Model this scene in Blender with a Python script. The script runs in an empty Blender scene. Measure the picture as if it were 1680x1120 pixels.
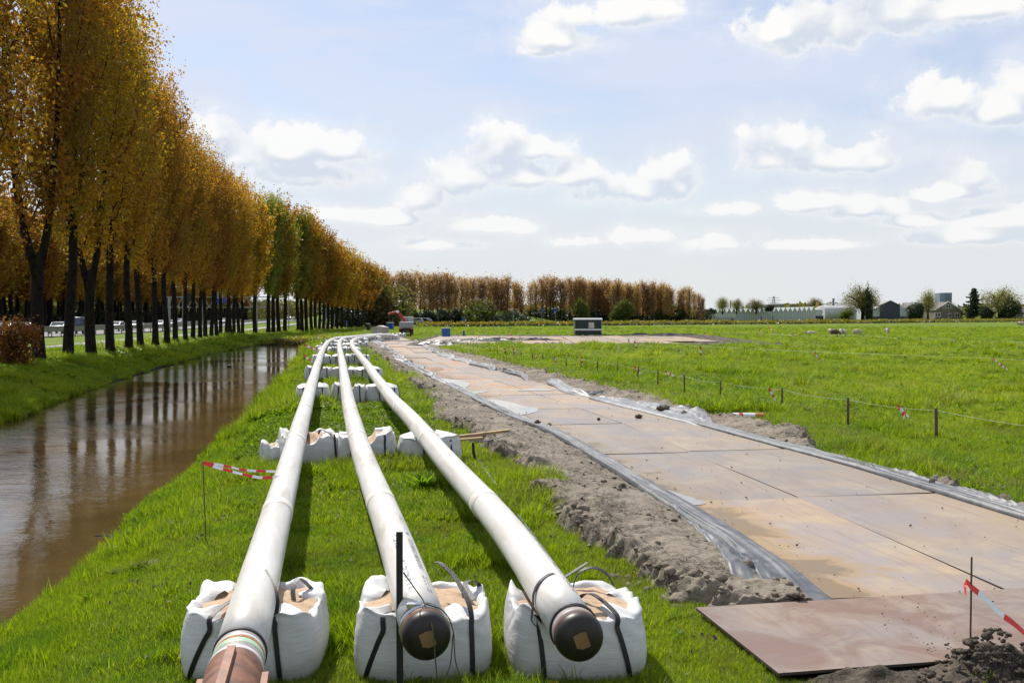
import bpy, bmesh, math, random
import numpy as np
from mathutils import Vector, Matrix, Euler
R = math.radians
C = bpy.context.scene.collection
scene = bpy.context.scene
rng = np.random.default_rng(7)
random.seed(7)

# ------------------------------------------------------------------ camera
CAM_H, FPX, PITCH = 2.8, 1633.0, math.atan(46/1633.0)
cd = bpy.data.cameras.new('camera'); cam = bpy.data.objects.new('camera', cd); C.objects.link(cam)
cd.sensor_width = 36; cd.lens = 35.0; cd.clip_start = 0.1; cd.clip_end = 12000
cam.location = (0, 0, CAM_H); cam.rotation_euler = (math.pi/2 - PITCH, 0, 0)
scene.camera = cam

def ray(px, py):
    cx, cy = (px-840)/FPX, (560-py)/FPX
    c, s = math.cos(PITCH), math.sin(PITCH)
    return Vector((cx, c + cy*s, -s + cy*c))
def G(px, py, z=0.0):
    "the point of height z that the photograph shows at (px, py)"
    d = ray(px, py); k = (z-CAM_H)/d.z
    return Vector((d.x*k, d.y*k, z))
def A(px, py, Y):
    d = ray(px, py); k = Y/d.y
    return Vector((d.x*k, Y, CAM_H + d.z*k))

# ------------------------------------------------------------------ light and sky
SUN_AZ, SUN_EL = -27.0, 48.0            # degrees: azimuth from +Y (negative = to the left), elevation
sv = Vector((math.sin(R(SUN_AZ))*math.cos(R(SUN_EL)), math.cos(R(SUN_AZ))*math.cos(R(SUN_EL)), math.sin(R(SUN_EL))))
sl = bpy.data.lights.new('sun', 'SUN'); sun = bpy.data.objects.new('sun', sl); C.objects.link(sun)
sl.energy = 4.8; sl.angle = R(0.55); sl.color = (1.0, 0.95, 0.87)
sun.rotation_euler = sv.to_track_quat('Z', 'Y').to_euler(); sun.location = (-20, 40, 60)
scene.view_settings.view_transform = 'Standard'; scene.view_settings.look = 'None'
scene.view_settings.exposure = 0.32; scene.view_settings.gamma = 1.0; scene.view_settings.use_curve_mapping = False

world = bpy.data.worlds.new('World'); scene.world = world; world.use_nodes = True
wn = world.node_tree; wn.nodes.clear()
def N(nt, typ, **kw):
    n = nt.nodes.new(typ)
    for k, v in kw.items():
        if k == 'inp':
            for i, x in v.items(): n.inputs[i].default_value = x
        else: setattr(n, k, v)
    return n
def mth(nt, op, a, b=None, c=None, clamp=False):
    n = nt.nodes.new('ShaderNodeMath'); n.operation = op; n.use_clamp = clamp
    for i, x in enumerate((a, b, c)):
        if x is None: continue
        if hasattr(x, 'is_output'): nt.links.new(x, n.inputs[i])
        else: n.inputs[i].default_value = x
    return n.outputs[0]
def mixc(nt, f, a, b, bt='MIX'):
    n = nt.nodes.new('ShaderNodeMix'); n.data_type = 'RGBA'; n.blend_type = bt
    for s, x in ((n.inputs[0], f), (n.inputs[6], a), (n.inputs[7], b)):
        if hasattr(x, 'is_output'): nt.links.new(x, s)
        elif isinstance(x, (int, float)): s.default_value = x
        else: s.default_value = (*x, 1)
    return n.outputs[2]
def smooth(nt, x, a, b, lo=0.0, hi=1.0):
    n = nt.nodes.new('ShaderNodeMapRange'); n.interpolation_type = 'SMOOTHSTEP'
    nt.links.new(x, n.inputs[0])
    n.inputs[1].default_value = a; n.inputs[2].default_value = b; n.inputs[3].default_value = lo; n.inputs[4].default_value = hi
    return n.outputs[0]

# cumulus: (px, py, rx, ry) of each puff, turned into directions on the sky
PUFFS = [(390,250,75,34),(470,238,70,34),(560,240,62,32),(500,285,110,22),(350,215,28,26),
 (815,240,48,42),(760,285,55,34),(880,240,50,26),(850,285,70,26),(940,285,62,22),
 (1085,278,50,32),(1040,305,80,30),(1120,300,34,30),
 (1300,222,62,32),(1265,255,40,28),(1345,255,80,30),(1420,240,40,26),(1440,258,34,24),
 (690,320,34,36),(640,355,60,14),
 (1350,30,100,46),(1480,12,110,40),(1600,5,90,26),(1285,45,40,26),
 (900,60,66,30),(1000,20,110,26),(880,80,36,14),
 (1545,155,62,34),(1650,170,60,32),(1680,130,42,30),
 (1605,285,34,32),(1570,312,66,16),
 (1330,330,52,18),(1420,340,60,20),(1500,360,50,12),(1195,340,52,14),
 (790,368,60,18),(860,370,26,16),(1060,385,46,16),(1180,398,58,18),(1650,355,70,20),(560,350,50,14),(1600,385,90,14),
 (930,395,40,12),(740,400,60,10),(1340,400,80,10)]
cg = bpy.data.node_groups.new('cumulus', 'ShaderNodeTree')
cg.interface.new_socket('p', in_out='INPUT', socket_type='NodeSocketVector')
cg.interface.new_socket('d', in_out='OUTPUT', socket_type='NodeSocketFloat')
gi = cg.nodes.new('NodeGroupInput'); go = cg.nodes.new('NodeGroupOutput')
acc = None
for (px, py, rx, ry) in PUFFS:
    d = ray(px, py).normalized()
    az, el = math.atan2(d.x, d.y), math.asin(d.z)
    rx, ry = rx*1.12/FPX, ry*1.2/FPX
    m = cg.nodes.new('ShaderNodeVectorMath'); m.operation = 'MULTIPLY_ADD'
    cg.links.new(gi.outputs[0], m.inputs[0]); m.inputs[1].default_value = (1/rx, 1/ry, 0); m.inputs[2].default_value = (-az/rx, -(el-ry*0.25)/ry, 0)
    q = cg.nodes.new('ShaderNodeVectorMath'); q.operation = 'MULTIPLY'; cg.links.new(m.outputs[0], q.inputs[0]); q.inputs[1].default_value = (-1, -1.8, 0)
    x_ = cg.nodes.new('ShaderNodeVectorMath'); x_.operation = 'MAXIMUM'; cg.links.new(m.outputs[0], x_.inputs[0]); cg.links.new(q.outputs[0], x_.inputs[1])
    l = cg.nodes.new('ShaderNodeVectorMath'); l.operation = 'LENGTH'; cg.links.new(x_.outputs[0], l.inputs[0])
    acc = l.outputs['Value'] if acc is None else mth(cg, 'SMOOTH_MIN', acc, l.outputs['Value'], 0.25)
cg.links.new(acc, go.inputs[0])

tc = N(wn, 'ShaderNodeTexCoord'); sx = N(wn, 'ShaderNodeSeparateXYZ'); wn.links.new(tc.outputs['Generated'], sx.inputs[0])
azn = mth(wn, 'ARCTAN2', sx.outputs[0], sx.outputs[1]); eln = mth(wn, 'ARCSINE', sx.outputs[2])
pc = N(wn, 'ShaderNodeCombineXYZ'); wn.links.new(azn, pc.inputs[0]); wn.links.new(eln, pc.inputs[1])
def noise(nt, vec, scale, detail=4, rough=0.55, dist=0.0, out=0, dims='3D'):
    n = nt.nodes.new('ShaderNodeTexNoise'); n.noise_dimensions = dims
    if vec is not None: nt.links.new(vec, n.inputs['Vector'])
    n.inputs['Scale'].default_value = scale; n.inputs['Detail'].default_value = detail
    n.inputs['Roughness'].default_value = rough; n.inputs['Distortion'].default_value = dist
    return n.outputs[out]
nz = noise(wn, pc.outputs[0], 21, 9, 0.62, 0.15)
nb = noise(wn, pc.outputs[0], 9, 3, 0.5)
def cloud(off):
    a = N(wn, 'ShaderNodeVectorMath', operation='ADD'); wn.links.new(pc.outputs[0], a.inputs[0]); a.inputs[1].default_value = (off[0], off[1], 0)
    g = wn.nodes.new('ShaderNodeGroup'); g.node_tree = cg; wn.links.new(a.outputs[0], g.inputs[0]); return g.outputs[0]
SH = (-0.007, 0.017)                                   # towards the sun
sh = N(wn, 'ShaderNodeVectorMath', operation='ADD'); wn.links.new(pc.outputs[0], sh.inputs[0]); sh.inputs[1].default_value = (*SH, 0)
nz2 = noise(wn, sh.outputs[0], 21, 9, 0.62, 0.15)
d0 = cloud((0, 0)); d1 = cloud(SH)
f0 = mth(wn, 'SUBTRACT', mth(wn, 'MULTIPLY_ADD', nz, 3.0, -0.5), d0)          # 1 - d + 3 (noise - 0.5)
f0 = mth(wn, 'ADD', f0, mth(wn, 'MULTIPLY_ADD', nb, 1.0, -0.5))
f1 = mth(wn, 'SUBTRACT', mth(wn, 'MULTIPLY_ADD', nz2, 3.0, -0.5), d1)
f1 = mth(wn, 'ADD', f1, mth(wn, 'MULTIPLY_ADD', nb, 1.0, -0.5))
sa = noise(wn, pc.outputs[0], 21, 2.5, 0.45, 0.15); sb_ = noise(wn, sh.outputs[0], 21, 2.5, 0.45, 0.15)
rel = mth(wn, 'ADD', mth(wn, 'SUBTRACT', d1, d0), mth(wn, 'MULTIPLY', mth(wn, 'SUBTRACT', sa, sb_), 2.6))
lit = smooth(wn, rel, -0.12, 0.72)
top_ = mth(wn, 'SUBTRACT', d1, d0)
cov = mth(wn, 'MAXIMUM', smooth(wn, f0, -0.22, 0.26), mth(wn, 'MULTIPLY', smooth(wn, f0, -0.9, 0.2), 0.28))
shd = mth(wn, 'MULTIPLY', smooth(wn, f0, -0.15, 0.45), mth(wn, 'SUBTRACT', 1.0, lit))
# loose clouds over the rest of the sky, thin veil, pale air near the horizon
far = noise(wn, tc.outputs['Generated'], 3.2, 7, 0.6, 0.4)
sy = mth(wn, 'MULTIPLY', smooth(wn, sx.outputs[1], 0.75, 0.3), smooth(wn, sx.outputs[2], 0.02, 0.2))
far_cov = mth(wn, 'MULTIPLY', smooth(wn, far, 0.52, 0.64), sy)
st = N(wn, 'ShaderNodeMapping'); wn.links.new(pc.outputs[0], st.inputs[0]); st.inputs['Scale'].default_value = (2.2, 7, 1); st.inputs['Rotation'].default_value = (0, 0, R(-12))
veil = smooth(wn, noise(wn, st.outputs[0], 2.0, 6, 0.55, 0.6), 0.30, 0.68, 0.40, 0.92)
hz = smooth(wn, sx.outputs[2], 0.26, 0.0, 0.0, 1.0)
sky = N(wn, 'ShaderNodeTexSky', sky_type='NISHITA', sun_disc=False, sun_elevation=R(SUN_EL), sun_rotation=R(SUN_AZ), altitude=0, air_density=1.0, dust_density=0.6, ozone_density=2.0)
VEIL, HAZE, WHITE, GREY = (5.8, 6.2, 7.4), (6.2, 6.4, 6.5), (8.1, 8.0, 7.8), (4.9, 5.5, 6.4)
c1 = mixc(wn, veil, sky.outputs[0], VEIL)
c1 = mixc(wn, mth(wn, 'MULTIPLY', hz, 0.85), c1, HAZE)
cc = mixc(wn, mth(wn, 'MULTIPLY', shd, 0.85), WHITE, GREY)
fade = mth(wn, 'SUBTRACT', 1.0, mth(wn, 'MULTIPLY', hz, 0.35))
c2 = mixc(wn, mth(wn, 'MULTIPLY', cov, mth(wn, 'MULTIPLY', fade, 0.95)), c1, cc)
c2 = mixc(wn, mth(wn, 'MULTIPLY', far_cov, 0.85), c2, (6.6, 6.9, 7.4))
bg = N(wn, 'ShaderNodeBackground'); bg.inputs[1].default_value = 0.10; wn.links.new(c2, bg.inputs[0])
wo = N(wn, 'ShaderNodeOutputWorld'); wn.links.new(bg.outputs[0], wo.inputs[0])
world.cycles.sampling_method = 'MANUAL'; world.cycles.sample_map_resolution = 512

# ------------------------------------------------------------------ helpers
def link(o, parent=None):
    C.objects.link(o)
    if parent is not None: o.parent = parent
    return o
def tag(o, label=None, cat=None, group=None, kind=None):
    if label: o['label'] = label
    if cat: o['category'] = cat
    if group: o['group'] = group
    if kind: o['kind'] = kind
    return o
def empty(name, loc=(0, 0, 0), rz=0.0, label=None, cat=None, group=None):
    o = bpy.data.objects.new(name, None); o.empty_display_size = 0.2; link(o)
    o.location = loc; o.rotation_euler = (0, 0, rz)
    return tag(o, label, cat, group)
def children_of(o, table):
    return table.get(o.name, [])
def copy_tree(o, parent=None):
    c = o.copy(); C.objects.link(c); c.parent = parent
    for ch in list(o.children): copy_tree(ch, c)
    return c
def mesh_np(name, V, F, mats, parent=None, smooth_=False, mi=None, loc=None, kind=None):
    me = bpy.data.meshes.new(name)
    V = np.asarray(V, dtype=np.float32).reshape(-1, 3)
    if isinstance(F, np.ndarray):
        n, k = F.shape
        me.vertices.add(len(V)); me.vertices.foreach_set('co', V.ravel())
        me.loops.add(n*k); me.loops.foreach_set('vertex_index', F.astype(np.int32).ravel())
        me.polygons.add(n); me.polygons.foreach_set('loop_start', np.arange(0, n*k, k, dtype=np.int32))
        try: me.polygons.foreach_set('loop_total', np.full(n, k, dtype=np.int32))
        except Exception: pass
        me.update(calc_edges=True)
    else:
        me.from_pydata([tuple(map(float, v)) for v in V], [], F); me.update()
    for m in (mats if isinstance(mats, (list, tuple)) else [mats]): me.materials.append(m)
    if mi is not None: me.polygons.foreach_set('material_index', np.asarray(mi, dtype=np.int32))
    if smooth_: me.polygons.foreach_set('use_smooth', np.ones(len(me.polygons), dtype=bool))
    o = bpy.data.objects.new(name, me); link(o, parent)
    if loc is not None: o.location = loc
    if kind: o['kind'] = kind
    return o
def grid_faces(nu, nv):
    i = np.arange(nu-1)[:, None]; j = np.arange(nv-1)[None, :]
    a = i*nv + j
    return np.stack([a, a+nv, a+nv+1, a+1], -1).reshape(-1, 4)

class MB:
    def __init__(s): s.V = []; s.F = []; s.M = []
    def add(s, V, F, m=0):
        b = len(s.V); s.V += [tuple(v) for v in V]; s.F += [tuple(i+b for i in f) for f in F]; s.M += [m]*len(F)
    def box(s, c, d, rz=0.0, m=0, top=1.0):
        hx, hy, hz_ = d[0]/2, d[1]/2, d[2]/2; ca, sa = math.cos(rz), math.sin(rz); V = []
        for z in (-hz_, hz_):
            k = top if z > 0 else 1
            for x, y in ((-hx, -hy), (hx, -hy), (hx, hy), (-hx, hy)):
                x *= k; y *= k
                V.append((c[0]+x*ca-y*sa, c[1]+x*sa+y*ca, c[2]+z))
        s.add(V, [(0, 3, 2, 1), (4, 5, 6, 7), (0, 1, 5, 4), (1, 2, 6, 5), (2, 3, 7, 6), (3, 0, 4, 7)], m); return s
    def tube(s, pts, r, n=8, m=0, caps=True):
        pts = [Vector(p) for p in pts]; rr = r if isinstance(r, (list, tuple, np.ndarray)) else [r]*len(pts)
        V = []; up = None
        for i, p in enumerate(pts):
            t = (pts[min(i+1, len(pts)-1)] - pts[max(i-1, 0)]).normalized()
            if up is None: up = Vector((0, 0, 1)) if abs(t.z) < 0.9 else Vector((1, 0, 0))
            a = t.cross(up).normalized(); b = a.cross(t).normalized(); up = b
            for k in range(n):
                q = 2*math.pi*k/n; V.append(p + (a*math.cos(q) + b*math.sin(q))*rr[i])
        F = [(i*n+k, i*n+(k+1) % n, (i+1)*n+(k+1) % n, (i+1)*n+k) for i in range(len(pts)-1) for k in range(n)]
        if caps: F += [tuple(range(n-1, -1, -1)), tuple((len(pts)-1)*n+k for k in range(n))]
        s.add(V, F, m); return s
    def ribbon(s, pts, wv, w, th=0.004, m=0):
        "strap with thickness; wv = width direction (one or one per point)"
        pts = [Vector(p) for p in pts]; V = []
        for i, p in enumerate(pts):
            t = (pts[min(i+1, len(pts)-1)] - pts[max(i-1, 0)]).normalized()
            a = Vector(wv[i] if isinstance(wv, list) else wv); a = (a - t*a.dot(t)).normalized(); b = t.cross(a).normalized()
            ww = w[i] if isinstance(w, list) else w
            for x, y in ((-1, -1), (1, -1), (1, 1), (-1, 1)): V.append(p + a*x*ww/2 + b*y*th/2)
        n = len(pts)
        F = [(i*4+k, i*4+(k+1) % 4, (i+1)*4+(k+1) % 4, (i+1)*4+k) for i in range(n-1) for k in range(4)]
        F += [(3, 2, 1, 0), tuple((n-1)*4+k for k in range(4))]
        s.add(V, F, m); return s
    def extrude(s, prof, x0, x1, m=0):
        "profile [(y,z)] swept along x"
        n = len(prof)
        V = [(x0, y, z) for y, z in prof] + [(x1, y, z) for y, z in prof]
        F = [tuple(range(n-1, -1, -1)), tuple(range(n, 2*n))] + [(i, (i+1) % n, n+(i+1) % n, n+i) for i in range(n)]
        s.add(V, F, m); return s
    def build(s, name, mats, parent=None, smooth_=False, kind=None, bevel=0, loc=None):
        o = mesh_np(name, np.array([tuple(v) for v in s.V]), s.F, mats, parent, smooth_, s.M, loc, kind)
        bm = bmesh.new(); bm.from_mesh(o.data); bmesh.ops.recalc_face_normals(bm, faces=bm.faces)
        if bevel: bmesh.ops.bevel(bm, geom=list(bm.edges), offset=bevel, segments=2, profile=0.5, affect='EDGES', clamp_overlap=True)
        bm.to_mesh(o.data); bm.free()
        return o

# numpy value noise
_P = np.random.default_rng(3).random((256, 256))
def vn(x, y):
    x = np.asarray(x, float); y = np.asarray(y, float)
    xi = np.floor(x).astype(int); yi = np.floor(y).astype(int); fx = x-xi; fy = y-yi
    fx = fx*fx*fx*(fx*(fx*6-15)+10); fy = fy*fy*fy*(fy*(fy*6-15)+10)
    a = _P[xi & 255, yi & 255]; b = _P[(xi+1) & 255, yi & 255]; c = _P[xi & 255, (yi+1) & 255]; d = _P[(xi+1) & 255, (yi+1) & 255]
    return a*(1-fx)*(1-fy)+b*fx*(1-fy)+c*(1-fx)*fy+d*fx*fy
def fbm(x, y, o=4, g=0.5):
    s = 0; a = 1; t = 0
    for k in range(o):
        s = s + a*vn(x*2**k+17.3*k, y*2**k+9.1*k); t += a; a *= g
    return s/t
def sstep(a, b, x):
    t = np.clip((np.asarray(x, float)-a)/(b-a), 0, 1); return t*t*(3-2*t)

# ------------------------------------------------------------------ materials
def mat(name):
    m = bpy.data.materials.new(name); m.use_nodes = True; nt = m.node_tree
    return m, nt, nt.nodes['Principled BSDF'], nt.nodes['Material Output']
def pos(nt):
    return nt.nodes.new('ShaderNodeNewGeometry').outputs['Position']
def objco(nt):
    return nt.nodes.new('ShaderNodeTexCoord').outputs['Object']
def bump(nt, b, h, strength=0.3, dist=0.02):
    n = nt.nodes.new('ShaderNodeBump'); n.inputs['Strength'].default_value = strength; n.inputs['Distance'].default_value = dist
    nt.links.new(h, n.inputs['Height']); nt.links.new(n.outputs[0], b.inputs['Normal']); return n
def ramp(nt, f, stops):
    n = nt.nodes.new('ShaderNodeValToRGB'); e = n.color_ramp.elements
    while len(e) < len(stops): e.new(0.5)
    for i, (p, c) in enumerate(stops): e[i].position = p; e[i].color = (*c, 1)
    nt.links.new(f, n.inputs[0]); return n.outputs[0]
def simple(name, col, rough=0.6, metal=0.0, var=0.15, scale=6.0, bmp=0.0, spec=0.5, world_=False):
    m, nt, b, o = mat(name)
    v = pos(nt) if world_ else objco(nt)
    n = noise(nt, v, scale, 5, 0.6)
    dk = tuple(c*(1-var*1.6) for c in col); lt = tuple(min(1, c*(1+var)) for c in col)
    nt.links.new(ramp(nt, n, [(0.3, dk), (0.5, col), (0.72, lt)]), b.inputs['Base Color'])
    b.inputs['Roughness'].default_value = rough; b.inputs['Metallic'].default_value = metal
    b.inputs['Specular IOR Level'].default_value = spec
    if bmp: bump(nt, b, n, bmp, 0.02)
    return m
def leaf_mat(name, cols, trans=0.5, patch=0.35, gloss=0.35, patchcol=None, tcol=(1.25, 1.15, 0.6)):
    "leaves: colour differs leaf by leaf and tree by tree; light comes through them"
    m, nt, b, o = mat(name)
    g = nt.nodes.new('ShaderNodeNewGeometry'); oi = nt.nodes.new('ShaderNodeObjectInfo')
    r1 = g.outputs['Random Per Island']
    c = ramp(nt, r1, [(i/(len(cols)-1), x) for i, x in enumerate(cols)])
    if patchcol:
        k = smooth(nt, noise(nt, g.outputs['Position'], patch, 3, 0.5), 0.48, 0.62)
        c = mixc(nt, mth(nt, 'MULTIPLY', k, 0.75), c, patchcol)
    hs = nt.nodes.new('ShaderNodeHueSaturation'); nt.links.new(c, hs.inputs['Color'])
    nt.links.new(mth(nt, 'MULTIPLY_ADD', oi.outputs['Random'], 0.03, 0.485), hs.inputs['Hue'])
    nt.links.new(mth(nt, 'MULTIPLY_ADD', oi.outputs['Random'], 0.5, 0.72), hs.inputs['Value'])
    nt.links.new(hs.outputs[0], b.inputs['Base Color'])
    b.inputs['Roughness'].default_value = 0.5; b.inputs['Specular IOR Level'].default_value = gloss
    tr = nt.nodes.new('ShaderNodeBsdfTranslucent')
    nt.links.new(mixc(nt, 1.0, hs.outputs[0], tcol, 'MULTIPLY'), tr.inputs[0])
    mx = nt.nodes.new('ShaderNodeMixShader'); mx.inputs[0].default_value = trans
    nt.links.new(b.outputs[0], mx.inputs[1]); nt.links.new(tr.outputs[0], mx.inputs[2]); nt.links.new(mx.outputs[0], o.inputs[0])
    return m

M = {}
M['bark'] = simple('bark', (0.016, 0.013, 0.010), 0.95, var=0.45, scale=3, bmp=0.8, spec=0.1)
M['leaf_brown'] = leaf_mat('leaf_brown', [(0.20, 0.082, 0.015), (0.33, 0.145, 0.020), (0.48, 0.26, 0.030), (0.33, 0.19, 0.024), (0.26, 0.20, 0.028)], 0.63, 0.25, patchcol=(0.20, 0.155, 0.022))
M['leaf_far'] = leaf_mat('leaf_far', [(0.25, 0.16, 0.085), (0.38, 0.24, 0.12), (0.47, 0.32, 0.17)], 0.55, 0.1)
M['leaf_green'] = leaf_mat('leaf_green', [(0.13, 0.165, 0.025), (0.21, 0.25, 0.035), (0.30, 0.32, 0.05)], 0.55, 0.3, patchcol=(0.30, 0.20, 0.03))
M['leaf_willow'] = leaf_mat('leaf_willow', [(0.06, 0.09, 0.018), (0.10, 0.14, 0.025), (0.15, 0.18, 0.035)], 0.4, 0.15)
M['leaf_olive'] = leaf_mat('leaf_olive', [(0.08, 0.085, 0.03), (0.13, 0.13, 0.04), (0.19, 0.16, 0.05)], 0.45, 0.2)
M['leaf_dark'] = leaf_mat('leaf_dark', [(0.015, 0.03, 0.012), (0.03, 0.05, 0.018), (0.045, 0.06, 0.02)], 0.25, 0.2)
M['leaf_pale'] = leaf_mat('leaf_pale', [(0.16, 0.17, 0.07), (0.23, 0.23, 0.09), (0.28, 0.27, 0.12)], 0.45, 0.2)
M['leaf_rust'] = leaf_mat('leaf_rust', [(0.16, 0.04, 0.015), (0.26, 0.08, 0.02), (0.22, 0.12, 0.02), (0.08, 0.06, 0.02)], 0.5, 0.8)

def grass_mat(name, blades=True):
    m, nt, b, o = mat(name)
    P = pos(nt)
    big = noise(nt, P, 0.09, 4, 0.6); mid = noise(nt, P, 0.9, 4, 0.6); fine = noise(nt, P, 7.0, 3, 0.6)
    if blades:
        g = nt.nodes.new('ShaderNodeNewGeometry')
        c = ramp(nt, g.outputs['Random Per Island'], [(0.0, (0.10, 0.165, 0.004)), (0.45, (0.195, 0.285, 0.005)), (0.85, (0.30, 0.385, 0.008)), (0.97, (0.42, 0.38, 0.09))])
    else:
        c = ramp(nt, fine, [(0.3, (0.070, 0.11, 0.010)), (0.5, (0.110, 0.165, 0.012)), (0.7, (0.14, 0.20, 0.016))])
    c = mixc(nt, smooth(nt, mid, 0.47, 0.66, 0, 0.8), c, (0.10, 0.19, 0.010) if blades else (0.055, 0.10, 0.010))
    c = mixc(nt, smooth(nt, big, 0.45, 0.64, 0, 0.7), c, (0.30, 0.34, 0.02) if blades else (0.15, 0.185, 0.016))
    if not blades:
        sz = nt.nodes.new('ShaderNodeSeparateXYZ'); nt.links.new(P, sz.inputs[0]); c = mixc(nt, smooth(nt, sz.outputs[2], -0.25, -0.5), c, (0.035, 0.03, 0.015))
    nt.links.new(c, b.inputs['Base Color']); b.inputs['Roughness'].default_value = 0.55 if blades else 0.9
    b.inputs['Specular IOR Level'].default_value = 0.35 if blades else 0.1
    if blades: c = mixc(nt, smooth(nt, noise(nt, P, 0.55, 5, 0.65, 0.6), 0.52, 0.66, 0, 0.55), c, (0.17, 0.17, 0.03))      # olive and withered patches
    nt.links.new(c, b.inputs['Base Color'])
    if blades:
        tr = nt.nodes.new('ShaderNodeBsdfTranslucent'); nt.links.new(mixc(nt, 1.0, c, (1.25, 1.3, 0.7), 'MULTIPLY'), tr.inputs[0])
        mx = nt.nodes.new('ShaderNodeMixShader'); mx.inputs[0].default_value = 0.55
        nt.links.new(b.outputs[0], mx.inputs[1]); nt.links.new(tr.outputs[0], mx.inputs[2]); nt.links.new(mx.outputs[0], o.inputs[0])
    else: bump(nt, b, fine, 0.8, 0.08)
    return m
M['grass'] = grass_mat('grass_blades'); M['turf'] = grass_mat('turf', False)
M['flower'] = simple('flower_yellow', (0.62, 0.45, 0.01), 0.6, var=0.2)
M['purple'] = simple('flower_purple', (0.16, 0.05, 0.10), 0.7)

def mud_mat(name, a, b_, c_, crack=9.0):
    m, nt, b, o = mat(name); P = pos(nt)
    n1 = noise(nt, P, 1.3, 6, 0.65); n2 = noise(nt, P, 14, 6, 0.7, 0.5)
    vo = nt.nodes.new('ShaderNodeTexVoronoi'); vo.feature = 'DISTANCE_TO_EDGE'; vo.inputs['Scale'].default_value = crack
    wp = nt.nodes.new('ShaderNodeVectorMath'); wp.operation = 'MULTIPLY_ADD'; nt.links.new(noise(nt, P, 5, 4, 0.6, 0, 1), wp.inputs[0]); wp.inputs[1].default_value = (0.35,)*3; nt.links.new(P, wp.inputs[2])
    nt.links.new(wp.outputs[0], vo.inputs['Vector'])
    cr = smooth(nt, vo.outputs['Distance'], 0.0, 0.07)
    pt = smooth(nt, n1, 0.42, 0.58)
    crk = mth(nt, 'MAXIMUM', cr, pt)
    c = ramp(nt, mth(nt, 'MULTIPLY_ADD', n2, 0.6, mth(nt, 'MULTIPLY', n1, 0.4)), [(0.34, a), (0.5, b_), (0.66, c_)])
    c = mixc(nt, mth(nt, 'MULTIPLY_ADD', crk, -0.55, 0.55), c, tuple(x*0.35 for x in a))
    nt.links.new(c, b.inputs['Base Color']); b.inputs['Roughness'].default_value = 0.9; b.inputs['Specular IOR Level'].default_value = 0.2
    h = mth(nt, 'ADD', mth(nt, 'MULTIPLY', n2, 1.0), mth(nt, 'MULTIPLY', crk, 0.5))
    bump(nt, b, h, 0.95, 0.045)
    return m
M['mud'] = mud_mat('dried_mud', (0.115, 0.093, 0.070), (0.235, 0.20, 0.155), (0.32, 0.28, 0.22), 7.0)
M['mud_dark'] = mud_mat('dark_mud', (0.05, 0.040, 0.030), (0.11, 0.09, 0.068), (0.17, 0.14, 0.11))

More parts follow.
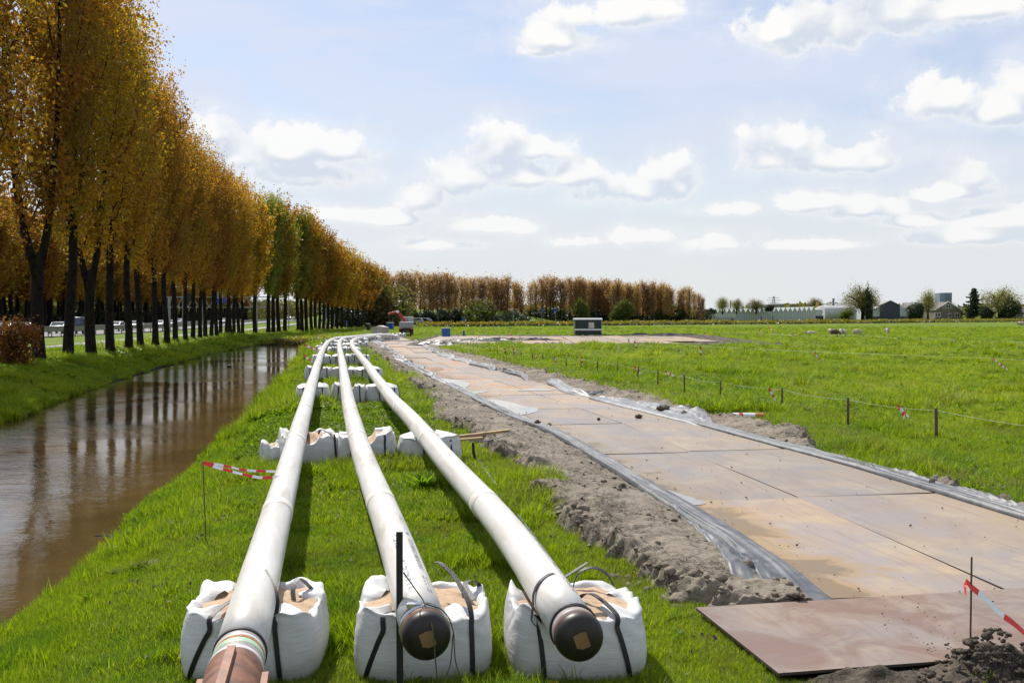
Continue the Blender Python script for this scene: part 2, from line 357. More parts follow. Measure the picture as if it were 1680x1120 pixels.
def plate_mat():
    m, nt, b, o = mat('steel_plate'); P = pos(nt); oi = nt.nodes.new('ShaderNodeObjectInfo')
    mp = nt.nodes.new('ShaderNodeMapping'); nt.links.new(P, mp.inputs[0]); mp.inputs['Rotation'].default_value = (0, 0, R(-10)); mp.inputs['Scale'].default_value = (0.8, 0.35, 1)
    n1 = noise(nt, mp.outputs[0], 1.4, 6, 0.6, 0.8); n2 = noise(nt, P, 0.7, 5, 0.6, 0.4); n3 = noise(nt, P, 30, 4, 0.6)
    vm = nt.nodes.new('ShaderNodeVectorMath'); vm.operation = 'ADD'; nt.links.new(P, vm.inputs[0]); cb = nt.nodes.new('ShaderNodeCombineXYZ')
    nt.links.new(mth(nt, 'MULTIPLY', oi.outputs['Random'], 60), cb.inputs[0]); nt.links.new(cb.outputs[0], vm.inputs[1])
    n4 = noise(nt, vm.outputs[0], 0.55, 4, 0.55, 0.5)
    c = ramp(nt, n1, [(0.30, (0.235, 0.185, 0.155)), (0.48, (0.275, 0.215, 0.170)), (0.62, (0.315, 0.24, 0.175)), (0.78, (0.29, 0.18, 0.11))])
    c = mixc(nt, smooth(nt, n4, 0.45, 0.62, 0, 0.75), c, (0.245, 0.215, 0.205))       # bare greyish steel
    c = mixc(nt, smooth(nt, n2, 0.52, 0.66, 0, 0.85), c, (0.335, 0.27, 0.185))           # dried sandy mud
    c = mixc(nt, smooth(nt, n3, 0.62, 0.72, 0, 0.5), c, (0.16, 0.11, 0.08))
    # soil trodden and washed in along both edges of the road, rust where water stood farther on
    rt = nt.nodes.new('ShaderNodeMapping'); nt.links.new(P, rt.inputs[0]); rt.inputs['Rotation'].default_value = (0, 0, R(-10.68)); rs = nt.nodes.new('ShaderNodeSeparateXYZ'); nt.links.new(rt.outputs[0], rs.inputs[0])
    ne = noise(nt, P, 1.1, 6, 0.6, 0.6); tt = mth(nt, 'ADD', rs.outputs[0], mth(nt, 'MULTIPLY_ADD', ne, 2.6, -1.3))
    on = smooth(nt, rs.outputs[1], 8.5, 8.62); c = mixc(nt, mth(nt, 'MULTIPLY', on, smooth(nt, tt, 5.75, 5.35, 0, 0.9)), c, (0.27, 0.195, 0.115)); c = mixc(nt, mth(nt, 'MULTIPLY', on, smooth(nt, tt, 8.35, 8.75, 0, 0.8)), c, (0.30, 0.23, 0.15)); c = mixc(nt, mth(nt, 'MULTIPLY', on, smooth(nt, tt, 5.35, 5.1, 0, 0.7)), c, (0.13, 0.095, 0.06)); c = mixc(nt, mth(nt, 'MULTIPLY', smooth(nt, rs.outputs[1], 8.6, 8.5), smooth(nt, noise(nt, P, 1.6, 6, 0.65, 0.9), 0.36, 0.64, 0.15, 0.85)), c, (0.175, 0.095, 0.062))
    rust = mth(nt, 'MULTIPLY', smooth(nt, rs.outputs[1], 26, 40), smooth(nt, noise(nt, vm.outputs[0], 0.9, 5, 0.6, 0.7), 0.50, 0.62, 0, 0.75)); c = mixc(nt, rust, c, (0.36, 0.17, 0.06))
    # tyre and track scuffs along the way, scratches
    sm = nt.nodes.new('ShaderNodeMapping'); nt.links.new(rt.outputs[0], sm.inputs[0]); sm.inputs['Scale'].default_value = (9, 0.5, 1)
    scuff = smooth(nt, noise(nt, sm.outputs[0], 1.0, 6, 0.7, 0.8), 0.52, 0.66, 0, 0.38); c = mixc(nt, scuff, c, (0.16, 0.125, 0.10))
    sm2 = nt.nodes.new('ShaderNodeMapping'); nt.links.new(P, sm2.inputs[0]); sm2.inputs['Scale'].default_value = (5, 46, 1); sm2.inputs['Rotation'].default_value = (0, 0, 0.6)
    c = mixc(nt, smooth(nt, noise(nt, sm2.outputs[0], 1.0, 3, 0.6, 0.3), 0.66, 0.72, 0, 0.35), c, (0.42, 0.38, 0.34))
    hs = nt.nodes.new('ShaderNodeHueSaturation'); nt.links.new(c, hs.inputs['Color']); nt.links.new(mth(nt, 'MULTIPLY_ADD', oi.outputs['Random'], 0.3, 0.82), hs.inputs['Value'])
    nt.links.new(mth(nt, 'MULTIPLY_ADD', oi.outputs['Random'], 0.4, 0.75), hs.inputs['Saturation'])
    nt.links.new(hs.outputs[0], b.inputs['Base Color'])
    nt.links.new(smooth(nt, n4, 0.4, 0.65, 0.72, 0.42), b.inputs['Roughness'])
    b.inputs['Specular IOR Level'].default_value = 0.35
    bump(nt, b, mth(nt, 'ADD', mth(nt, 'MULTIPLY', n3, 0.4), n2), 0.25, 0.01)
    return m
M['plate'] = plate_mat()
M['plate_edge'] = simple('plate_edge', (0.05, 0.035, 0.028), 0.8)

def water_mat(name, col, rough, scale, strength, stretch=(1, 1, 1), dist=0.01):
    m, nt, b, o = mat(name); P = pos(nt)
    b.inputs['Roughness'].default_value = rough; b.inputs['IOR'].default_value = 1.33
    b.inputs['Specular IOR Level'].default_value = 0.6
    n0 = noise(nt, P, 0.35, 4, 0.6, 0.5)
    nt.links.new(ramp(nt, n0, [(0.35, tuple(c*0.75 for c in col)), (0.65, tuple(c*1.2 for c in col))]), b.inputs['Base Color'])
    mp = nt.nodes.new('ShaderNodeMapping'); nt.links.new(P, mp.inputs[0]); mp.inputs['Scale'].default_value = stretch
    w = noise(nt, mp.outputs[0], scale, 3, 0.6, 0.3)
    w2 = noise(nt, mp.outputs[0], scale*0.22, 2, 0.5)
    amp = smooth(nt, noise(nt, P, 0.12, 3, 0.6, 0.6), 0.40, 0.62, 0.35, 1.3)
    bump(nt, b, mth(nt, 'MULTIPLY', mth(nt, 'ADD', w, mth(nt, 'MULTIPLY', w2, 1.5)), amp), strength, dist)
    return m
M['water'] = water_mat('ditch_water', (0.080, 0.054, 0.021), 0.02, 9.0, 0.22, (0.6, 1.3, 1), 0.02)
M['puddle'] = water_mat('puddle_water', (0.30, 0.28, 0.25), 0.0, 2.0, 0.0); M['puddle'].node_tree.nodes['Principled BSDF'].inputs['IOR'].default_value = 1.7
M['rustwater'] = water_mat('rusty_puddle', (0.42, 0.17, 0.03), 0.12, 3.0, 0.05)

def pipe_mat():
    m, nt, b, o = mat('pipe_coating'); v = objco(nt); P = pos(nt)
    mp = nt.nodes.new('ShaderNodeMapping'); nt.links.new(P, mp.inputs[0]); mp.inputs['Scale'].default_value = (0.6, 0.25, 3)
    n = noise(nt, mp.outputs[0], 2.2, 6, 0.65, 0.6); n2 = noise(nt, P, 22, 4, 0.7)
    c = ramp(nt, n, [(0.33, (0.44, 0.41, 0.35)), (0.5, (0.56, 0.54, 0.50)), (0.65, (0.62, 0.61, 0.58))])
    c = mixc(nt, smooth(nt, n2, 0.66, 0.76, 0, 0.5), c, (0.34, 0.30, 0.24)); c = mixc(nt, smooth(nt, noise(nt, P, 3.3, 7, 0.72, 1.0), 0.60, 0.70, 0, 0.45), c, (0.40, 0.35, 0.26))
    nt.links.new(c, b.inputs['Base Color']); b.inputs['Roughness'].default_value = 0.42
    bump(nt, b, n, 0.1, 0.01); return m
M['pipe'] = pipe_mat()
def bag_mat():
    m, nt, b, o = mat('bag_fabric'); v = objco(nt)
    mp = nt.nodes.new('ShaderNodeMapping'); nt.links.new(v, mp.inputs[0]); mp.inputs['Scale'].default_value = (1.0, 1.0, 6)
    n = noise(nt, mp.outputs[0], 3.2, 5, 0.6, 0.7); n2 = noise(nt, v, 2.2, 6, 0.7, 0.4)
    c = ramp(nt, n2, [(0.3, (0.44, 0.43, 0.40)), (0.46, (0.63, 0.63, 0.62)), (0.7, (0.70, 0.70, 0.71))])
    sz = nt.nodes.new('ShaderNodeSeparateXYZ'); nt.links.new(v, sz.inputs[0])
    low = mth(nt, 'MULTIPLY', smooth(nt, sz.outputs[2], 0.26, 0.02), smooth(nt, n2, 0.4, 0.6, 0.2, 1))
    c = mixc(nt, mth(nt, 'MULTIPLY', low, 0.6), c, (0.26, 0.22, 0.15))      # splashed with soil at the foot
    c = mixc(nt, smooth(nt, noise(nt, v, 5.5, 6, 0.7, 1.2), 0.64, 0.72, 0, 0.45), c, (0.33, 0.29, 0.22))
    nt.links.new(c, b.inputs['Base Color']); b.inputs['Roughness'].default_value = 0.5
    wv = nt.nodes.new('ShaderNodeTexWave'); wv.bands_direction = 'Z'; wv.inputs['Scale'].default_value = 9; wv.inputs['Distortion'].default_value = 7; wv.inputs['Detail'].default_value = 3; wv.inputs['Detail Scale'].default_value = 1.2
    nt.links.new(v, wv.inputs[0])
    bump(nt, b, mth(nt, 'ADD', n, mth(nt, 'MULTIPLY', wv.outputs[1], 0.05)), 0.40, 0.02)
    tr = nt.nodes.new('ShaderNodeBsdfTranslucent'); nt.links.new(c, tr.inputs[0]); mx = nt.nodes.new('ShaderNodeMixShader'); mx.inputs[0].default_value = 0.12
    nt.links.new(b.outputs[0], mx.inputs[1]); nt.links.new(tr.outputs[0], mx.inputs[2]); nt.links.new(mx.outputs[0], o.inputs[0])
    return m
M['bag'] = bag_mat()
M['sand'] = simple('sand', (0.44, 0.31, 0.20), 0.95, var=0.15, scale=18, bmp=0.5)
M['strap'] = simple('strap', (0.014, 0.014, 0.016), 0.55, var=0.3, scale=30, bmp=0.2)
M['strap_grey'] = simple('strap_grey', (0.16, 0.16, 0.16), 0.6, var=0.5, scale=60, bmp=0.2)
M['steel_dark'] = simple('steel_dark', (0.022, 0.017, 0.015), 0.45, 0.2, var=0.3, scale=8, bmp=0.1)
M['tape_tan'] = simple('tan_tape', (0.20, 0.11, 0.04), 0.7)
M['rust'] = simple('rust', (0.145, 0.055, 0.027), 0.7, var=0.5, scale=7, bmp=0.3)
M['rust_rib'] = simple('rust_rib', (0.22, 0.088, 0.046), 0.6, var=0.25, scale=10, bmp=0.2)
M['rust_orange'] = simple('rust_orange', (0.36, 0.14, 0.02), 0.8, var=0.4, scale=12)
M['primer'] = simple('grey_primer', (0.30, 0.26, 0.25), 0.5, var=0.2, scale=9)
M['green_paint'] = simple('green_paint', (0.33, 0.47, 0.33), 0.5, var=0.1, scale=8)
M['lilac'] = simple('pale_band', (0.55, 0.53, 0.55), 0.4)
M['black'] = simple('black_rubber', (0.012, 0.012, 0.012), 0.6)
M['chrome'] = simple('bright_steel', (0.55, 0.58, 0.60), 0.25, 0.9, var=0.1)
M['ink'] = simple('stencil_ink', (0.24, 0.25, 0.29), 0.6, var=0.5, scale=25)
M['wood'] = simple('post_wood', (0.10, 0.070, 0.038), 0.85, var=0.35, scale=9, bmp=0.4)
M['plank'] = simple('plank_wood', (0.38, 0.25, 0.12), 0.8, var=0.25, scale=7, bmp=0.3)
M['red'] = simple('tape_red', (0.70, 0.025, 0.015), 0.4, var=0.08)
M['white'] = simple('tape_white', (0.80, 0.80, 0.79), 0.4, var=0.05)
M['wire'] = simple('fence_wire', (0.42, 0.44, 0.38), 0.5)
M['rod'] = simple('steel_rod', (0.11, 0.08, 0.055), 0.6, 0.3, var=0.3, scale=20)
M['rope'] = simple('green_rope', (0.05, 0.08, 0.02), 0.8)
def sheet_mat():
    m, nt, b, o = mat('plastic_sheet'); P = pos(nt)
    n = noise(nt, P, 3.0, 5, 0.6, 0.8); n2 = noise(nt, P, 20, 4, 0.6, 0.3)
    c = ramp(nt, n, [(0.35, (0.050, 0.054, 0.062)), (0.5, (0.078, 0.083, 0.095)), (0.68, (0.125, 0.127, 0.13))])
    nt.links.new(c, b.inputs['Base Color']); b.inputs['Roughness'].default_value = 0.50; b.inputs['Specular IOR Level'].default_value = 0.4
    bump(nt, b, mth(nt, 'ADD', n, mth(nt, 'MULTIPLY', n2, 0.10)), 0.25, 0.03); return m
M['sheet'] = sheet_mat()
M['sheet_black'] = simple('black_sheet', (0.02, 0.02, 0.022), 0.35, var=0.4, scale=6, bmp=0.4)
M['sheet_pale'] = simple('pale_sheet', (0.20, 0.20, 0.20), 0.4, var=0.3, scale=5, bmp=0.4)

# ------------------------------------------------------------------ the road frame (s along the road and pipes, t across)
TH = R(10.68)
SX, SY, TX, TY = -math.sin(TH), math.cos(TH), math.cos(TH), math.sin(TH)
def st2(x, y): return x*SX+y*SY, x*TX+y*TY
def W(s, t, z=0.0): return Vector((s*SX+t*TX, s*SY+t*TY, z))
def st_line(pts, z=0.0):
    a = np.array([st2(*G(px, py, z)[:2]) for px, py in pts]); return a[np.argsort(a[:, 0])]

# ------------------------------------------------------------------ ground and ditch
WZ = -0.55
_r = np.array([G(px, py, WZ)[:2] for px, py in [(0, 1065), (190, 895), (340, 755), (400, 700), (452, 640), (484, 600), (503, 572)]])
_l = np.array([G(px, py, WZ)[:2] for px, py in [(0, 690), (100, 655), (230, 610), (330, 583), (405, 569)]])
def lin(tab, y):
    y = np.asarray(y, float)
    v = np.interp(y, tab[:, 1], tab[:, 0])
    k0 = (tab[1, 0]-tab[0, 0])/(tab[1, 1]-tab[0, 1]); v = np.where(y < tab[0, 1], tab[0, 0]+k0*(y-tab[0, 1]), v)
    k1 = (tab[-1, 0]-tab[-2, 0])/(tab[-1, 1]-tab[-2, 1]); return np.where(y > tab[-1, 1], tab[-1, 0]+k1*(y-tab[-1, 1]), v)
YEND = G(450, 566, WZ).y
def hgt(x, y):
    x = np.asarray(x, float); y = np.asarray(y, float)
    wob = (fbm(y*0.35+3, x*0.05, 4)-0.5)*0.9
    dr = x - (lin(_r, y)+wob*0.6); dl = (lin(_l, y)+wob) - x
    zl = np.interp(y, [45, 60, 90, 120, 150, 240], [0.40, 0.42, 0.42, 0.22, 0.0, -0.05])
    right = WZ + (0-WZ)*sstep(-0.25, 2.1, dr)**0.85
    left = WZ + (zl-WZ)*sstep(-0.3, 4.0, dl)**0.62
    h = np.where(dr > -0.25, right, np.where(dl > -0.3, left, WZ))
    h = np.where((dr <= -0.2) & (dl <= -0.2), WZ-0.45*sstep(0, 1.0, np.minimum(-dr, -dl))-0.02, h)
    plat = np.where(dl > 0, zl, 0.0)
    h = h + (plat-h)*sstep(YEND-1.2, YEND+1.5, y+(fbm(x*0.3, y*0.1)-0.5)*4)
    near = np.exp(-np.abs(y)/60)
    bumps = (fbm(x*0.7, y*0.7, 4)-0.5)*0.10 + (fbm(x*0.12+40, y*0.12, 3)-0.5)*0.16
    s_, t_ = st2(x, y); inr = sstep(3.3, 4.3, t_)*sstep(10.4, 9.6, t_)*sstep(6.2, 7.4, s_)*sstep(124, 121, s_)
    return h + bumps*sstep(0.1, 1.5, np.maximum(dr, dl))*(1-inr) - 0.07*inr
def axis(*segs):
    out = []
    for a, b, st in segs: out += list(np.arange(a, b, st))
    return np.array(out)
xs = np.concatenate([-np.geomspace(4000, 46, 24), axis((-45, -14, 0.5), (-14, 10, 0.22), (10, 60, 1.0)), np.geomspace(61, 4000, 24)])
ys = np.concatenate([[-400, -150, -60, -25, -10, -4, 0], axis((2, 36, 0.3), (36, 120, 0.8)), np.geomspace(121, 6000, 50)])
XX, YY = np.meshgrid(xs, ys, indexing='ij')
ZZ = hgt(XX, np.clip(YY, 0.5, None)); ZZ = np.where(YY < 0.5, np.where(XX > -8, 0, ZZ), ZZ)
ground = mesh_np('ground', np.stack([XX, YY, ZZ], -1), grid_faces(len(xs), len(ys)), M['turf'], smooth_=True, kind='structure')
ground['label'] = 'green meadow and grassy banks'

wv = [(-60, -2), (12, -2), (12, YEND+3), (-60, YEND+3)]
wx = np.array([[x, y, WZ] for x, y in [(float(lin(_l, -4))-2, -4), (float(lin(_r, -4))+2, -4), (float(lin(_r, YEND))+1.5, YEND+2.5), (float(lin(_l, YEND))-2, YEND+2.5)]])
water = mesh_np('water', wx, [(0, 1, 2, 3)], M['water'], kind='structure'); water['label'] = 'brown water of the ditch'
# second, short stretch of ditch behind the culvert is only its dark bank
# ------------------------------------------------------------------ mud berms either side of the plates
TL, TR, TC = 5.0, 9.2, 7.1
_E = np.array([(8.4, 4.67, 6.5, 9.0), (10, 4.84, 6.62, 9.05), (13, 5.0, 6.87, 9.15), (16, 5.05, 6.93, 9.25), (20, 5.22, 7.10, 9.1), (23, 5.2, 7.25, 9.0), (26, 4.97, 7.2, 8.75), (31, 4.87, 7.1, 8.35), (37, 4.76, 6.9, 8.3), (45, 4.56, 6.5, 8.0), (55, 4.48, 6.15, 7.6), (65, 4.6, 6.05, 7.45), (76, 4.75, 6.3, 7.75), (88, 4.9, 6.7, 8.4), (122, 5.0, 6.9, 8.7)])
def TLf(s): return np.interp(s, _E[:, 0], _E[:, 1])
def TCf(s): return np.interp(s, _E[:, 0], _E[:, 2])
def TRf(s): return np.interp(s, _E[:, 0], _E[:, 3])
bl = st_line([(1250, 1075), (1160, 1003), (1060, 962), (990, 935), (968, 900), (905, 850), (862, 800), (838, 770), (790, 745), (755, 705), (712, 688), (700, 650), (668, 630), (640, 600), (612, 578), (600, 569)])
br = st_line([(1750, 870), (1680, 838), (1560, 803), (1450, 777), (1345, 745), (1322, 715), (1180, 690), (1120, 668), (1045, 652), (960, 632), (880, 612), (800, 592), (740, 577), (705, 568)])
def ridged(x, y, o=5):
    s = 0; a = 1; t = 0
    for k in range(o):
        v = 1-np.abs(2*vn(x*2**k+5.1*k, y*2**k+31*k)-1); s = s+a*v*v; t += a; a *= 0.52
    return s/t
def berm(s, t, side):
    s = np.asarray(s, float); t = np.asarray(t, float)
    wob = (fbm(s*1.3, s*0+side*7, 5, 0.6)-0.5)
    if side < 0:
        edge = np.interp(s, bl[:, 0], bl[:, 1]) + wob*0.75; d = t-edge; wtot = np.maximum(TLf(s)-edge, 0.3); q = np.clip(d/wtot, 0, 1)
        top = 0.05 + 0.18*(1-q)**0.8
    else:
        edge = np.interp(s, br[:, 0], br[:, 1]) + wob*0.55; d = edge-t; wtot = np.maximum(edge-TRf(s), 0.15); q = np.clip(d/wtot, 0, 1)
        top = 0.06 + 0.12*(1-q)**0.8
    cl = sstep(-0.06, 0.24, d + (ridged(s*2.2, t*2.2, 5)-0.45)*0.38)
    clod = (ridged(s*1.7+3, t*1.9, 6)-0.42)*0.24*(0.22+0.78*sstep(0.6, 0.0, q)) + (fbm(s*0.8, t*2.5, 4)-0.5)*0.12 + (ridged(s*5.3, t*4.1+2, 4)-0.45)*0.07*(0.35+0.65*sstep(0.7, 0.1, q)) + (fbm(s*11, t*11, 3)-0.5)*0.035
    step = sstep(0.44, 0.52, fbm(s*0.9+9, t*0.7+4, 4))*0.06*(1-q)
    z = cl*(top + clod + step) - 0.10*(1-cl)
    fade = sstep(0, 0.25, (TLf(s)-t) if side < 0 else (t-TRf(s)))
    return np.where(fade < 1, z*fade + (0.02*(1-fade)), z)
def s_axis(a, b, d0, k):
    out = [a]
    while out[-1] < b: out.append(out[-1] + max(d0, (out[-1])*k))
    return np.array(out)
sb = s_axis(8.6, 122, 0.020, 0.0024)
for side, t0, t1, n in ((-1, 2.6, 0.12, 120), (1, -0.10, 13.4, 110)):
    lo, hi = (bl, None) if side < 0 else (None, br)
    uu = np.linspace(0, 1, n)
    SS = np.repeat(sb[:, None], n, 1)
    if side < 0:
        e0 = np.interp(sb, bl[:, 0], bl[:, 1]) - 0.55; TT = e0[:, None] + uu[None, :]*(TLf(sb)+t1 - e0)[:, None]
    else:
        e1 = np.interp(sb, br[:, 0], br[:, 1]) + 0.45; TT = (TRf(sb)+t0)[:, None] + uu[None, :]*(e1 - TRf(sb)-t0)[:, None]
    Z = berm(SS, TT, side)
    if side > 0: Z = np.where(SS < 8.8, -0.08, Z)
    Z[0, :] = -0.1
    V = np.stack([SS*SX+TT*TX, SS*SY+TT*TY, Z], -1)
    o = mesh_np('mud_bank', V, grid_faces(len(sb), n)[:, ::-1], M['mud'], smooth_=True, kind='structure')
    o['label'] = 'cracked grey mud bank between the pipes and the steel plates' if side < 0 else 'crumbly mud strip between the steel plates and the meadow'

# ------------------------------------------------------------------ the road of steel plates
road = empty('plate_road', W(8, TC), TH); road['kind'] = 'structure'; road['label'] = 'temporary road of rusty steel plates'
def plate_mesh(L, Wd, seed):
    g = np.random.default_rng(seed); n = 9; V = []
    xs_ = np.linspace(-Wd/2, Wd/2, n); ys_ = np.linspace(-L/2, L/2, n)
    X, Y = np.meshgrid(xs_, ys_, indexing='ij')
    Z = (fbm(X*0.5+seed*3.1, Y*0.4+seed, 2)-0.5)*0.012
    top = np.stack([X, Y, Z+0.01], -1).reshape(-1, 3); bot = np.stack([X, Y, Z-0.012], -1).reshape(-1, 3)
    F = [tuple(f) for f in grid_faces(n, n)[:, ::-1]]; F = [tuple(reversed(f)) for f in F]
    k = n*n; Fb = [tuple(i+k for i in reversed(f)) for f in F]
    rim = [i*n for i in range(n)] + [(n-1)*n+j for j in range(1, n)] + [i*n+n-1 for i in range(n-2, -1, -1)] + [j for j in range(n-2, 0, -1)]
    Fs = [(rim[i], rim[(i+1) % len(rim)], rim[(i+1) % len(rim)]+k, rim[i]+k) for i in range(len(rim))]
    me = bpy.data.meshes.new('plate'); me.from_pydata([tuple(v) for v in np.vstack([top, bot])], [], F+Fb+Fs)
    me.materials.append(M['plate']); me.materials.append(M['plate_edge'])
    me.polygons.foreach_set('material_index', [0]*len(F)+[1]*len(Fb)+[1]*len(Fs)); me.update()
    bm = bmesh.new(); bm.from_mesh(me); bmesh.ops.recalc_face_normals(bm, faces=bm.faces); bm.to_mesh(me); bm.free()
    return me
PZ = 0.075
def place_plate(me, s, t, rot=0.0, z=PZ, tilt=(0, 0), parent=road):
    o = bpy.data.objects.new('plate', me); C.objects.link(o); o.parent = parent
    p = parent.matrix_basis.inverted() @ W(s, t, z)
    o.location = p; o.rotation_euler = (tilt[0], tilt[1], rot); return o
road.matrix_basis  # placed above
bpy.context.view_layer.update()
bed = []
for s_ in np.arange(7.0, 122, 1.5):
    for t_ in (3.9 if s_ < 12 else float(TLf(s_))-0.1, float(TRf(s_))+0.2): bed.append(tuple(W(s_, t_, 0.034)))
o = mesh_np('road_bed', np.array(bed), grid_faces(len(bed)//2, 2)[:, ::-1], M['mud_dark'], kind='structure'); o['label'] = 'muddy bed under the steel plates'
seams = [8.62, 13.6, 18.5, 23.6, 27.6, 32.5, 36.8, 41.0, 44.9, 49.0]
while seams[-1] < 122: seams.append(seams[-1] + random.choice([3.6, 4.2, 4.8]))
pv = {}
def pm(L, Wd, k=0):
    key = (round(L, 1), round(Wd, 2), k)
    if key not in pv: pv[key] = plate_mesh(L, Wd, len(pv)+1)
    return pv[key]
for i in range(len(seams)-1):
    a, b = seams[i], seams[i+1]; L = b-a
    for col in (0, 1):
        sh = 0.0 if i == 0 and col == 0 else random.uniform(-0.08, 0.08)
        ms = (a+b)/2; lo, hi = (float(TLf(ms)), float(TCf(ms))-0.01) if col == 0 else (float(TCf(ms))+0.01, float(TRf(ms))+0.05)
        turn = -math.atan((float(TCf(b))-float(TCf(a)))/L)
        place_plate(pm(L-0.02, hi-lo, (i*2+col) % 5), ms+sh, (lo+hi)/2, turn*0.8+random.uniform(-0.006, 0.006), PZ + (random.uniform(-0.02, 0.02) if ms > 58 else 0), (random.uniform(-.006, .006), random.uniform(-.006, .006)) if ms > 58 else (0, 0))
# the plate lying crosswise in front
place_plate(plate_mesh(1.66, 5.0, 77), 7.72, 3.3+2.5+0.02, 0.006, 0.112, (0.006, 0.0))
pts_soil = [W(5.2, 4.0, 0.01), W(9, 3.6, 0.01), W(9, 15.0, 0.0), W(2, 15.0, 0.01)]
# the side pad of plates in the meadow, with its rim of mud
pad = empty('plate_pad', G(900, 560), 0.02); pad['kind'] = 'structure'; pad['label'] = 'pad of steel plates in the meadow'
bpy.context.view_layer.update()
px0, px1 = G(700, 560).x, G(1165, 560).x; py0, py1 = G(900, 566).y, G(900, 553).y
nx, ny = 12, 4
for i in range(nx):
    for j in range(ny):
        w_, l_ = (px1-px0)/nx, (py1-py0)/ny
        if j == 0 and i > 9: continue
        me = pm(w_-0.08, l_-0.1, (i+j) % 4)
        o = bpy.data.objects.new('plate', me); C.objects.link(o); o.parent = pad
        o.location = pad.matrix_basis.inverted() @ Vector((px0+(i+.5)*w_, py0+(j+.5)*l_ + 0.6*math.sin(i), 0.13+random.uniform(-.02, .02)))
        o.rotation_euler = (random.uniform(-.006, .006), random.uniform(-.006, .006), math.pi/2 + random.uniform(-.02, .02))
n1, n2 = 300, 90
X, Y = np.meshgrid(np.linspace(px0-1, px1+4, n1), np.linspace(py0-2.6, py1+2.5, n2), indexing='ij')
e = np.minimum(np.minimum(X-(px0-0.6), (px1+3.6)-X), np.minimum(Y-(py0-2.0), (py1+1.8)-Y)) + (fbm(X*0.8, Y*0.8, 4)-0.5)*2.2
inside = np.minimum(np.minimum(X-px0, px1-X), np.minimum(Y-py0, py1-Y))
Z = np.where(e > 0, 0.04+0.30*ridged(X*0.9, Y*0.9, 4)*sstep(0, 0.5, e), -0.15); Z = np.where(inside > -0.1, 0.04, Z)
o = mesh_np('mud_bank', np.stack([X, Y, Z], -1), grid_faces(n1, n2), M['mud_dark'], smooth_=True, kind='structure'); o['label'] = 'dark mud rim of the plate pad'

# puddles on the left plates: image outlines laid down on the plates as shallow pools
def pool(outline, z, m, label):
    pts = []
    for px, py in outline:
        q = G(px, py, z); s_, t_ = st2(q.x, q.y); t_ = min(max(t_, float(TLf(s_))+0.03), float(TRf(s_))-0.03); pts.append(W(s_, t_, z))
    n = len(pts); dense = []
    for i in range(n):
        a, b, c, d = pts[i-1], pts[i], pts[(i+1) % n], pts[(i+2) % n]
        for k in range(6):
            u = k/6
            p = 0.5*((2*b)+(-a+c)*u+(2*a-5*b+4*c-d)*u*u+(-a+3*b-3*c+d)*u**3); dense.append(p)
    V = [(v.x, v.y, z) for v in dense]
    for i, v in enumerate(V):
        s_, t_ = st2(v[0], v[1]); V[i] = tuple(W(s_, min(max(t_, float(TLf(s_))+0.02), float(TRf(s_))-0.02), z))
    F = [tuple(range(len(V)))]
    o = mesh_np('puddle', V, F, m, kind='structure'); o['label'] = label; return o
ZP = PZ+0.018
pool([(792, 657), (806, 655), (826, 657), (843, 661), (862, 666), (880, 669), (882, 674), (868, 678), (850, 681), (838, 681), (826, 676), (812, 669), (800, 663)], ZP, M['puddle'], 'bright puddle reflecting the sky')
pool([(716, 618), (732, 621), (752, 623), (766, 627), (770, 631), (764, 637), (778, 641), (800, 641), (790, 644), (775, 645), (762, 641), (745, 632), (730, 626)], ZP, M['puddle'], 'long bright puddle along the plate edge')
pool([(848, 641), (870, 637), (895, 637), (912, 639), (900, 640.5), (872, 640.5)], ZP+0.004, M['puddle'], 'small puddle on the right hand plate')
pool([(690, 603), (705, 602), (724, 603), (728, 606), (712, 608), (698, 607)], ZP, M['rustwater'], 'rusty orange puddle')
pool([(708, 614), (722, 615), (738, 617), (730, 619), (716, 617)], ZP, M['rustwater'], 'small rusty orange puddle')
pool([(1078, 803), (1092, 802), (1112, 808), (1140, 817), (1158, 825), (1138, 828), (1116, 826), (1096, 817)], ZP, M['puddle'], 'brown puddle in the corner of a plate')

# ------------------------------------------------------------------ plastic sheeting along the plates
def sheet(name, label, s0, s1, ds, prof, mats, seed, amp=0.05, side=-1, n=26, cat='plastic sheet'):
    "prof(s) -> (t0, t1, z_lift): a crumpled strip of foil"
    sa = np.arange(s0, s1, ds); P = np.array([prof(s) for s in sa]); u = np.linspace(0, 1, n)
    SS = np.repeat(sa[:, None], n, 1); TT = P[:, 0:1] + u[None, :]*(P[:, 1:2]-P[:, 0:1])
    TT = TT + (fbm(SS*0.9+seed, u[None, :]*2+seed, 4)-0.5)*0.10*np.sin(u*math.pi)[None, :]
    base = berm(SS, TT, side); onplate = (TT > TLf(SS)-0.05) & (TT < TRf(SS)+0.05)
    lipz = (PZ+0.03)*(sstep(0.42, 0.2, TLf(SS)-TT) if side < 0 else sstep(0.42, 0.2, TT-TRf(SS)))
    base = np.where(onplate, PZ+0.03, np.maximum(np.maximum(base, 0.03), lipz))
    # folds run along the strip
    f = ridged(SS*0.10+seed, u[None, :]*6.0+seed+0.5*vn(SS*0.35, SS*0+seed), 3)*amp*2.0 + ridged(SS*1.0+seed, TT*3, 2)*amp*0.14
    roll = np.exp(-((u-0.78)/0.12)**2)[None, :]*P[:, 2:3]
    tp = sstep(s0, s0+1.3, SS); f = f*(0.25+0.75*tp); base = base*(0.3+0.7*tp) + 0.035*(1-tp)
    Z = base + 0.012 + f + roll*tp; Z[:, 0] = base[:, 0]-0.01; Z[:, -1] = base[:, -1]-0.015
    V = np.stack([SS*SX+TT*TX, SS*SY+TT*TY, Z], -1)
    F = grid_faces(len(sa), n)[:, ::-1]
    o = mesh_np(name, V, F, mats, smooth_=True); tag(o, label, cat)
    return o
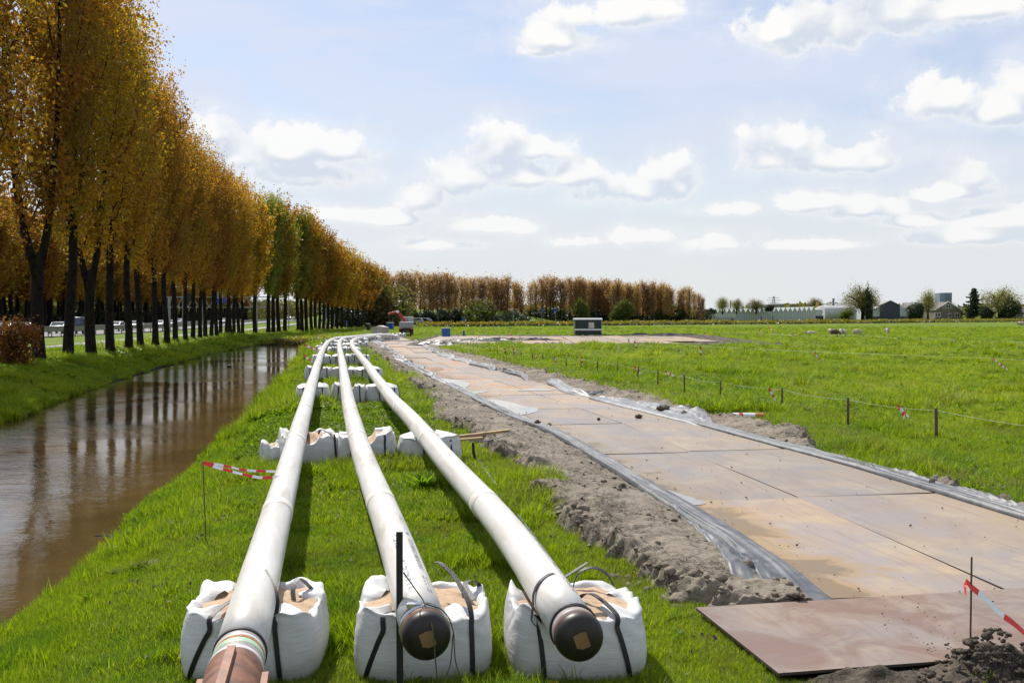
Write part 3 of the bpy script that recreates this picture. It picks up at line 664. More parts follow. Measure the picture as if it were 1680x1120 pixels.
ln = st_line([(1235, 1003), (1180, 910), (1100, 838), (1040, 790), (965, 742), (900, 702), (852, 683), (800, 657)])
rn = st_line([(1384, 997), (1262, 920), (1120, 830), (1062, 792), (990, 745), (918, 702), (862, 680), (810, 657)], 0.08)
def pl(s): return (np.interp(s, [8.5, 9.6, 11, 13, 16, 20], [4.12, 4.35, 4.62, 4.72, 4.82, 4.96]) if s < 20 else TLf(s)-0.24, TLf(s)+0.07, 0.008)
def pl0(s): return (np.interp(s, [8.5, 9.6, 11, 12.4], [3.78, 4.08, 4.45, 4.66]), np.interp(s, [8.5, 9.6, 11, 12.4], [4.35, 4.5, 4.72, 4.76]), 0.0)
sheet('plastic_sheet', 'smooth grey plastic sheet lying flat under the folded one by the crosswise plate', 8.5, 12.4, 0.05, pl0, M['sheet'], 31, 0.012, -1, 16)
sheet('plastic_sheet', 'long grey plastic sheet folded along the left edge of the steel plates', 8.55, 38, 0.05, pl, M['sheet'], 3, 0.030, -1)
ro = st_line([(1700, 868), (1680, 850), (1520, 800), (1400, 772), (1330, 748), (1205, 712), (1110, 680)], 0.05)
def pr(s): return (TRf(s)-0.10, TRf(s)+0.26, 0.025)
sheet('plastic_sheet', 'rolled grey plastic sheet along the right edge of the near plates', 9.2, 23, 0.05, pr, M['sheet'], 11, 0.035, 1)
def pr2(s): return (TRf(s)-0.15, TRf(s)+0.22+0.75*sstep(22, 25, s)*sstep(31.5, 28, s), 0.03)
sheet('plastic_sheet', 'wide pale plastic sheet flapped over the mud right of the plates', 22.4, 30.6, 0.06, pr2, M['sheet_pale'], 21, 0.03, 1)
NTH = ['first', 'second', 'third', 'fourth', 'fifth', 'sixth', 'seventh', 'eighth', 'ninth', 'tenth', 'eleventh', 'twelfth', 'thirteenth', 'fourteenth', 'fifteenth', 'sixteenth', 'seventeenth', 'eighteenth', 'nineteenth', 'twentieth']
for side, s0, s1 in ((-1, 38, 92), (1, 31, 92)):
    k = 0
    s = s0
    while s < s1:
        L = random.uniform(3.5, 8); w_ = random.uniform(0.10, 0.30)
        tt = (float(TLf(s+L/2))-0.12) if side < 0 else (float(TRf(s+L/2))+0.1)
        def pf(q, tt=tt, w_=w_, s=s, L=L): 
            c = tt + 0.16*math.sin(q*0.9+k); e = min(1, (q-s)/0.8+.15, (s+L-q)/0.8+.15); return (c-w_*e, c+w_*e, 0.08)
        mm = random.choice([M['sheet_pale'], M['sheet_pale'], M['sheet']])
        o = sheet('plastic_scrap', '%s crumpled plastic scrap from the front along the %s edge of the plates' % (NTH[k % 20], 'left' if side < 0 else 'right'), s, s+L, 0.12, pf, mm, k*3+2, 0.07, side, 12, 'plastic scrap')
        o['group'] = 'crumpled foil along the %s plate edge' % ('left' if side < 0 else 'right'); k += 1
        s += L*random.uniform(0.95, 1.25)
# black sheet at the far junction
for (px, py, w_, h_) in ((1000, 650, 2.0, 1.0), (735, 568, 6, 2.2), (770, 562, 7, 2.0), (850, 560, 8, 1.2), (1075, 551.5, 12, 1.0)):
    c = G(px, py); n = 18; u = np.linspace(-1, 1, n*2); v = np.linspace(-1, 1, n)
    U, Vv = np.meshgrid(u, v, indexing='ij'); ed = np.clip(1-np.maximum(abs(U), abs(Vv))**3, 0, 1)
    Zs = 0.10 + ridged(U*2+px, Vv*2, 4)*0.42*ed*(0.35 if py > 600 else 1)
    o = mesh_np('plastic_sheet', np.stack([c.x+U*w_/2*(1+0.2*np.sin(Vv*4+px)), c.y+Vv*h_/2*(1+0.3*np.sin(U*3)), Zs], -1), grid_faces(n*2, n), M['sheet_black'], smooth_=True)
    tag(o, {1000: 'small black sheet crumpled at the right edge of the plates', 735: 'black sheet heaped where the pad meets the plate road', 770: 'black sheet on the mud left of the pad', 850: 'flat black sheet on the front rim of the pad', 1075: 'long black sheet on the back rim of the pad'}[px], 'plastic sheet')

# ------------------------------------------------------------------ clods of earth
def clod_mesh(seed, sub=2):
    bm = bmesh.new(); bmesh.ops.create_icosphere(bm, subdivisions=sub, radius=1.0)
    g = np.random.default_rng(seed); o = g.random(3)*50; sc = (1, g.uniform(.65, .95), g.uniform(.5, .75))
    for v in bm.verts:
        p = v.co.normalized(); q = p*1.7
        r = 0.35 + 1.25*float(fbm(q.x*1.5+o[0]+q.z*1.9, q.y*1.5+o[1]-q.z*1.4, 3)) * (1 if p.z > -0.3 else 0.8)
        r = round(r*5)/5*0.55 + r*0.45
        v.co = Vector((p.x*r*sc[0], p.y*r*sc[1], p.z*r*sc[2]))
    me = bpy.data.meshes.new('clod'); bm.to_mesh(me); bm.free(); return me
CL = [clod_mesh(i) for i in range(7)]
def clod_stuff(name, items, m, label):
    V = []; F = []; b = 0
    for (p, r, k, rot) in items:
        me = CL[k]; co = np.empty(len(me.vertices)*3, np.float32); me.vertices.foreach_get('co', co); co = co.reshape(-1, 3)*r
        c, s = math.cos(rot), math.sin(rot); co = np.stack([co[:, 0]*c-co[:, 1]*s, co[:, 0]*s+co[:, 1]*c, co[:, 2]], 1) + np.array(p)
        f = np.array([tuple(q.vertices) for q in me.polygons])+b; V.append(co); F.append(f); b += len(co)
    o = mesh_np(name, np.vstack(V), np.vstack(F), m, kind='stuff'); o['label'] = label; return o
items = []
for side, e, n in ((-1, bl, 1500), (1, br, 1100)):
    for i in range(n):
        s = 8.6 + (rng.random()**1.7)*(70 if side < 0 else 60)
        ed = np.interp(s, e[:, 0], e[:, 1]); wdt = abs(float(TLf(s) if side < 0 else TRf(s))-ed)
        off = abs(rng.normal(0, 0.22)) if rng.random() < 0.8 else rng.random()*wdt
        t = ed + (off-0.22)*(-side)
        if side > 0 and (s < 9 or t < TRf(s)): continue
        r = rng.choice([0.02, 0.03, 0.045, 0.07, 0.10], p=[.40, .32, .18, .08, .02])*rng.uniform(.8, 1.3)
        z = float(berm(s, t, side)); z = max(z, -0.01)
        p = W(s, t, z+r*0.15); items.append(((p.x, p.y, p.z), r, int(rng.integers(7)), rng.random()*6))
clod_stuff('dirt_clods', items, M['mud'], 'loose grey clods along the mud banks')
items = []
for i in range(650):       # crumbs lying on the plates
    s = 7 + rng.random()**1.6*50; t = float(TLf(s))+0.1+rng.random()*3.4
    if rng.random() < 0.5: t = float(TLf(s)) + abs(rng.normal(0, 0.35)) if rng.random() < 0.5 else float(TRf(s))-abs(rng.normal(0, 0.3))
    r = rng.choice([0.006, 0.010, 0.018], p=[.6, .32, .08]); z = PZ+0.03 + (0.035 if s < 8.6 else 0)
    p = W(s, t, z); items.append(((p.x, p.y, p.z), r, int(rng.integers(7)), rng.random()*6))
clod_stuff('dirt_crumbs', items, M['mud_dark'], 'crumbs of dried mud scattered over the steel plates')
def big_clod(p, r, k, label, m='mud_dark', sub=3):
    me = clod_mesh(k, sub); me.materials.append(M[m])
    o = bpy.data.objects.new('earth_clod', me); link(o); o.location = p; o.scale = (r, r, r); o.rotation_euler = (0, 0, k)
    return tag(o, label, 'clod')
big_clod(G(882, 693, 0.16), 0.09, 21, 'dark clod lying on the mud bank left of the plates')
big_clod(G(1047, 683, 0.13), 0.10, 22, 'double dark clod lying on the right column of plates')
big_clod(G(982, 687, 0.12), 0.06, 23, 'small flat clod on the plates left of the double clod')
big_clod(G(901, 697, 0.12), 0.07, 24, 'flat clod at the left edge of the plates')
big_clod(G(1087, 670, 0.2), 0.17, 25, 'upright dark clod behind the pale plastic sheet', sub=3)
big_clod(G(925, 846, 0.08), 0.20, 26, 'big rounded clod at the grass edge of the mud bank', 'mud')
big_clod(G(852, 806, 0.08), 0.16, 27, 'dark clod in the grass right of the pipes')
big_clod(G(1265, 722, 0.1), 0.12, 28, 'dark clod on the right hand mud strip')
# heap of earth at the front right corner
hx, hy = G(1560, 1108)[:2]
n = 130; U, Vv = np.meshgrid(np.linspace(-2.0, 2.2, n), np.linspace(-1.3, 0.9, n), indexing='ij')
prof_ = 0.30*np.exp(-((U-0.28)/0.34)**2-((Vv)/0.30)**2) + 0.13*np.exp(-((U)/1.5)**2-((Vv+0.25)/0.38)**2) + 0.1*np.exp(-((U+0.75)/0.4)**2-((Vv+0.1)/0.25)**2)
Zh = prof_*(0.65+0.7*ridged(U*3+4, Vv*3, 5)) - 0.045 + (fbm(U*8, Vv*8, 3)-.5)*0.04*(prof_ > 0.03)
o = mesh_np('earth_heap', np.stack([hx+U, hy-0.10+Vv, Zh+0.0], -1), grid_faces(n, n), M['mud_dark'], smooth_=True); tag(o, 'heap of dark crumbly earth against the front edge of the crosswise plate', 'earth heap')
items = []
for i in range(420):
    u_, v_ = rng.normal(0.1, 0.65), -0.1 - 0.12+rng.normal(0, 0.2)
    z = float(0.34*np.exp(-((u_-0.28)/0.34)**2-((v_)/0.30)**2) + 0.13*np.exp(-(u_/1.5)**2-((v_+0.25)/0.38)**2))
    r = rng.choice([0.02, 0.035, 0.06], p=[.62, .30, .08]); items.append(((hx+u_, hy-0.10+v_, z-0.03), r*0.8, int(rng.integers(7)), rng.random()*6))
clod_stuff('dirt_clods', items, M['mud_dark'], 'loose clods on the earth heap')
# black edge of sheeting peeping out under the crosswise plate
o = mesh_np('plastic_sheet', *(lambda a: a)((np.array([tuple(G(px, py, 0.075)+Vector((0, dy, dz))) for px, py in [(1400, 1100), (1460, 1092), (1520, 1086), (1600, 1084), (1690, 1080)] for dy, dz in ((0.25, 0.0), (0.0, 0.02), (-0.12, -0.03))]), grid_faces(5, 3))), M['sheet_black'], smooth_=True)
tag(o, 'black sheet edge peeping from under the front of the crosswise plate', 'plastic sheet')

# ------------------------------------------------------------------ pipelines
PR, PZC = 0.165, 0.62
def catmull(P, n=8):
    P = [Vector(p) for p in P]; out = []
    for i in range(len(P)-1):
        a = P[i-1] if i else P[0]*2-P[1]; b, c = P[i], P[i+1]; d = P[i+2] if i+2 < len(P) else P[-1]*2-P[-2]
        for k in range(n):
            u = k/n; out.append(0.5*((2*b)+(-a+c)*u+(2*a-5*b+4*c-d)*u*u+(-a+3*b-3*c+d)*u**3))
    return out+[P[-1]]
def clean_path(px):
    P = [G(x, y, PZC) for x, y in px]; Q = catmull(P, 10)
    # even spacing, then light smoothing
    d = np.array([[q.x, q.y] for q in Q]); L = np.concatenate([[0], np.cumsum(np.hypot(*np.diff(d, axis=0).T))])
    m = np.arange(0, L[-1], 0.6); xy = np.stack([np.interp(m, L, d[:, 0]), np.interp(m, L, d[:, 1])], 1)
    for _ in range(30): xy[1:-1] = xy[1:-1]*0.5 + (xy[:-2]+xy[2:])*0.25
    z = PZC + 0.012*np.sin(m*2*math.pi/11.3+1)
    return [Vector((a, b, c)) for (a, b), c in zip(xy, z)], m
paths = {
 'left': [(394, 1074), (452, 850), (483, 735), (506, 650), (521, 598), (529.6, 574), (538, 562), (548, 556.5), (563, 554), (580, 552.6), (604, 551.4), (640, 550.2)],
 'mid': [(695, 1030), (637, 850), (592, 740), (570, 650), (561.5, 594), (557.5, 574), (557, 562), (562, 556.5), (576, 553.6), (600, 551), (626, 548.6)],
 'right': [(941, 1032), (826, 850), (743, 770), (669, 680), (639, 650), (601, 597), (587, 580), (579, 570), (577, 562.5), (584, 556.5), (601.5, 553), (622, 550.4), (640, 548.8)]}
# straighten the near stretch: the far part of each list fixes the line
pipes = {}
def add_band(mb, path_m, P, s0, s1, r, mi=0, n=56):
    "ring of radius r on the pipe between running metres s0 and s1"
    def at(s):
        i = min(max(np.searchsorted(path_m, s)-1, 0), len(P)-2); u = (s-path_m[i])/(path_m[i+1]-path_m[i]); return P[i]*(1-u)+P[i+1]*u
    q = [at(s0), at(s0+0.004), at(s1-0.004), at(s1)]
    mb.tube(q, [r-0.004, r, r, r-0.004], n, mi)
labels = {'left': 'long white pipe nearest the ditch, ending in a rusty flanged head', 'mid': 'long white pipe in the middle with a dark cap and green rope', 'right': 'long white pipe nearest the mud bank with a dark domed cap'}
for key, pxs in paths.items():
    P, m = clean_path(pxs)
    root = empty('pipeline', (P[0].x, P[0].y, PZC), 0, labels[key], 'pipe', 'white steel pipes lying on sand bags')
    inv = Vector(root.location)
    Pl = [p-inv for p in P]
    fwd = (Pl[0]-Pl[1]).normalized()
    ext = []
    if key == 'left':      # the rusty head runs on towards and below the picture's edge
        head = [Pl[0]+fwd*d for d in (2.2,)]
    MBc = MB().tube(Pl, PR, 56, 0, True); MBc.build('coated_tube', M['pipe'], root, True)
    g = MB()
    s = 3.3 if key != 'left' else 1.9; jj = 0
    while s < 70:
        if jj % 2 == 0: add_band(g, m, Pl, s, s+0.012, PR+0.0035)
        else: add_band(g, m, Pl, s, s+0.34, PR+0.005)
        s += 2.3 + random.uniform(-0.3, 0.3); jj += 1
    pipes[key] = (root, P, m, Pl, fwd)
    jm = simple('joint_sleeve_'+key, (0.66, 0.62, 0.54), 0.4, var=0.12, scale=5)
    # each sleeve that shows is a part
    s = 4.4; jj = 0
    while s < 62:
        b = MB(); add_band(b, m, Pl, s, s+0.32, PR+0.006, 0, 40); b.build('joint_sleeve', jm, root, True)
        b = MB(); add_band(b, m, Pl, s+0.34, s+0.352, PR+0.003, 0, 40); b.build('weld_seam', M['primer'], root, True)
        s += 5.9
    p0 = Pl[0]
    def along(d): return p0 + fwd*d
    if key != 'left':
        MB().tube([along(-0.02), along(0.0), along(0.03)], [PR+0.002, PR+0.006, PR+0.003], 56).build('coating_end', M['black'], root, True)
        MB().tube([along(0.03), along(0.13)], PR-0.004, 56).build('bare_end', M['primer'] if key == 'right' else M['rust_rib'], root, True)
        # domed cap
        rr = [PR-0.002, PR+0.001, PR, PR-0.006, PR-0.02, PR-0.05, PR-0.09, 0.03]; dd = [0.13, 0.135, 0.19, 0.215, 0.235, 0.252, 0.262, 0.266]
        MB().tube([along(d) for d in dd], rr, 56).build('end_cap', M['steel_dark'], root, True)
        MB().tube([along(0.145), along(0.15), along(0.165), along(0.17)], [PR, PR+0.003, PR+0.003, PR], 56).build('weld_bead', M['rust'], root, True)
        # square of tan tape on the cap
        up = Vector((0, 0, 1)); sd = fwd.cross(up).normalized(); c = along(0.268)
        u2 = (up*0.95+sd*0.25).normalized(); s2 = fwd.cross(u2).normalized()
        pts = [c+s2*a*0.05+u2*b*0.05 for a, b in ((-1, -1), (0.1, -1.15), (0.9, -0.8), (1, 0.9), (0, 1.1), (-0.85, 1))]
        b = MB(); b.add(pts+[q+fwd*0.004 for q in pts], [(5, 4, 3, 2, 1, 0), (6, 7, 8, 9, 10, 11)]+[(i, (i+1) % 6, 6+(i+1) % 6, 6+i) for i in range(6)])
        b.build('tape_patch', M['tape_tan'], root)
    else:
        def ring(name, d0, d1, r0, r1, mm): MB().tube([along(d0), along(d0+0.004), along(d1-0.004), along(d1)], [r0-0.003, r0, r1, r1-0.003], 56).build(name, M[mm], root, True)
        o_ = 0.05
        ring('coating_end', -0.02, 0.02, PR+0.006, PR+0.006, 'black')
        ring('primer_band', 0.02, 0.07, PR-0.004, PR-0.004, 'primer')
        ring('pale_band', 0.07, 0.115, PR-0.002, PR-0.002, 'lilac')
        ring('rust_band', 0.115, 0.155, PR-0.003, PR-0.003, 'rust_orange')
        ring('green_band', 0.155, 0.24, PR-0.003, PR-0.003, 'green_paint')
        ring('primer_band', 0.24, 0.32, PR-0.004, PR-0.004, 'primer')
        ring('pale_band', 0.32, 0.37, PR+0.004, PR+0.004, 'lilac')
        ring('rusty_head', 0.37, 1.6, PR+0.004, PR+0.004, 'rust')
        b = MB(); sd = fwd.cross(Vector((0, 0, 1))).normalized()
        for an in (0.05, 0.05+math.pi/2, 0.05-math.pi/2):
            n_ = (Vector((0, 0, 1))*math.cos(an)+sd*math.sin(an)); w_ = fwd.cross(n_)
            b = MB(); c0, c1 = along(0.45)+n_*(PR+0.012), along(1.5)+n_*(PR+0.02)
            V = []
            for c in (c0, c1):
                for a, e in ((-1, -1), (1, -1), (1, 1), (-1, 1)): V.append(c+w_*a*0.025+n_*e*0.028)
            b.add(V, [(0, 1, 2, 3), (7, 6, 5, 4)]+[(i, i+4, (i+1) % 4+4, (i+1) % 4) for i in range(4)]); b.build('stiffening_rib', M['rust_rib'], root)
    # faint stencilled marks printed on the coating
    if key != 'left':
        for row_an, s0, s1 in ((-0.55 if key == 'mid' else -0.62, 0.35, 3.2), (0.30, 0.15, 2.2) if key == 'mid' else (-0.6, 5, 7)):
            b = MB(); s = s0; sdv = fwd.cross(Vector((0, 0, 1))).normalized()
            while s < s1:
                L = random.choice([0.012, 0.02, 0.03, 0.045]); 
                if random.random() < 0.8:
                    V = []
                    for d in (s, s+L):
                        for q in (-0.13, -0.04, 0.04, 0.13):
                            an = row_an+q; n_ = Vector((0, 0, 1))*math.cos(an)+sdv*math.sin(an); V.append(p0-fwd*d+n_*(PR+0.0015))
                    b.add(V, [(0, 1, 5, 4), (2, 3, 7, 6)] if random.random() < .5 else [(0, 1, 5, 4), (1, 2, 6, 5), (2, 3, 7, 6)])
                s += L+random.choice([0.012, 0.015, 0.05])
            b.build('stencil_print', M['ink'], root, kind='stuff')
# clamp, rope and sling on the middle and right pipes
root, P, m, Pl, fwd = pipes['mid']; p0 = Pl[0]
b = MB(); add_p = lambda d: p0+fwd*d
MB().tube([add_p(0.035), add_p(0.04), add_p(0.062), add_p(0.067)], [PR+0.004, PR+0.010, PR+0.010, PR+0.004], 48).build('clamp_band', M['chrome'], root, True)
MB().box((0, 0, 0), (0.10, 0.05, 0.035)).build('clamp_buckle', M['chrome'], root, bevel=0.006, loc=tuple(add_p(0.045)+Vector((-0.07, 0, PR-0.0))))
sdv = fwd.cross(Vector((0, 0, 1))).normalized()
if sdv.x < 0: sdv = -sdv
rp = P[0]
rope = catmull([rp+Vector((-0.12, -0.16, 0.42)), rp+fwd*0.04+Vector((-0.05, 0, 0.26)), rp+fwd*0.08+Vector((0.0, 0, PR+0.02)), rp+fwd*0.285+Vector((0.03, 0, 0.08)), rp+fwd*0.30+Vector((0.045, 0, -0.10)), rp+fwd*0.28+Vector((0.07, 0, -0.35)), rp+fwd*0.30+Vector((0.08, 0, -0.6))], 6)
b = MB().tube(rope, 0.0045, 6)
rope2 = catmull([rp+fwd*0.06+Vector((0.0, 0, PR+0.02)), rp+fwd*0.10+sdv*0.13+Vector((0, 0, 0.13)), rp+fwd*0.12+sdv*0.19+Vector((0, 0, 0.0)), rp+fwd*0.2+sdv*0.20+Vector((0, 0, -0.2)), rp+fwd*0.26+sdv*0.28+Vector((0, 0, -0.42)), rp+fwd*0.3+sdv*0.38+Vector((0, 0, -0.6))], 6)
b.tube(rope2, 0.0045, 6)
rope3 = catmull([rp+fwd*0.12+sdv*0.19+Vector((0, 0, -0.02)), rp+fwd*0.2+sdv*0.15+Vector((0, 0, -0.24)), rp+fwd*0.28+sdv*0.02+Vector((0, 0, -0.40)), rp+fwd*0.3+Vector((0.02, 0, -0.6))], 6)
b.tube(rope3, 0.0045, 6)
o = b.build('rope', M['rope'], None, True); tag(o, 'thin green rope tied round the capped end of the middle pipe', 'rope')
# black stake in front of the middle pipe
q = G(656, 1150, 0)
tp = A(653, 872, q.y)
b = MB().box((q.x, q.y, tp.z/2), (0.045, 0.014, tp.z)); b.box((q.x+0.016, q.y+0.018, tp.z/2), (0.012, 0.03, tp.z-0.01))
o = b.build('steel_stake', M['black']); tag(o, 'upright black steel stake in front of the middle pipe', 'stake')

# ------------------------------------------------------------------ sand bags under the pipes
def bag_shape(seed, xo, a=0.52, h=0.50, skew=0.0, pz=PZC, closed=False):
    g = np.random.default_rng(seed); n = 112; th = np.linspace(0, 2*math.pi, n, endpoint=False)
    ex = 4.2; rad = (np.abs(np.cos(th))**ex+np.abs(np.sin(th))**ex)**(-1/ex)
    corner = np.clip((rad-1)/0.17, 0, 1)**1.5
    ph = g.random(6)*6.28
    rim = h + 0.055*corner*(0.5+0.8*np.sin(th*1+ph[0])) + 0.022*np.sin(3*th+ph[1]) + 0.014*np.sin(9*th+ph[2]) + 0.010*np.sin(17*th+ph[3])
    def bulge(u): return 0.955 + 0.085*np.sin(np.clip(u, 0, 1)**0.8*math.pi)**0.8
    rings = []
    us = np.linspace(0, 1, 30)
    for u in us:
        z = u*rim; wr = 0.010*np.sin(5*th+ph[4]+4*u)*u + 0.006*np.sin(13*th+ph[5]-7*u)*u**2 + 0.004*np.sin(29*th+9*u)*u**3
        fold = 0.006*np.sin(u*22+4*np.sin(2*th+ph[1])+2.5*np.sin(5*th+ph[0]))*sstep(0.45, 0.95, u)*(0.5+0.5*np.sin(3*th+ph[4]))*2.0
        r = a*rad*(bulge(u)+wr+fold*0.8)
        rings.append(np.stack([r*np.cos(th)*1.0, r*np.sin(th), z], 1))
    fl = np.clip(np.exp(-((np.angle(np.exp(1j*(th+0.9))))/0.42)**2)+0.9*np.exp(-((np.angle(np.exp(1j*(th+2.35))))/0.38)**2)+0.8*np.exp(-((np.angle(np.exp(1j*(th-0.5))))/0.3)**2)+0.7*np.exp(-((np.angle(np.exp(1j*(th-2.5))))/0.4)**2), 0, 1)
    for k, dz, w_ in ((0.955, 0.012, 0.0), (0.91, 0.004, .2), (0.87, -0.015, .5), (0.84, -0.045, .8), (0.82, -0.075, 1.0)):     # hem folded in over the sand, deeper at the corners
        wob = 0.02*np.sin(7*th+ph[3])+0.014*np.sin(15*th+ph[0])
        r = a*rad*(k+wob*0.8)*(1-0.36*fl*w_)
        zf = (rim+dz+wob*0.4)*(1-fl*min(1, w_*1.6)) + fl*min(1, w_*1.6)*(h+0.035+0.02*np.sin(11*th+ph[2])+0.012*np.sin(23*th))
        rings.append(np.stack([r*np.cos(th), r*np.sin(th), zf], 1))
    V = np.stack(rings)
    def saddle(P):
        dx = np.abs(P[..., 0]-xo - skew*P[..., 1]); rr = PR+0.012
        lim = pz - np.sqrt(np.clip(rr*rr-dx*dx, 0, None)); P[..., 2] = np.where(dx < rr, np.minimum(P[..., 2], lim), P[..., 2])
        q = sstep(rr+0.10, rr, dx)*(dx >= rr); P[..., 2] = P[..., 2] + 0.012*q*(P[..., 2] > 0.35); return P
    V = saddle(V); nr = len(rings)
    if closed:
        rings = rings[:30]
        for k in (0.965, 0.9, 0.8, 0.68, 0.54, 0.38, 0.2, 0.04):
            r = a*rad*k*(1+0.015*np.sin(5*th+ph[2])); rings.append(np.stack([r*np.cos(th), r*np.sin(th), h + (rim-h)*k**3 + 0.13*(1-k**2.6)*(1+0.25*np.sin(2*th+ph[1])*k) + 0.014*np.sin(6*th+9*k+ph[3])*k*(1-k)*3], 1))
        V = saddle(np.stack(rings)); nr = len(rings)
    F = []
    for i in range(nr-1):
        for j in range(n): F.append((i*n+j, i*n+(j+1) % n, (i+1)*n+(j+1) % n, (i+1)*n+j))
    F.append(tuple(range(n-1, -1, -1)))
    body = (V.reshape(-1, 3), F)
    m = 15; Sd = []
    for i in range(m):
        k = (i/(m-1))*0.885; r = a*rad*k
        x, y = r*np.cos(th), r*np.sin(th)
        z = h - 0.025 + 0.045*(1-(k/0.885)**2) + (fbm(x*6+seed, y*6, 3)-0.5)*0.05
        Sd.append(np.stack([x, y, z], 1))
    Sd = saddle(np.stack(Sd)); Fs = []
    for i in range(m-1):
        for j in range(n): Fs.append((i*n+j, i*n+(j+1) % n, (i+1)*n+(j+1) % n, (i+1)*n+j))
    def front(x, z, s=-1):
        xx = min(abs(x/a)/bulge(z/h), 0.98); return s*(a*(1-xx**ex)**(1/ex)*float(bulge(z/h))+0.011)
    return body, (Sd.reshape(-1, 3), Fs), front
def make_bag(loc, rz, seed, xo, straps, label, group, h=0.50, skew=0.0, a=0.52, closed=False):
    body, sd, front = bag_shape(seed, xo, a, h, skew, PZC, closed)
    root = empty('sand_bag', loc, rz, label, 'sand bag', group)
    mesh_np('bag_body', body[0], body[1], M['bag'], root, True)
    if not closed: mesh_np('sand_fill', sd[0], sd[1], M['sand'], root, True)
    for st in straps:
        if st[0] == 'face':      # ('face', x_bottom, x_top, loop points...) strap up the front face, over the rim and into the sand
            _, xb, xt, side, loop = st
            pts = []
            for z in (0.0, 0.10, 0.2, 0.3, 0.38, 0.44):
                u = z/0.44; x = xb+(xt-xb)*u**1.3; pts.append(Vector((x, front(x, z, side), z)))
            pts += [Vector((xt, front(xt, h, side)+0.02*(-side), h+0.03))] + [Vector(p) for p in loop]
            pts = catmull(pts, 5)
            MB().ribbon(pts, (1, 0.15, 0), 0.038, 0.006).build('strap', M['strap'], root)
        elif st[0] == 'free':
            MB().ribbon(catmull([Vector(p) for p in st[1]], 5), st[2], 0.04, 0.006).build('strap', M['strap_grey' if len(st) > 3 else 'strap'], root)
    return root
GRP = 'white sand bags carrying the pipes'
def bag_at(px, Y, **kw):
    p = G(px, 1000, 0); x = (px-840)/FPX*Y*1.0
    return Vector((x, Y, 0))
def HUG(xo, skew, lst):      # points lying on the pipe's skin
    return [(xo+skew*y+(PR+.012)*math.sin(R(a)), y, PZC+(PR+.012)*math.cos(R(a))) for y, a in lst]
# front row
make_bag((-2.03, 7.90, 0), TH*0.35, 5, -0.02, [
    ('face', -0.44, -0.26, -1, [(-0.17, -0.22, 0.57), (-0.08, -0.05, 0.55), (-0.05, 0.0, 0.49)]),
    ('face', 0.26, 0.22, -1, HUG(-0.02, -0.15, [(-0.46, 88), (-0.38, 62), (-0.28, 42), (-0.18, 30), (-0.12, 24)])),
    ('free', [(0.28, 0.02, 0.48), (0.27, 0.04, 0.58), (0.29, 0.14, 0.64), (0.33, 0.22, 0.60), (0.40, 0.28, 0.5)], (1, -0.3, 0), 1)],
    'front row sand bag under the left pipe with its rusty head', GRP, skew=-0.15)
make_bag((-0.71, 7.90, 0), TH*0.5, 9, -0.08, [
    ('face', -0.45, -0.30, -1, [(-0.24, -0.3, 0.52), (-0.2, -0.2, 0.47)]),
    ('face', 0.37, 0.36, -1, [(0.33, -0.34, 0.62), (0.24, -0.10, 0.73), (0.15, 0.02, 0.79), (0.10, 0.06, 0.80)]),
    ('free', [(0.40, -0.1, 0.53), (0.34, 0.12, 0.60), (0.42, 0.2, 0.60), (0.48, 0.3, 0.52)], (1, -0.3, 0))],
    'front row sand bag under the middle pipe, behind the black stake', GRP, skew=-0.10)
make_bag((0.49, 7.92, 0), TH*0.55, 14, -0.25, [
    ('face', -0.30, -0.34, -1, [(-0.37, -0.47, 0.54)]),
    ('free', [(-0.36, -0.56, 0.47), (-0.40, -0.53, 0.52)]+HUG(-0.25, -0.08, [(-0.50, -92), (-0.45, -65), (-0.38, -35), (-0.31, -5), (-0.25, 22), (-0.2, 45)])+[(0.03, -0.13, 0.80), (0.10, -0.10, 0.83)], (-0.1, 1, 0.0)),
    ('face', 0.36, 0.25, -1, [(0.14, -0.22, 0.60), (0.06, -0.12, 0.58), (0.0, -0.1, 0.50)]),
    ('free', [(0.04, 0.30, 0.50), (0.10, 0.34, 0.63), (0.22, 0.36, 0.67), (0.34, 0.36, 0.62), (0.40, 0.34, 0.52)], (0.2, 1, 0.2))],
    'front row sand bag under the right pipe, with a strap slung over it', GRP, skew=-0.08)
# lashing around the left pipe end of the right bag
root, P, m, Pl, fwd = pipes['right']
def ring_path(P, s, m, r, slope=0.12):
    i = int(np.searchsorted(m, s)); c = P[i]; f = (P[i]-P[i+1]).normalized(); sd = f.cross(Vector((0, 0, 1))).normalized()
    return [c + (Vector((0, 0, 1))*math.cos(a)+sd*math.sin(a))*r + f*slope*math.sin(a) for a in np.linspace(-2.2, 2.2, 20)]
o = MB().ribbon(ring_path(P, 0.0, m, PR+0.006, 0.02), tuple(fwd), 0.012, 0.006).build('lashing_strap', M['strap']); tag(o, 'thin black band round the right pipe close to the cap', 'strap')

S2 = [('face', -0.30, -0.28, -1, [(-0.2, -0.2, 0.55), (-0.2, 0.0, 0.5)]), ('face', 0.33, 0.31, -1, [(0.24, -0.25, 0.56), (0.26, 0.0, 0.56), (0.3, 0.2, 0.5)])]
S3 = [('face', 0.36, 0.34, -1, [(0.30, -0.30, 0.60), (0.20, -0.12, 0.66), (0.16, -0.05, 0.60), (0.2, 0.05, 0.48)]), ('face', -0.38, -0.3, -1, [(-0.28, -0.3, 0.54), (-0.25, -0.1, 0.48)])]
S4 = [('face', -0.1, -0.14, -1, [(-0.16, -0.2, 0.56), (-0.22, 0.1, 0.5)]), ('face', 0.40, 0.36, -1, [(0.35, -0.1, 0.53), (0.35, 0.2, 0.55), (0.3, 0.4, 0.5)])]
def row_y(by): return G(840, by, 0).y + 0.52
yr = row_y(770)
bx = lambda px, Y: (px-840)/FPX*Y
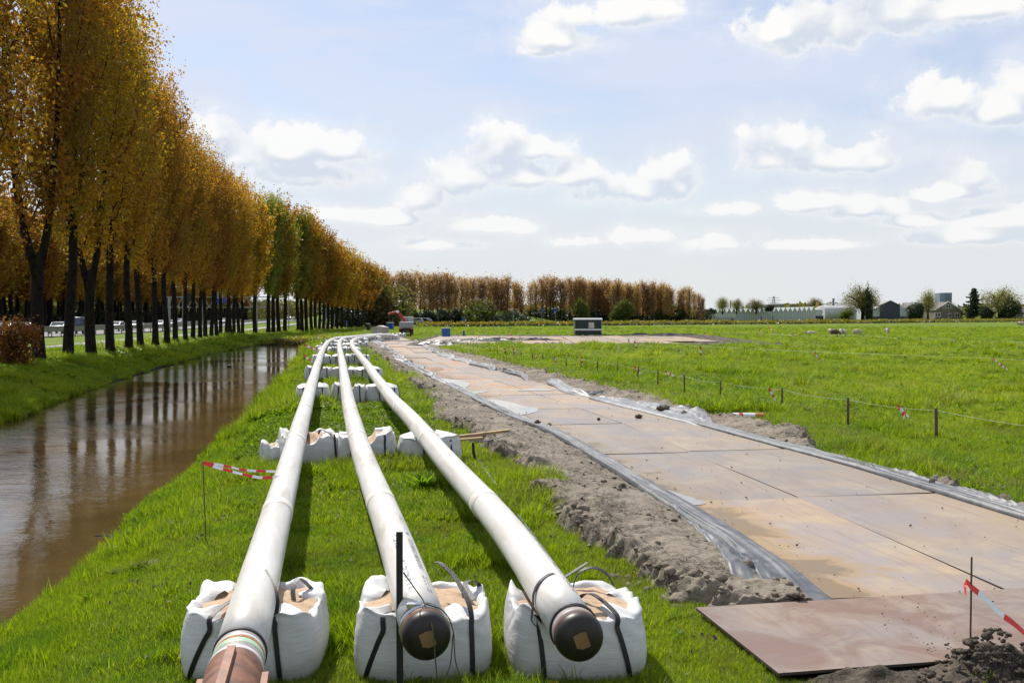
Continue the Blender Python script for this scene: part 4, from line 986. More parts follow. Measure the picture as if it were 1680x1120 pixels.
make_bag((bx(507, yr), yr, 0), TH+0.25, 31, -0.12, S3, 'second row sand bag under the left pipe, slumped with bare sand on its left', GRP, h=0.56)
make_bag((bx(601, yr), yr, 0), TH-0.02, 32, -0.02, S2, 'second row sand bag under the middle pipe', GRP, h=0.58)
make_bag((bx(702, yr), yr+0.25, 0), TH-0.05, 33, -0.03, S4, 'second row sand bag under the right pipe, with loose planks on it', GRP, h=0.48, closed=True, a=0.57)
o = make_bag((bx(462, yr+.3), yr+0.25, 0), TH+0.5, 34, 2.0, [], 'small slumped sand bag left of the left pipe in the second row', GRP, h=0.36, a=0.34)
protos = [make_bag((0, 0, 0), 0, 41+i, 0.0, st, 'x', GRP, h=hh, closed=cl) for i, (st, hh, cl) in enumerate(((S2, 0.53, True), (S3, 0.58, False), (S4, 0.51, True)))]
bpy.context.view_layer.update()
rows = [(665, (514, 568, 635)), (628, (520, 562, 612)), (601, (526, 558.5, 592)), (586, (533, 557.5, 585)), (577, (537, 556, 579)), (570.5, (541, 558, 578)), (566, (546, 561, 580)), (562, (553, 566, 583)), (559, (562, 573, 590))]
ordn = ['third', 'fourth', 'fifth', 'sixth', 'seventh', 'eighth', 'ninth', 'tenth', 'eleventh']
names3 = ['left', 'middle', 'right']; used = [0, 0, 0]
for i, (by, xs3) in enumerate(rows):
    for j, px in enumerate(xs3):
        if i >= 7 and j == 0: pass
        Y = row_y(by) + random.uniform(-.25, .25)
        # find the pipe's own x at this depth, the bag sits below it
        P = pipes[['left', 'mid', 'right'][j]][1]
        q = min(P, key=lambda p: abs(p.y-Y)); pxw = q.x
        k = (i+j) % 3
        src = protos[k]
        if used[k] == 0: o = src
        else: o = copy_tree(src)
        used[k] = 1
        o.location = (pxw + random.uniform(-0.02, 0.10)*(1 if i < 5 else 0), Y, 0); o.rotation_euler = (0, 0, TH + random.uniform(-0.18, 0.18) + (0 if i < 6 else -0.3))
        sc = random.uniform(0.95, 1.08); o.scale = (sc, random.uniform(0.9, 1.05), 1.0)
        o['label'] = f'{ordn[i]} row sand bag from the front under the {names3[j]} pipe'; o['group'] = GRP
# spare bags near the bend
for (px, by, lab) in ((528, 579, 'sand bag standing between tape and left pipe near the bend'), (596, 571, 'sand bag right of the right pipe just before the bend'), (590, 562, 'sand bag inside the bend of the right pipe'), (546, 583, 'flat low sand bag between the left and middle pipes'), (572, 581, 'dark shaded sand bag between the middle and right pipes'), (660, 553.5, 'bluish bag beside the white concrete block'), (648, 554.5, 'bluish bag left of the first one at the white block')):
    o = copy_tree(protos[0]); Y = row_y(by); o.location = (bx(px, Y), Y, 0); o.rotation_euler = (0, 0, random.uniform(-.5, .5)); o.scale = (0.8, 0.8, 0.85); o['label'] = lab; o['group'] = GRP

# planks lying on the third bag of the second row
def plank(p0, p1, w_, th, m, label, name='plank'):
    o = MB().ribbon([p0, p1], (0.18, 1, 0), w_, th).build(name, m, bevel=0.004); return tag(o, label, 'plank')
plank(A(725, 719, 18.9), A(836, 706, 18.9), 0.16, 0.05, M['plank'], 'long brown plank lying from the second row bag onto the mud bank')
plank(A(718, 724, 18.4), A(792, 718, 18.4), 0.13, 0.035, M['plank'], 'short pale plank in front of the long one')
o = MB().ribbon(catmull([A(780, 724, 18.4), A(800, 722, 18.5), A(822, 716, 18.6), A(836, 708, 18.8)], 5), (0, 1, 0), 0.10, 0.01).build('strap', M['strap']); tag(o, 'loose black strap drooping under the end of the long plank', 'strap')
o = MB().ribbon([A(776, 726, 18.3), A(777, 742, 18.3), A(781, 757, 18.3)], (1, 0, 0), 0.05, 0.01).build('strap', M['strap']); tag(o, 'loose black strap hanging from the planks', 'strap')

# ------------------------------------------------------------------ post and wire fence beside the meadow
posts = [(1536, 722, 669, .055), (1391, 699, 652, .05), (1283, 668, 636, .045), (1182, 656, 624, .04), (1123, 648, 615, .04), (1079, 636, 607, .04), (1046, 627, 602, .04), (1014, 619, 595, .035), (980, 613.5, 592, .035), (953, 605.5, 586, .035), (929, 603.5, 587, .035), (909, 599, 584, .035), (890, 592, 581, .035), (874, 592, 578.5, .035), (855, 588, 576, .035), (843, 587, 572, .035), (830, 584, 571, .03), (816, 581, 569, .03), (804, 579, 569, .03), (793, 577, 567, .03), (783.5, 575, 566, .03), (774.5, 573, 564.5, .03), (766.5, 571, 563.5, .03), (760, 570, 563, .03)]
nth = ['first', 'second', 'third', 'fourth', 'fifth', 'sixth', 'seventh', 'eighth', 'ninth', 'tenth', 'eleventh', 'twelfth', 'thirteenth', 'fourteenth', 'fifteenth', 'sixteenth', 'seventeenth', 'eighteenth', 'nineteenth', 'twentieth', 'twenty first', 'twenty second', 'twenty third', 'twenty fourth', 'twenty fifth', 'twenty sixth', 'twenty seventh', 'twenty eighth', 'twenty ninth', 'thirtieth']
tops = []
for i, (px, b_, t_, w_) in enumerate(posts):
    q = G(px, b_, 0); tp = A(px, t_, q.y); h_ = tp.z
    lean = random.uniform(-0.03, 0.03)
    mb = MB().tube([(0, 0, -0.1), (lean*0.4, 0, h_*0.5), (lean, 0, h_-0.01), (lean, 0, h_)], [w_*0.68, w_*0.66, w_*0.64, w_*0.5], 9)
    o = mb.build('fence_post', M['wood'], loc=(q.x, q.y, 0)); tops.append(Vector((q.x+lean, q.y-0.03, h_-0.05)))
    tag(o, f'{nth[i]} wooden post of the wire fence beside the mud, counted from the right', 'fence post', 'wooden posts of the wire fence')
wp = [G(1800, 775, 0)+Vector((0, 0, .68))] + tops; full = []
for a, b in zip(wp[:-1], wp[1:]):
    for k in range(6):
        u = k/6; full.append(a*(1-u)+b*u - Vector((0, 0, 0.05*4*u*(1-u))))
o = MB().tube(full+[wp[-1]], 0.0035, 5).build('fence_wire', M['wire'], smooth_=True); tag(o, 'thin pale wire strung along the wooden posts', 'wire')
# electric wire lines out in the meadow, on thin stakes
line2 = [(1042, 559), (1149, 568), (1336, 577), (1629, 588), (1760, 594)]
pts = [G(x, y, 0.72) for x, y in line2]
o = MB().tube(pts, 0.003, 4).build('fence_wire', M['wire']); tag(o, 'thin wire across the near meadow carrying tape strips', 'wire')
for i, p in enumerate(pts[:-1]):
    o = MB().tube([(0, 0, -0.05), (0, 0, 0.74)], 0.006, 6).build('wire_stake', M['rod'], loc=(p.x, p.y, 0)); tag(o, ['thin stake near the plate pad', 'thin stake left of the middle of the meadow', 'thin stake with dark knot in mid meadow', 'thin stake on the right of the meadow'][i], 'stake')
line3 = [(1180, 553, 547), (1242, 552, 546), (1302, 554, 549), (1312, 554, 550), (1345, 553, 549), (1374, 554, 548.5), (1387, 555, 549), (1437, 556, 551), (1474, 560.5, 554.5), (1510, 561, 553), (1563, 562, 556), (1567, 566, 559), (1649, 566, 559), (1678, 570, 561), (1730, 574, 565)]
t3 = []
for i, (px, b_, t_) in enumerate(line3):
    q = G(px, b_, 0); h_ = A(px, t_, q.y).z
    o = MB().tube([(0, 0, -0.05), (0, 0, h_)], 0.035, 6).build('pasture_post', M['wood'], loc=(q.x, q.y, 0)); t3.append(Vector((q.x, q.y, h_-0.05)))
    tag(o, f'{nth[i]} thin dark post of the pasture fence in front of the sheep, from the left', 'fence post', 'dark posts of the pasture fence')
o = MB().tube(t3, 0.012, 4).build('fence_wire', M['wire']); tag(o, 'pale wire of the pasture fence in front of the sheep', 'wire')

# ------------------------------------------------------------------ red and white tape strips
def tape(path, label, w_=0.07, wvec=(0.2, 0.5, 1), seg=0.16, twist=0.5, grp='red and white barrier tape strips'):
    P = catmull([Vector(p) for p in path], 8); L = [0]
    for a, b in zip(P[:-1], P[1:]): L.append(L[-1]+(b-a).length)
    root = empty('barrier_tape', P[0], 0, label, 'barrier tape', grp)
    n = max(2, round(L[-1]/seg)); step = L[-1]/n
    def at(s):
        i = min(max(np.searchsorted(L, s)-1, 0), len(P)-2); u = (s-L[i])/max(1e-6, L[i+1]-L[i]); return P[i]*(1-u)+P[i+1]*u
    for k in range(n):
        q = [at((k+j/4)*step)-P[0] for j in range(5)]
        wvs = []
        for j in range(5):
            an = twist*math.sin((k+j/4)*1.3); wvs.append(Vector(wvec) + Vector((math.sin(an)*0.8, math.cos(an)*0.3, 0)))
        MB().ribbon(q, wvs, w_, 0.0015).build('red_stretch' if k % 2 == 0 else 'white_stretch', M['red' if k % 2 == 0 else 'white'], root)
    return root
Yt = G(1593, 1130, 0).y
tk = MB().tube([(0, 0, -0.03), (0.0, 0, 0.4), (0.01, 0, 0.95)], 0.0075, 8)
q = G(1591, 1112, 0.02); top = A(1594, 913, q.y)
o = MB().tube([(0, 0, -0.03), (top.x-q.x, 0, top.z-0.0)], 0.0075, 8).build('steel_rod', M['rod'], loc=(q.x, q.y, 0)); tag(o, 'thin rusty rod stuck in the earth heap on the right, holding tape', 'rod')
tape([A(1584, 975, q.y-0.02), A(1583, 952, q.y-0.03), A(1593, 962, q.y-0.01), A(1615, 980, q.y), A(1640, 1005, q.y), A(1668, 1026, q.y), A(1710, 1065, q.y), A(1780, 1120, q.y)], 'tape strip flying to the right from the rod on the earth heap', 0.05, (0, 0.3, 1), 0.27)
q = G(338, 886, 0); top = A(333, 757, q.y)
o = MB().tube([(0, 0, -0.05), (top.x-q.x, 0, top.z)], 0.007, 8).build('steel_rod', M['rod'], loc=(q.x, q.y, 0)); tag(o, 'thin rod standing in the grass left of the left pipe', 'rod')
tape([A(334, 760, q.y), A(362, 768, q.y), A(400, 778, q.y+.1), A(430, 783, q.y+.15), A(464, 781, q.y+.2)], 'lower strip of the two tapes from the rod to the left pipe', 0.038, (0, 0.5, 1), 0.12)
tape([A(334, 758, q.y), A(365, 763, q.y+.1), A(405, 771, q.y+.4), A(452, 773, q.y+.6)], 'upper strip of the two tapes from the rod to the left pipe', 0.032, (0, 0.5, 1), 0.12)
for (a, b, by, lab) in (((500, 566), (527, 574), 597, 'tape strip from the ditch side to the left pipe, farther one'), ((499, 582), (514, 594), 612, 'slanting tape strip left of the left pipe, nearer one'),
                        ((520, 548), (527, 562), 566, 'fluttering tape strip at the ditch corner, left one'), ((531, 550), (538, 563), 566, 'fluttering tape strip at the ditch corner, right one')):
    q = G(a[0], by, 0); p0, p1 = A(*a, q.y), A(*b, q.y+0.3)
    tape([p0, (p0+p1)/2+Vector((0, 0, -.04)), p1], lab, 0.09 if by > 580 else 0.14, (0, 0.3, 1), 0.16 if by > 580 else 0.25)
    o = MB().tube([(0, 0, -.05), (0, 0, p0.z+0.05)], 0.008, 6).build('steel_rod', M['rod'], loc=(q.x, q.y, 0)); tag(o, 'thin rod holding the ' + lab, 'rod')
hang = [((1261, 637), (1272, 657), 668, 'by the third fence post'), ((1472, 665), (1491, 684), 706, 'between the first and second fence posts'), ((1474, 667), (1484, 687), 706, 'forked, between the first and second fence posts'), ((1336, 577), (1346, 596), 0, 'on the knotted stake in mid meadow'),
        ((1629, 588), (1641, 598), 0, 'on the right hand stake, upper half'), ((1641, 598), (1653, 606), 0, 'on the right hand stake, lower half'), ((1149, 568), (1149, 585), 0, 'on the stake left of mid meadow'), ((1091, 609), (1105, 616), 640, 'between the fifth and sixth posts'),
        ((1041, 601), (1051, 613), 626, 'at the seventh post'), ((953, 585), (956, 599), 606, 'at the tenth post'), ((909, 584), (913, 598), 600, 'at the twelfth post, white half'), ((877, 580), (883, 590), 592, 'at the fourteenth post'), ((842, 572), (844, 580), 587, 'at the sixteenth post'), ((827, 571), (829, 579), 584, 'at the seventeenth post'),
        ((1041, 559), (1044, 572), 0, 'on the stake by the plate pad'), ((1031, 556), (1032, 562), 570, 'at the pad rim'), ((1156, 546), (1155, 554), 556, 'at the end of the pad'), ((835, 545), (838, 550), 558, 'behind the pad, left'), ((1298, 548), (1309, 551), 0, 'on the pasture fence left of the sheep'), ((1245, 541), (1252, 546), 553, 'high on the pasture fence'),
        ((1296, 543), (1298, 548), 553, 'upright on the pasture fence'), ((1312, 543), (1312, 549), 553, 'second upright one on the pasture fence'), ((1242, 553), (1245, 548), 556, 'low on the pasture fence'), ((1260, 536), (1270, 545), 551, 'slanting, on the pasture fence')]
for i, (a, b, by, lab) in enumerate(hang):
    if by: Y = G(a[0], by, 0).y
    else: Y = G(a[0], a[1], 0.72).y if a[1] > 555 else G(a[0], 554, 0).y
    Y = Y - 0.05; p0, p1 = A(*a, Y), A(*b, Y+0.1)
    mid_ = (p0+p1)/2 + Vector((0.02, 0, -0.01))
    w_ = 0.075 if Y < 60 else 0.12
    tape([p0, mid_, p1], 'hanging tape strip ' + lab, w_, (1, 0.2, 0.3) if abs(a[0]-b[0]) < abs(a[1]-b[1]) else (0.2, 0.2, 1), (p1-p0).length/ (4 if Y < 60 else 3) + 0.01)
# orange pipe stub in the grass
q = G(1226, 681, 0.10); r_ = 0.075
root = empty('pipe_stub', (q.x, q.y, 0.09), R(-4), 'short orange and white striped pipe lying in the grass by the fence', 'pipe')
M['orange'] = simple('orange_plastic', (0.50, 0.17, 0.03), 0.5, var=0.2)
for nm, a, b, mm in (('orange_section', 0.20, 0.42, 'orange'), ('white_section', -0.12, 0.20, 'white'), ('red_section', -0.22, -0.12, 'red'), ('white_section', -0.42, -0.22, 'white')):
    mb = MB(); mb.tube([(a, 0, 0), (b, 0, 0)], r_, 20, 0, False); mb.tube([(b, 0, 0), (a, 0, 0)], r_-0.008, 20, 0, False); mb.build(nm, M[mm], root, True)

# ------------------------------------------------------------------ sheep, duck
M['wool'] = simple('wool', (0.46, 0.41, 0.31), 0.95, var=0.3, scale=14, bmp=0.8); M['wool_dark'] = simple('dark_wool', (0.10, 0.075, 0.055), 0.95, var=0.3, scale=14, bmp=0.8); M['sheep_skin'] = simple('sheep_face', (0.10, 0.08, 0.065), 0.8)
def skinned(name, verts, edges, radii, m, parent=None, sub=2):
    me = bpy.data.meshes.new(name); me.from_pydata(verts, edges, []); me.update(); o = bpy.data.objects.new(name, me); link(o, parent)
    md = o.modifiers.new('skin', 'SKIN'); 
    for i, r in enumerate(radii): me.skin_vertices[0].data[i].radius = (r, r)
    me.skin_vertices[0].data[0].use_root = True
    s = o.modifiers.new('sub', 'SUBSURF'); s.levels = sub; s.render_levels = sub; me.materials.append(m)
    return o
def sheep(loc, rz, label, lying=False, dark=False, sc=1.0):
    root = empty('sheep', loc, rz, label, 'sheep', 'sheep grazing in the meadow'); root.scale = (sc,)*3
    wm = M['wool_dark' if dark else 'wool']; zb = 0.62 if not lying else 0.30
    verts = [(0, -0.05, zb), (0, 0.28, zb+0.02), (0, 0.50, zb-0.02), (0, -0.38, zb-0.01), (0, -0.52, zb-0.08)]
    E = [(0, 1), (1, 2), (0, 3), (3, 4)]; rad = [0.31, 0.30, 0.17, 0.29, 0.14]
    if not lying: verts += [(0, 0.70, 0.36), (0, 0.84, 0.14), (0, 0.90, 0.06)]; E += [(2, 5), (5, 6), (6, 7)]; rad += [0.105, 0.075, 0.045]
    else: verts += [(0, 0.66, 0.48), (0, 0.82, 0.46), (0, 0.92, 0.42)]; E += [(2, 5), (5, 6), (6, 7)]; rad += [0.11, 0.085, 0.05]
    if not lying:
        for sx_ in (-1, 1):
            for y0, y1 in ((0.30, 0.31), (-0.36, -0.42)):
                n0 = len(verts); par = 1 if y0 > 0 else 3
                verts += [(sx_*0.13, y0, zb-0.24), (sx_*0.135, y1, 0.22), (sx_*0.135, y1+0.02, 0.02)]; E += [(par, n0), (n0, n0+1), (n0+1, n0+2)]; rad += [0.085, 0.038, 0.035]
    o = skinned('body', verts, E, rad, wm, root)
    hz_ = verts[6]; MB().tube([(hz_[0]-0.03, hz_[1]-0.06, hz_[2]+0.03), (hz_[0]-0.15, hz_[1]-0.08, hz_[2]+0.02)], [0.03, 0.01], 6).build('ear', M['sheep_skin'], root, True)
    MB().tube([(hz_[0]+0.03, hz_[1]-0.06, hz_[2]+0.03), (hz_[0]+0.15, hz_[1]-0.08, hz_[2]+0.02)], [0.03, 0.01], 6).build('ear', M['sheep_skin'], root, True)
    return root
def at_ground(px, py): return G(px, py, 0)
sheep(at_ground(1331, 550.5), R(80), 'leftmost sheep of the five in front, lying down', True, sc=1.02)
sheep(at_ground(1364, 551.5), R(-150), 'pale sheep half hidden behind the dark one', sc=1.02)
sheep(at_ground(1369, 552), R(-110), 'dark brown sheep grazing beside the pale one', dark=True, sc=0.95)
sheep(at_ground(1382, 551.5), R(-165), 'sheep seen end on between the dark sheep and the grazing one', sc=1.02)
sheep(at_ground(1406, 552.5), R(-120), 'sheep grazing second from the right of the group', sc=1.02)
sheep(at_ground(1455, 549), R(160), 'sheep grazing alone at the right of the group', sc=1.0)
sheep(at_ground(1675, 533.5), R(90), 'far sheep lying at the right edge of the picture', True, sc=1.5)
q = G(377, 602, WZ); root = empty('duck', (q.x, q.y, WZ), R(60), 'dark duck swimming on the ditch', 'duck')
skinned('body', [(0, 0, .05), (0, .14, .06), (0, .22, .12), (0, .24, .2), (0, .31, .19), (0, -.16, .08)], [(0, 1), (1, 2), (2, 3), (3, 4), (0, 5)], [.1, .08, .045, .045, .02, .03], M['black'], root)

# ------------------------------------------------------------------ trees
def rand_quads(cent, size, g, flat=0.0, aspect=0.8):
    n = len(cent)
    a = g.normal(size=(n, 3)); a /= np.linalg.norm(a, axis=1)[:, None]
    b = g.normal(size=(n, 3)); b -= a*(a*b).sum(1)[:, None]; b /= np.linalg.norm(b, axis=1)[:, None]
    s = (size*np.clip(g.lognormal(-0.05, 0.38, n), 0.4, 2.0))[:, None]
    V = np.stack([cent-a*s*.5, cent+b*s*.5*aspect-a*s*.05, cent+a*s*.5, cent-b*s*.5*aspect-a*s*.05], 1).reshape(-1, 3)
    return V, np.arange(n*4).reshape(-1, 4)
def poplar(name, n_leaf, size, seed, lm, H=23.0, h0=7.5, rmax=2.9, limbs=30, fork=False, trunk_r=0.36, sparse=0.0):
    g = np.random.default_rng(seed); mb = MB(); bend = g.normal(0, 0.25, 2)
    def tr(z): u = z/H; return Vector((bend[0]*math.sin(u*3)+0.1*math.sin(z*0.8+seed), bend[1]*math.sin(u*2.4), z))
    zs = [0, 0.35, 1.2, 3, 5, 7.5, 10, 13, 16, 19, H-0.8]
    rr = [trunk_r*1.45, trunk_r*1.12, trunk_r, trunk_r*.93, trunk_r*.86, trunk_r*.75, trunk_r*.6, trunk_r*.45, trunk_r*.3, trunk_r*.17, 0.02]
    mains = [[tr(z) for z in zs]]; zs_ = zs
    if fork:
        zf = 4.0; base = [tr(z) for z in (0, .35, 1.2, 3, 4.4, 5.2)]
        mb.tube(base, [trunk_r*1.5, trunk_r*1.2, trunk_r*1.1, trunk_r*1.05, trunk_r*1.1, trunk_r*.5], 10)
        mains = []
        for sgn, lean in ((-1, 1.9), (1, 1.5)):
            p = [base[3]*0+tr(zf)+Vector((sgn*lean*(1-math.exp(-(z-zf)/5)), 0.1*sgn, z-zf)) for z in (zf, 6.2, 8, 11, 14, 18, H-0.8)]
            mb.tube(p, [trunk_r*.8, trunk_r*.68, trunk_r*.6, trunk_r*.45, trunk_r*.33, trunk_r*.2, .02], 9); mains.append(p)
    else: mb.tube(mains[0], rr, 10)
    C_ = []; 
    def axis_pt(z):
        p = mains[g.integers(len(mains))]; zz = [q.z for q in p]
        return Vector((np.interp(z, zz, [q.x for q in p]), np.interp(z, zz, [q.y for q in p]), z))
    share = []
    for k in range(limbs):
        u = (k+g.random())/limbs; z0 = h0*0.82 + (H-h0*0.82-2.0)*u**1.05
        az = k*2.4+g.normal(0, .4); prof = math.sin(min(1, (z0-h0*0.7)/(H-h0*0.7))*math.pi*0.86+0.42)**0.8
        Lh = rmax*prof*g.uniform(0.6, 1.15); Lv = Lh*g.uniform(1.1, 1.9)+0.6
        b = axis_pt(z0); pts = []
        for v in (0, .3, .6, 1.0):
            pts.append(b + Vector((math.cos(az)*Lh*v**0.8, math.sin(az)*Lh*v**0.8, Lv*v**1.25)))
        if pts[-1].z > H+0.8: pts = [p+Vector((0, 0, (H+0.8-pts[-1].z)*(i/3))) for i, p in enumerate(pts)]
        r0 = 0.085*trunk_r/0.36*(1-u*0.6); mb.tube(pts, [r0, r0*.7, r0*.45, .012], 5, caps=False)
        share.append((pts, Lh+0.7))
        for j in range(3):   # twigs
            v = g.uniform(.3, .95); i = min(2, int(v*3)); q = pts[i].lerp(pts[i+1], v*3-i)
            e = q+Vector((g.normal(0, .5), g.normal(0, .5), g.uniform(.5, 1.3))); mb.tube([q, e], [.025, .008], 3, caps=False)
    tot = sum(x[1] for x in share)
    for pts, wgt in share:
        m_ = int(n_leaf*wgt/tot); v = g.random(m_)**0.75
        P = np.array([tuple(p) for p in pts]); i = np.minimum((v*3).astype(int), 2); f = (v*3-i)[:, None]
        c = P[i]*(1-f)+P[i+1]*f
        nc = 17; cc = g.normal(size=(nc, 3))*np.array([.78, .78, .85])*(rmax/2.9); ci = g.integers(nc, size=m_)
        c = c + cc[ci]*(0.45+0.7*v[:, None]) + g.normal(size=(m_, 3))*0.17*(rmax/2.9)
        C_.append(c)
    c = np.vstack(C_); c = c[c[:, 2] > h0*0.72]
    V, F = rand_quads(c, size, g)
    return mb, V, F, lm
def tree_obj(name, spec, label, cat='tree', group=None, bark='bark'):
    mb, V, F, lm = spec
    root = empty(name, (0, 0, 0), 0, label, cat, group)
    mb.build('trunk', M[bark], root, True)
    mesh_np('crown', V, F, M[lm], root)
    return root
near_specs = [poplar('poplar', 30000, 0.17, 100+i, 'leaf_brown', H=24, fork=(i == 3), trunk_r=0.32) for i in range(4)]
near = [tree_obj('poplar_tree', s, 'x') for s in near_specs]
green = tree_obj('poplar_tree', poplar('poplar', 22000, 0.21, 120, 'leaf_green', H=22, rmax=2.6), 'x')
farp = [tree_obj('poplar_tree', poplar('poplar', 13000, 0.30, 130+i, 'leaf_brown', H=22, rmax=2.8), 'x') for i in range(2)]
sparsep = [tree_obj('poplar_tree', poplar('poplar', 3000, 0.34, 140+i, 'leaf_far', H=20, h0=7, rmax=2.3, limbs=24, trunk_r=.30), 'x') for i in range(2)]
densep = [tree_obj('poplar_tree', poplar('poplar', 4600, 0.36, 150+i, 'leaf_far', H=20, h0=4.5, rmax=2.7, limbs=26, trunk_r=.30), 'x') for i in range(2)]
bpy.context.view_layer.update()
_used = set()
def put(src, loc, rz, sc, label, group):
    if src.name not in _used: _used.add(src.name); o = src
    else: o = copy_tree(src)
    o.location = loc; o.rotation_euler = (0, 0, rz); o.scale = sc if isinstance(sc, tuple) else (sc,)*3
    o['label'] = label
    if group: o['group'] = group
    return o
def ordinal(i):
    tens = {20: 'twenty', 30: 'thirty', 40: 'forty', 50: 'fifty'}
    if i < 30: return nth[i]
    t = (i+1)//10*10; u = (i+1) % 10
    return tens[t] + (' ' + nth[u-1] if u else 'th')
# front row along the ditch: (px of the trunk, Z, base py)
trunks = [62, 112, 148, 180, 210, 231, 255, 273, 289, 304, 316, 327, 337, 347, 354.5, 362, 372, 378, 384, 392, 399, 418, 440, 448, 457, 468, 489, 496, 503, 511, 517, 524, 531, 538, 545, 553, 561, 570, 579, 588, 597, 606, 615, 624, 632]
zt_x = [62, 112, 148, 180, 210, 231, 255, 273, 289, 306, 361, 400, 440, 500, 560, 600, 640]
zt_z = [50, 54.5, 58.6, 62.8, 67.3, 70.7, 75, 79, 83, 88, 106, 119, 132, 150, 175, 200, 235]
by_x = [62, 112, 148, 180, 210, 231, 273, 306, 361, 400, 440, 500, 560, 640]; by_y = [594, 588, 583, 576, 571, 568, 562, 558, 552, 549, 547, 545, 541, 535]
tp_x = [62, 112, 148, 180, 210, 231, 270, 300, 340, 372, 400, 425, 440, 500, 545, 600, 640]; tp_y = [-255, -150, -85, -20, 45, 87, 152, 215, 264, 288, 306, 326, 325, 352, 397, 430, 447]
# taller trees just outside the left edge
for i, (x_, y_) in enumerate(((-22.6, 41), (-22.0, 36.8), (-21.5, 32.5), (-21, 28.3))):
    o = put(near[i % 3], (x_, y_, 0.38), i*1.3, (1.0, 1.0, 1.03), f'{ordinal(i)} poplar beyond the left end of the ditch row, boughs hanging into view', 'bronze leaved poplars along the ditch'); 
for i, px in enumerate(trunks):
    Z = float(np.interp(px, zt_x, zt_z)); by = float(np.interp(px, by_x, by_y)); ty = float(np.interp(px, tp_x, tp_y)) + random.uniform(-7, 7)*(60/Z)
    x = (px-840)/FPX*Z; base = A(px, by, Z).z; top = A(px, ty, Z).z
    sh_ = (-0.3 if i % 3 == 1 else 0); isgreen = px in (440, 448, 468, 489)
    if i in (0, 2): src, Hh = near[3], 24
    elif isgreen: src, Hh = green, 22
    elif px < 405: src, Hh = near[i % 3], 24
    else: src, Hh = farp[i % 2], 22
    sz = (top-base)/Hh; wd = min(0.86, max(0.5, sz*0.86)) if px < 400 else sz*0.95
    if 400 < px < 430: continue_ = True
    kind = 'light green' if isgreen else 'bronze leaved'
    lab = f'{ordinal(i)} trunk from the left in the ditch row, {kind} poplar' + (' forked low down' if i in (0, 2) else '')
    put(src, (x, Z, base-0.05), (random.uniform(-.2, .2) if i in (0, 2) else random.uniform(0, 6.28)), (wd, wd, sz), lab, 'bronze leaved poplars along the ditch' if not isgreen else 'light green poplars in the ditch row')
# rows behind the motorway
cnt = 0
for r_, off, z0, z1, st in ((0, -62, 118, 430, 5.2), (1, -69, 122, 440, 5.4), (2, -78, 128, 460, 6)):
    z = z0; ri = -1
    while z < z1:
        ri += 1; x = -0.129*z + off*0.93 + random.uniform(-1, 1); sc = random.uniform(0.85, 1.0)
        put(farp[cnt % 2], (x, z, 0), random.uniform(0, 6.28), (sc*1.1, sc*1.1, sc*0.95), f"{ordinal(ri)} poplar in the {['first', 'second', 'rearmost'][r_]} row beyond the motorway, from the left", ['poplars beyond the motorway, first row', 'poplars beyond the motorway, second row', 'poplars beyond the motorway, rearmost row'][r_]); cnt += 1
        z += st*random.uniform(.85, 1.15)*(1+ (z-z0)/400)
# far rows on the dike
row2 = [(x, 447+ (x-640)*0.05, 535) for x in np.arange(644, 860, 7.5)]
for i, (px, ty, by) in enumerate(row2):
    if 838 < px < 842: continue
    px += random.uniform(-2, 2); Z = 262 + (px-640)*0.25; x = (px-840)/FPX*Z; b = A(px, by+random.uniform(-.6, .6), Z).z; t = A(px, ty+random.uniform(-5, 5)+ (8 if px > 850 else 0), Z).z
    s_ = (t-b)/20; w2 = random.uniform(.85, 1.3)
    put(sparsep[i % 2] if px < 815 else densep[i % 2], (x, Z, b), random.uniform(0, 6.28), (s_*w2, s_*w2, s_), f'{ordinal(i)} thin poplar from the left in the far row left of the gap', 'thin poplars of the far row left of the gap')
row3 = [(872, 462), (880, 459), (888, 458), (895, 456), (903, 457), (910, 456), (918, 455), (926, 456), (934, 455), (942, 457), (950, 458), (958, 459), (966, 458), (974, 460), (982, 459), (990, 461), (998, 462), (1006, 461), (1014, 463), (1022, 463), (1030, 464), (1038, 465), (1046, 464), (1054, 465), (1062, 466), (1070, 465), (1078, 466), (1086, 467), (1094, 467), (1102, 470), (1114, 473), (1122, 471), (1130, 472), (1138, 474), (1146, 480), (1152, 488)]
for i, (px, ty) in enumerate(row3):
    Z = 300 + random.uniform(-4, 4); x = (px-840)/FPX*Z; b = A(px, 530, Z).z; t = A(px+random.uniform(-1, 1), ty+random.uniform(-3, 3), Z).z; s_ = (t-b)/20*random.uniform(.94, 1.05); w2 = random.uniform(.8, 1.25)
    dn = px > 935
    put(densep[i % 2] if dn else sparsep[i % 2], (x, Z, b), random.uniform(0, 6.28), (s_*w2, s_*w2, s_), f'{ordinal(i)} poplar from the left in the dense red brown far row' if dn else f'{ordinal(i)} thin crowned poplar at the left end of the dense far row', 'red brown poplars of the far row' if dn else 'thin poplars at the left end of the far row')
    if dn and i % 2 == 0 and px < 1105:
        put(densep[(i+1) % 2], (x+1.2, Z+9, b), random.uniform(0, 6.28), (s_*1.1, s_*1.1, s_*.96), f'{ordinal(i//2)} poplar from the left behind the dense far row', 'red brown poplars of the far row, back line')

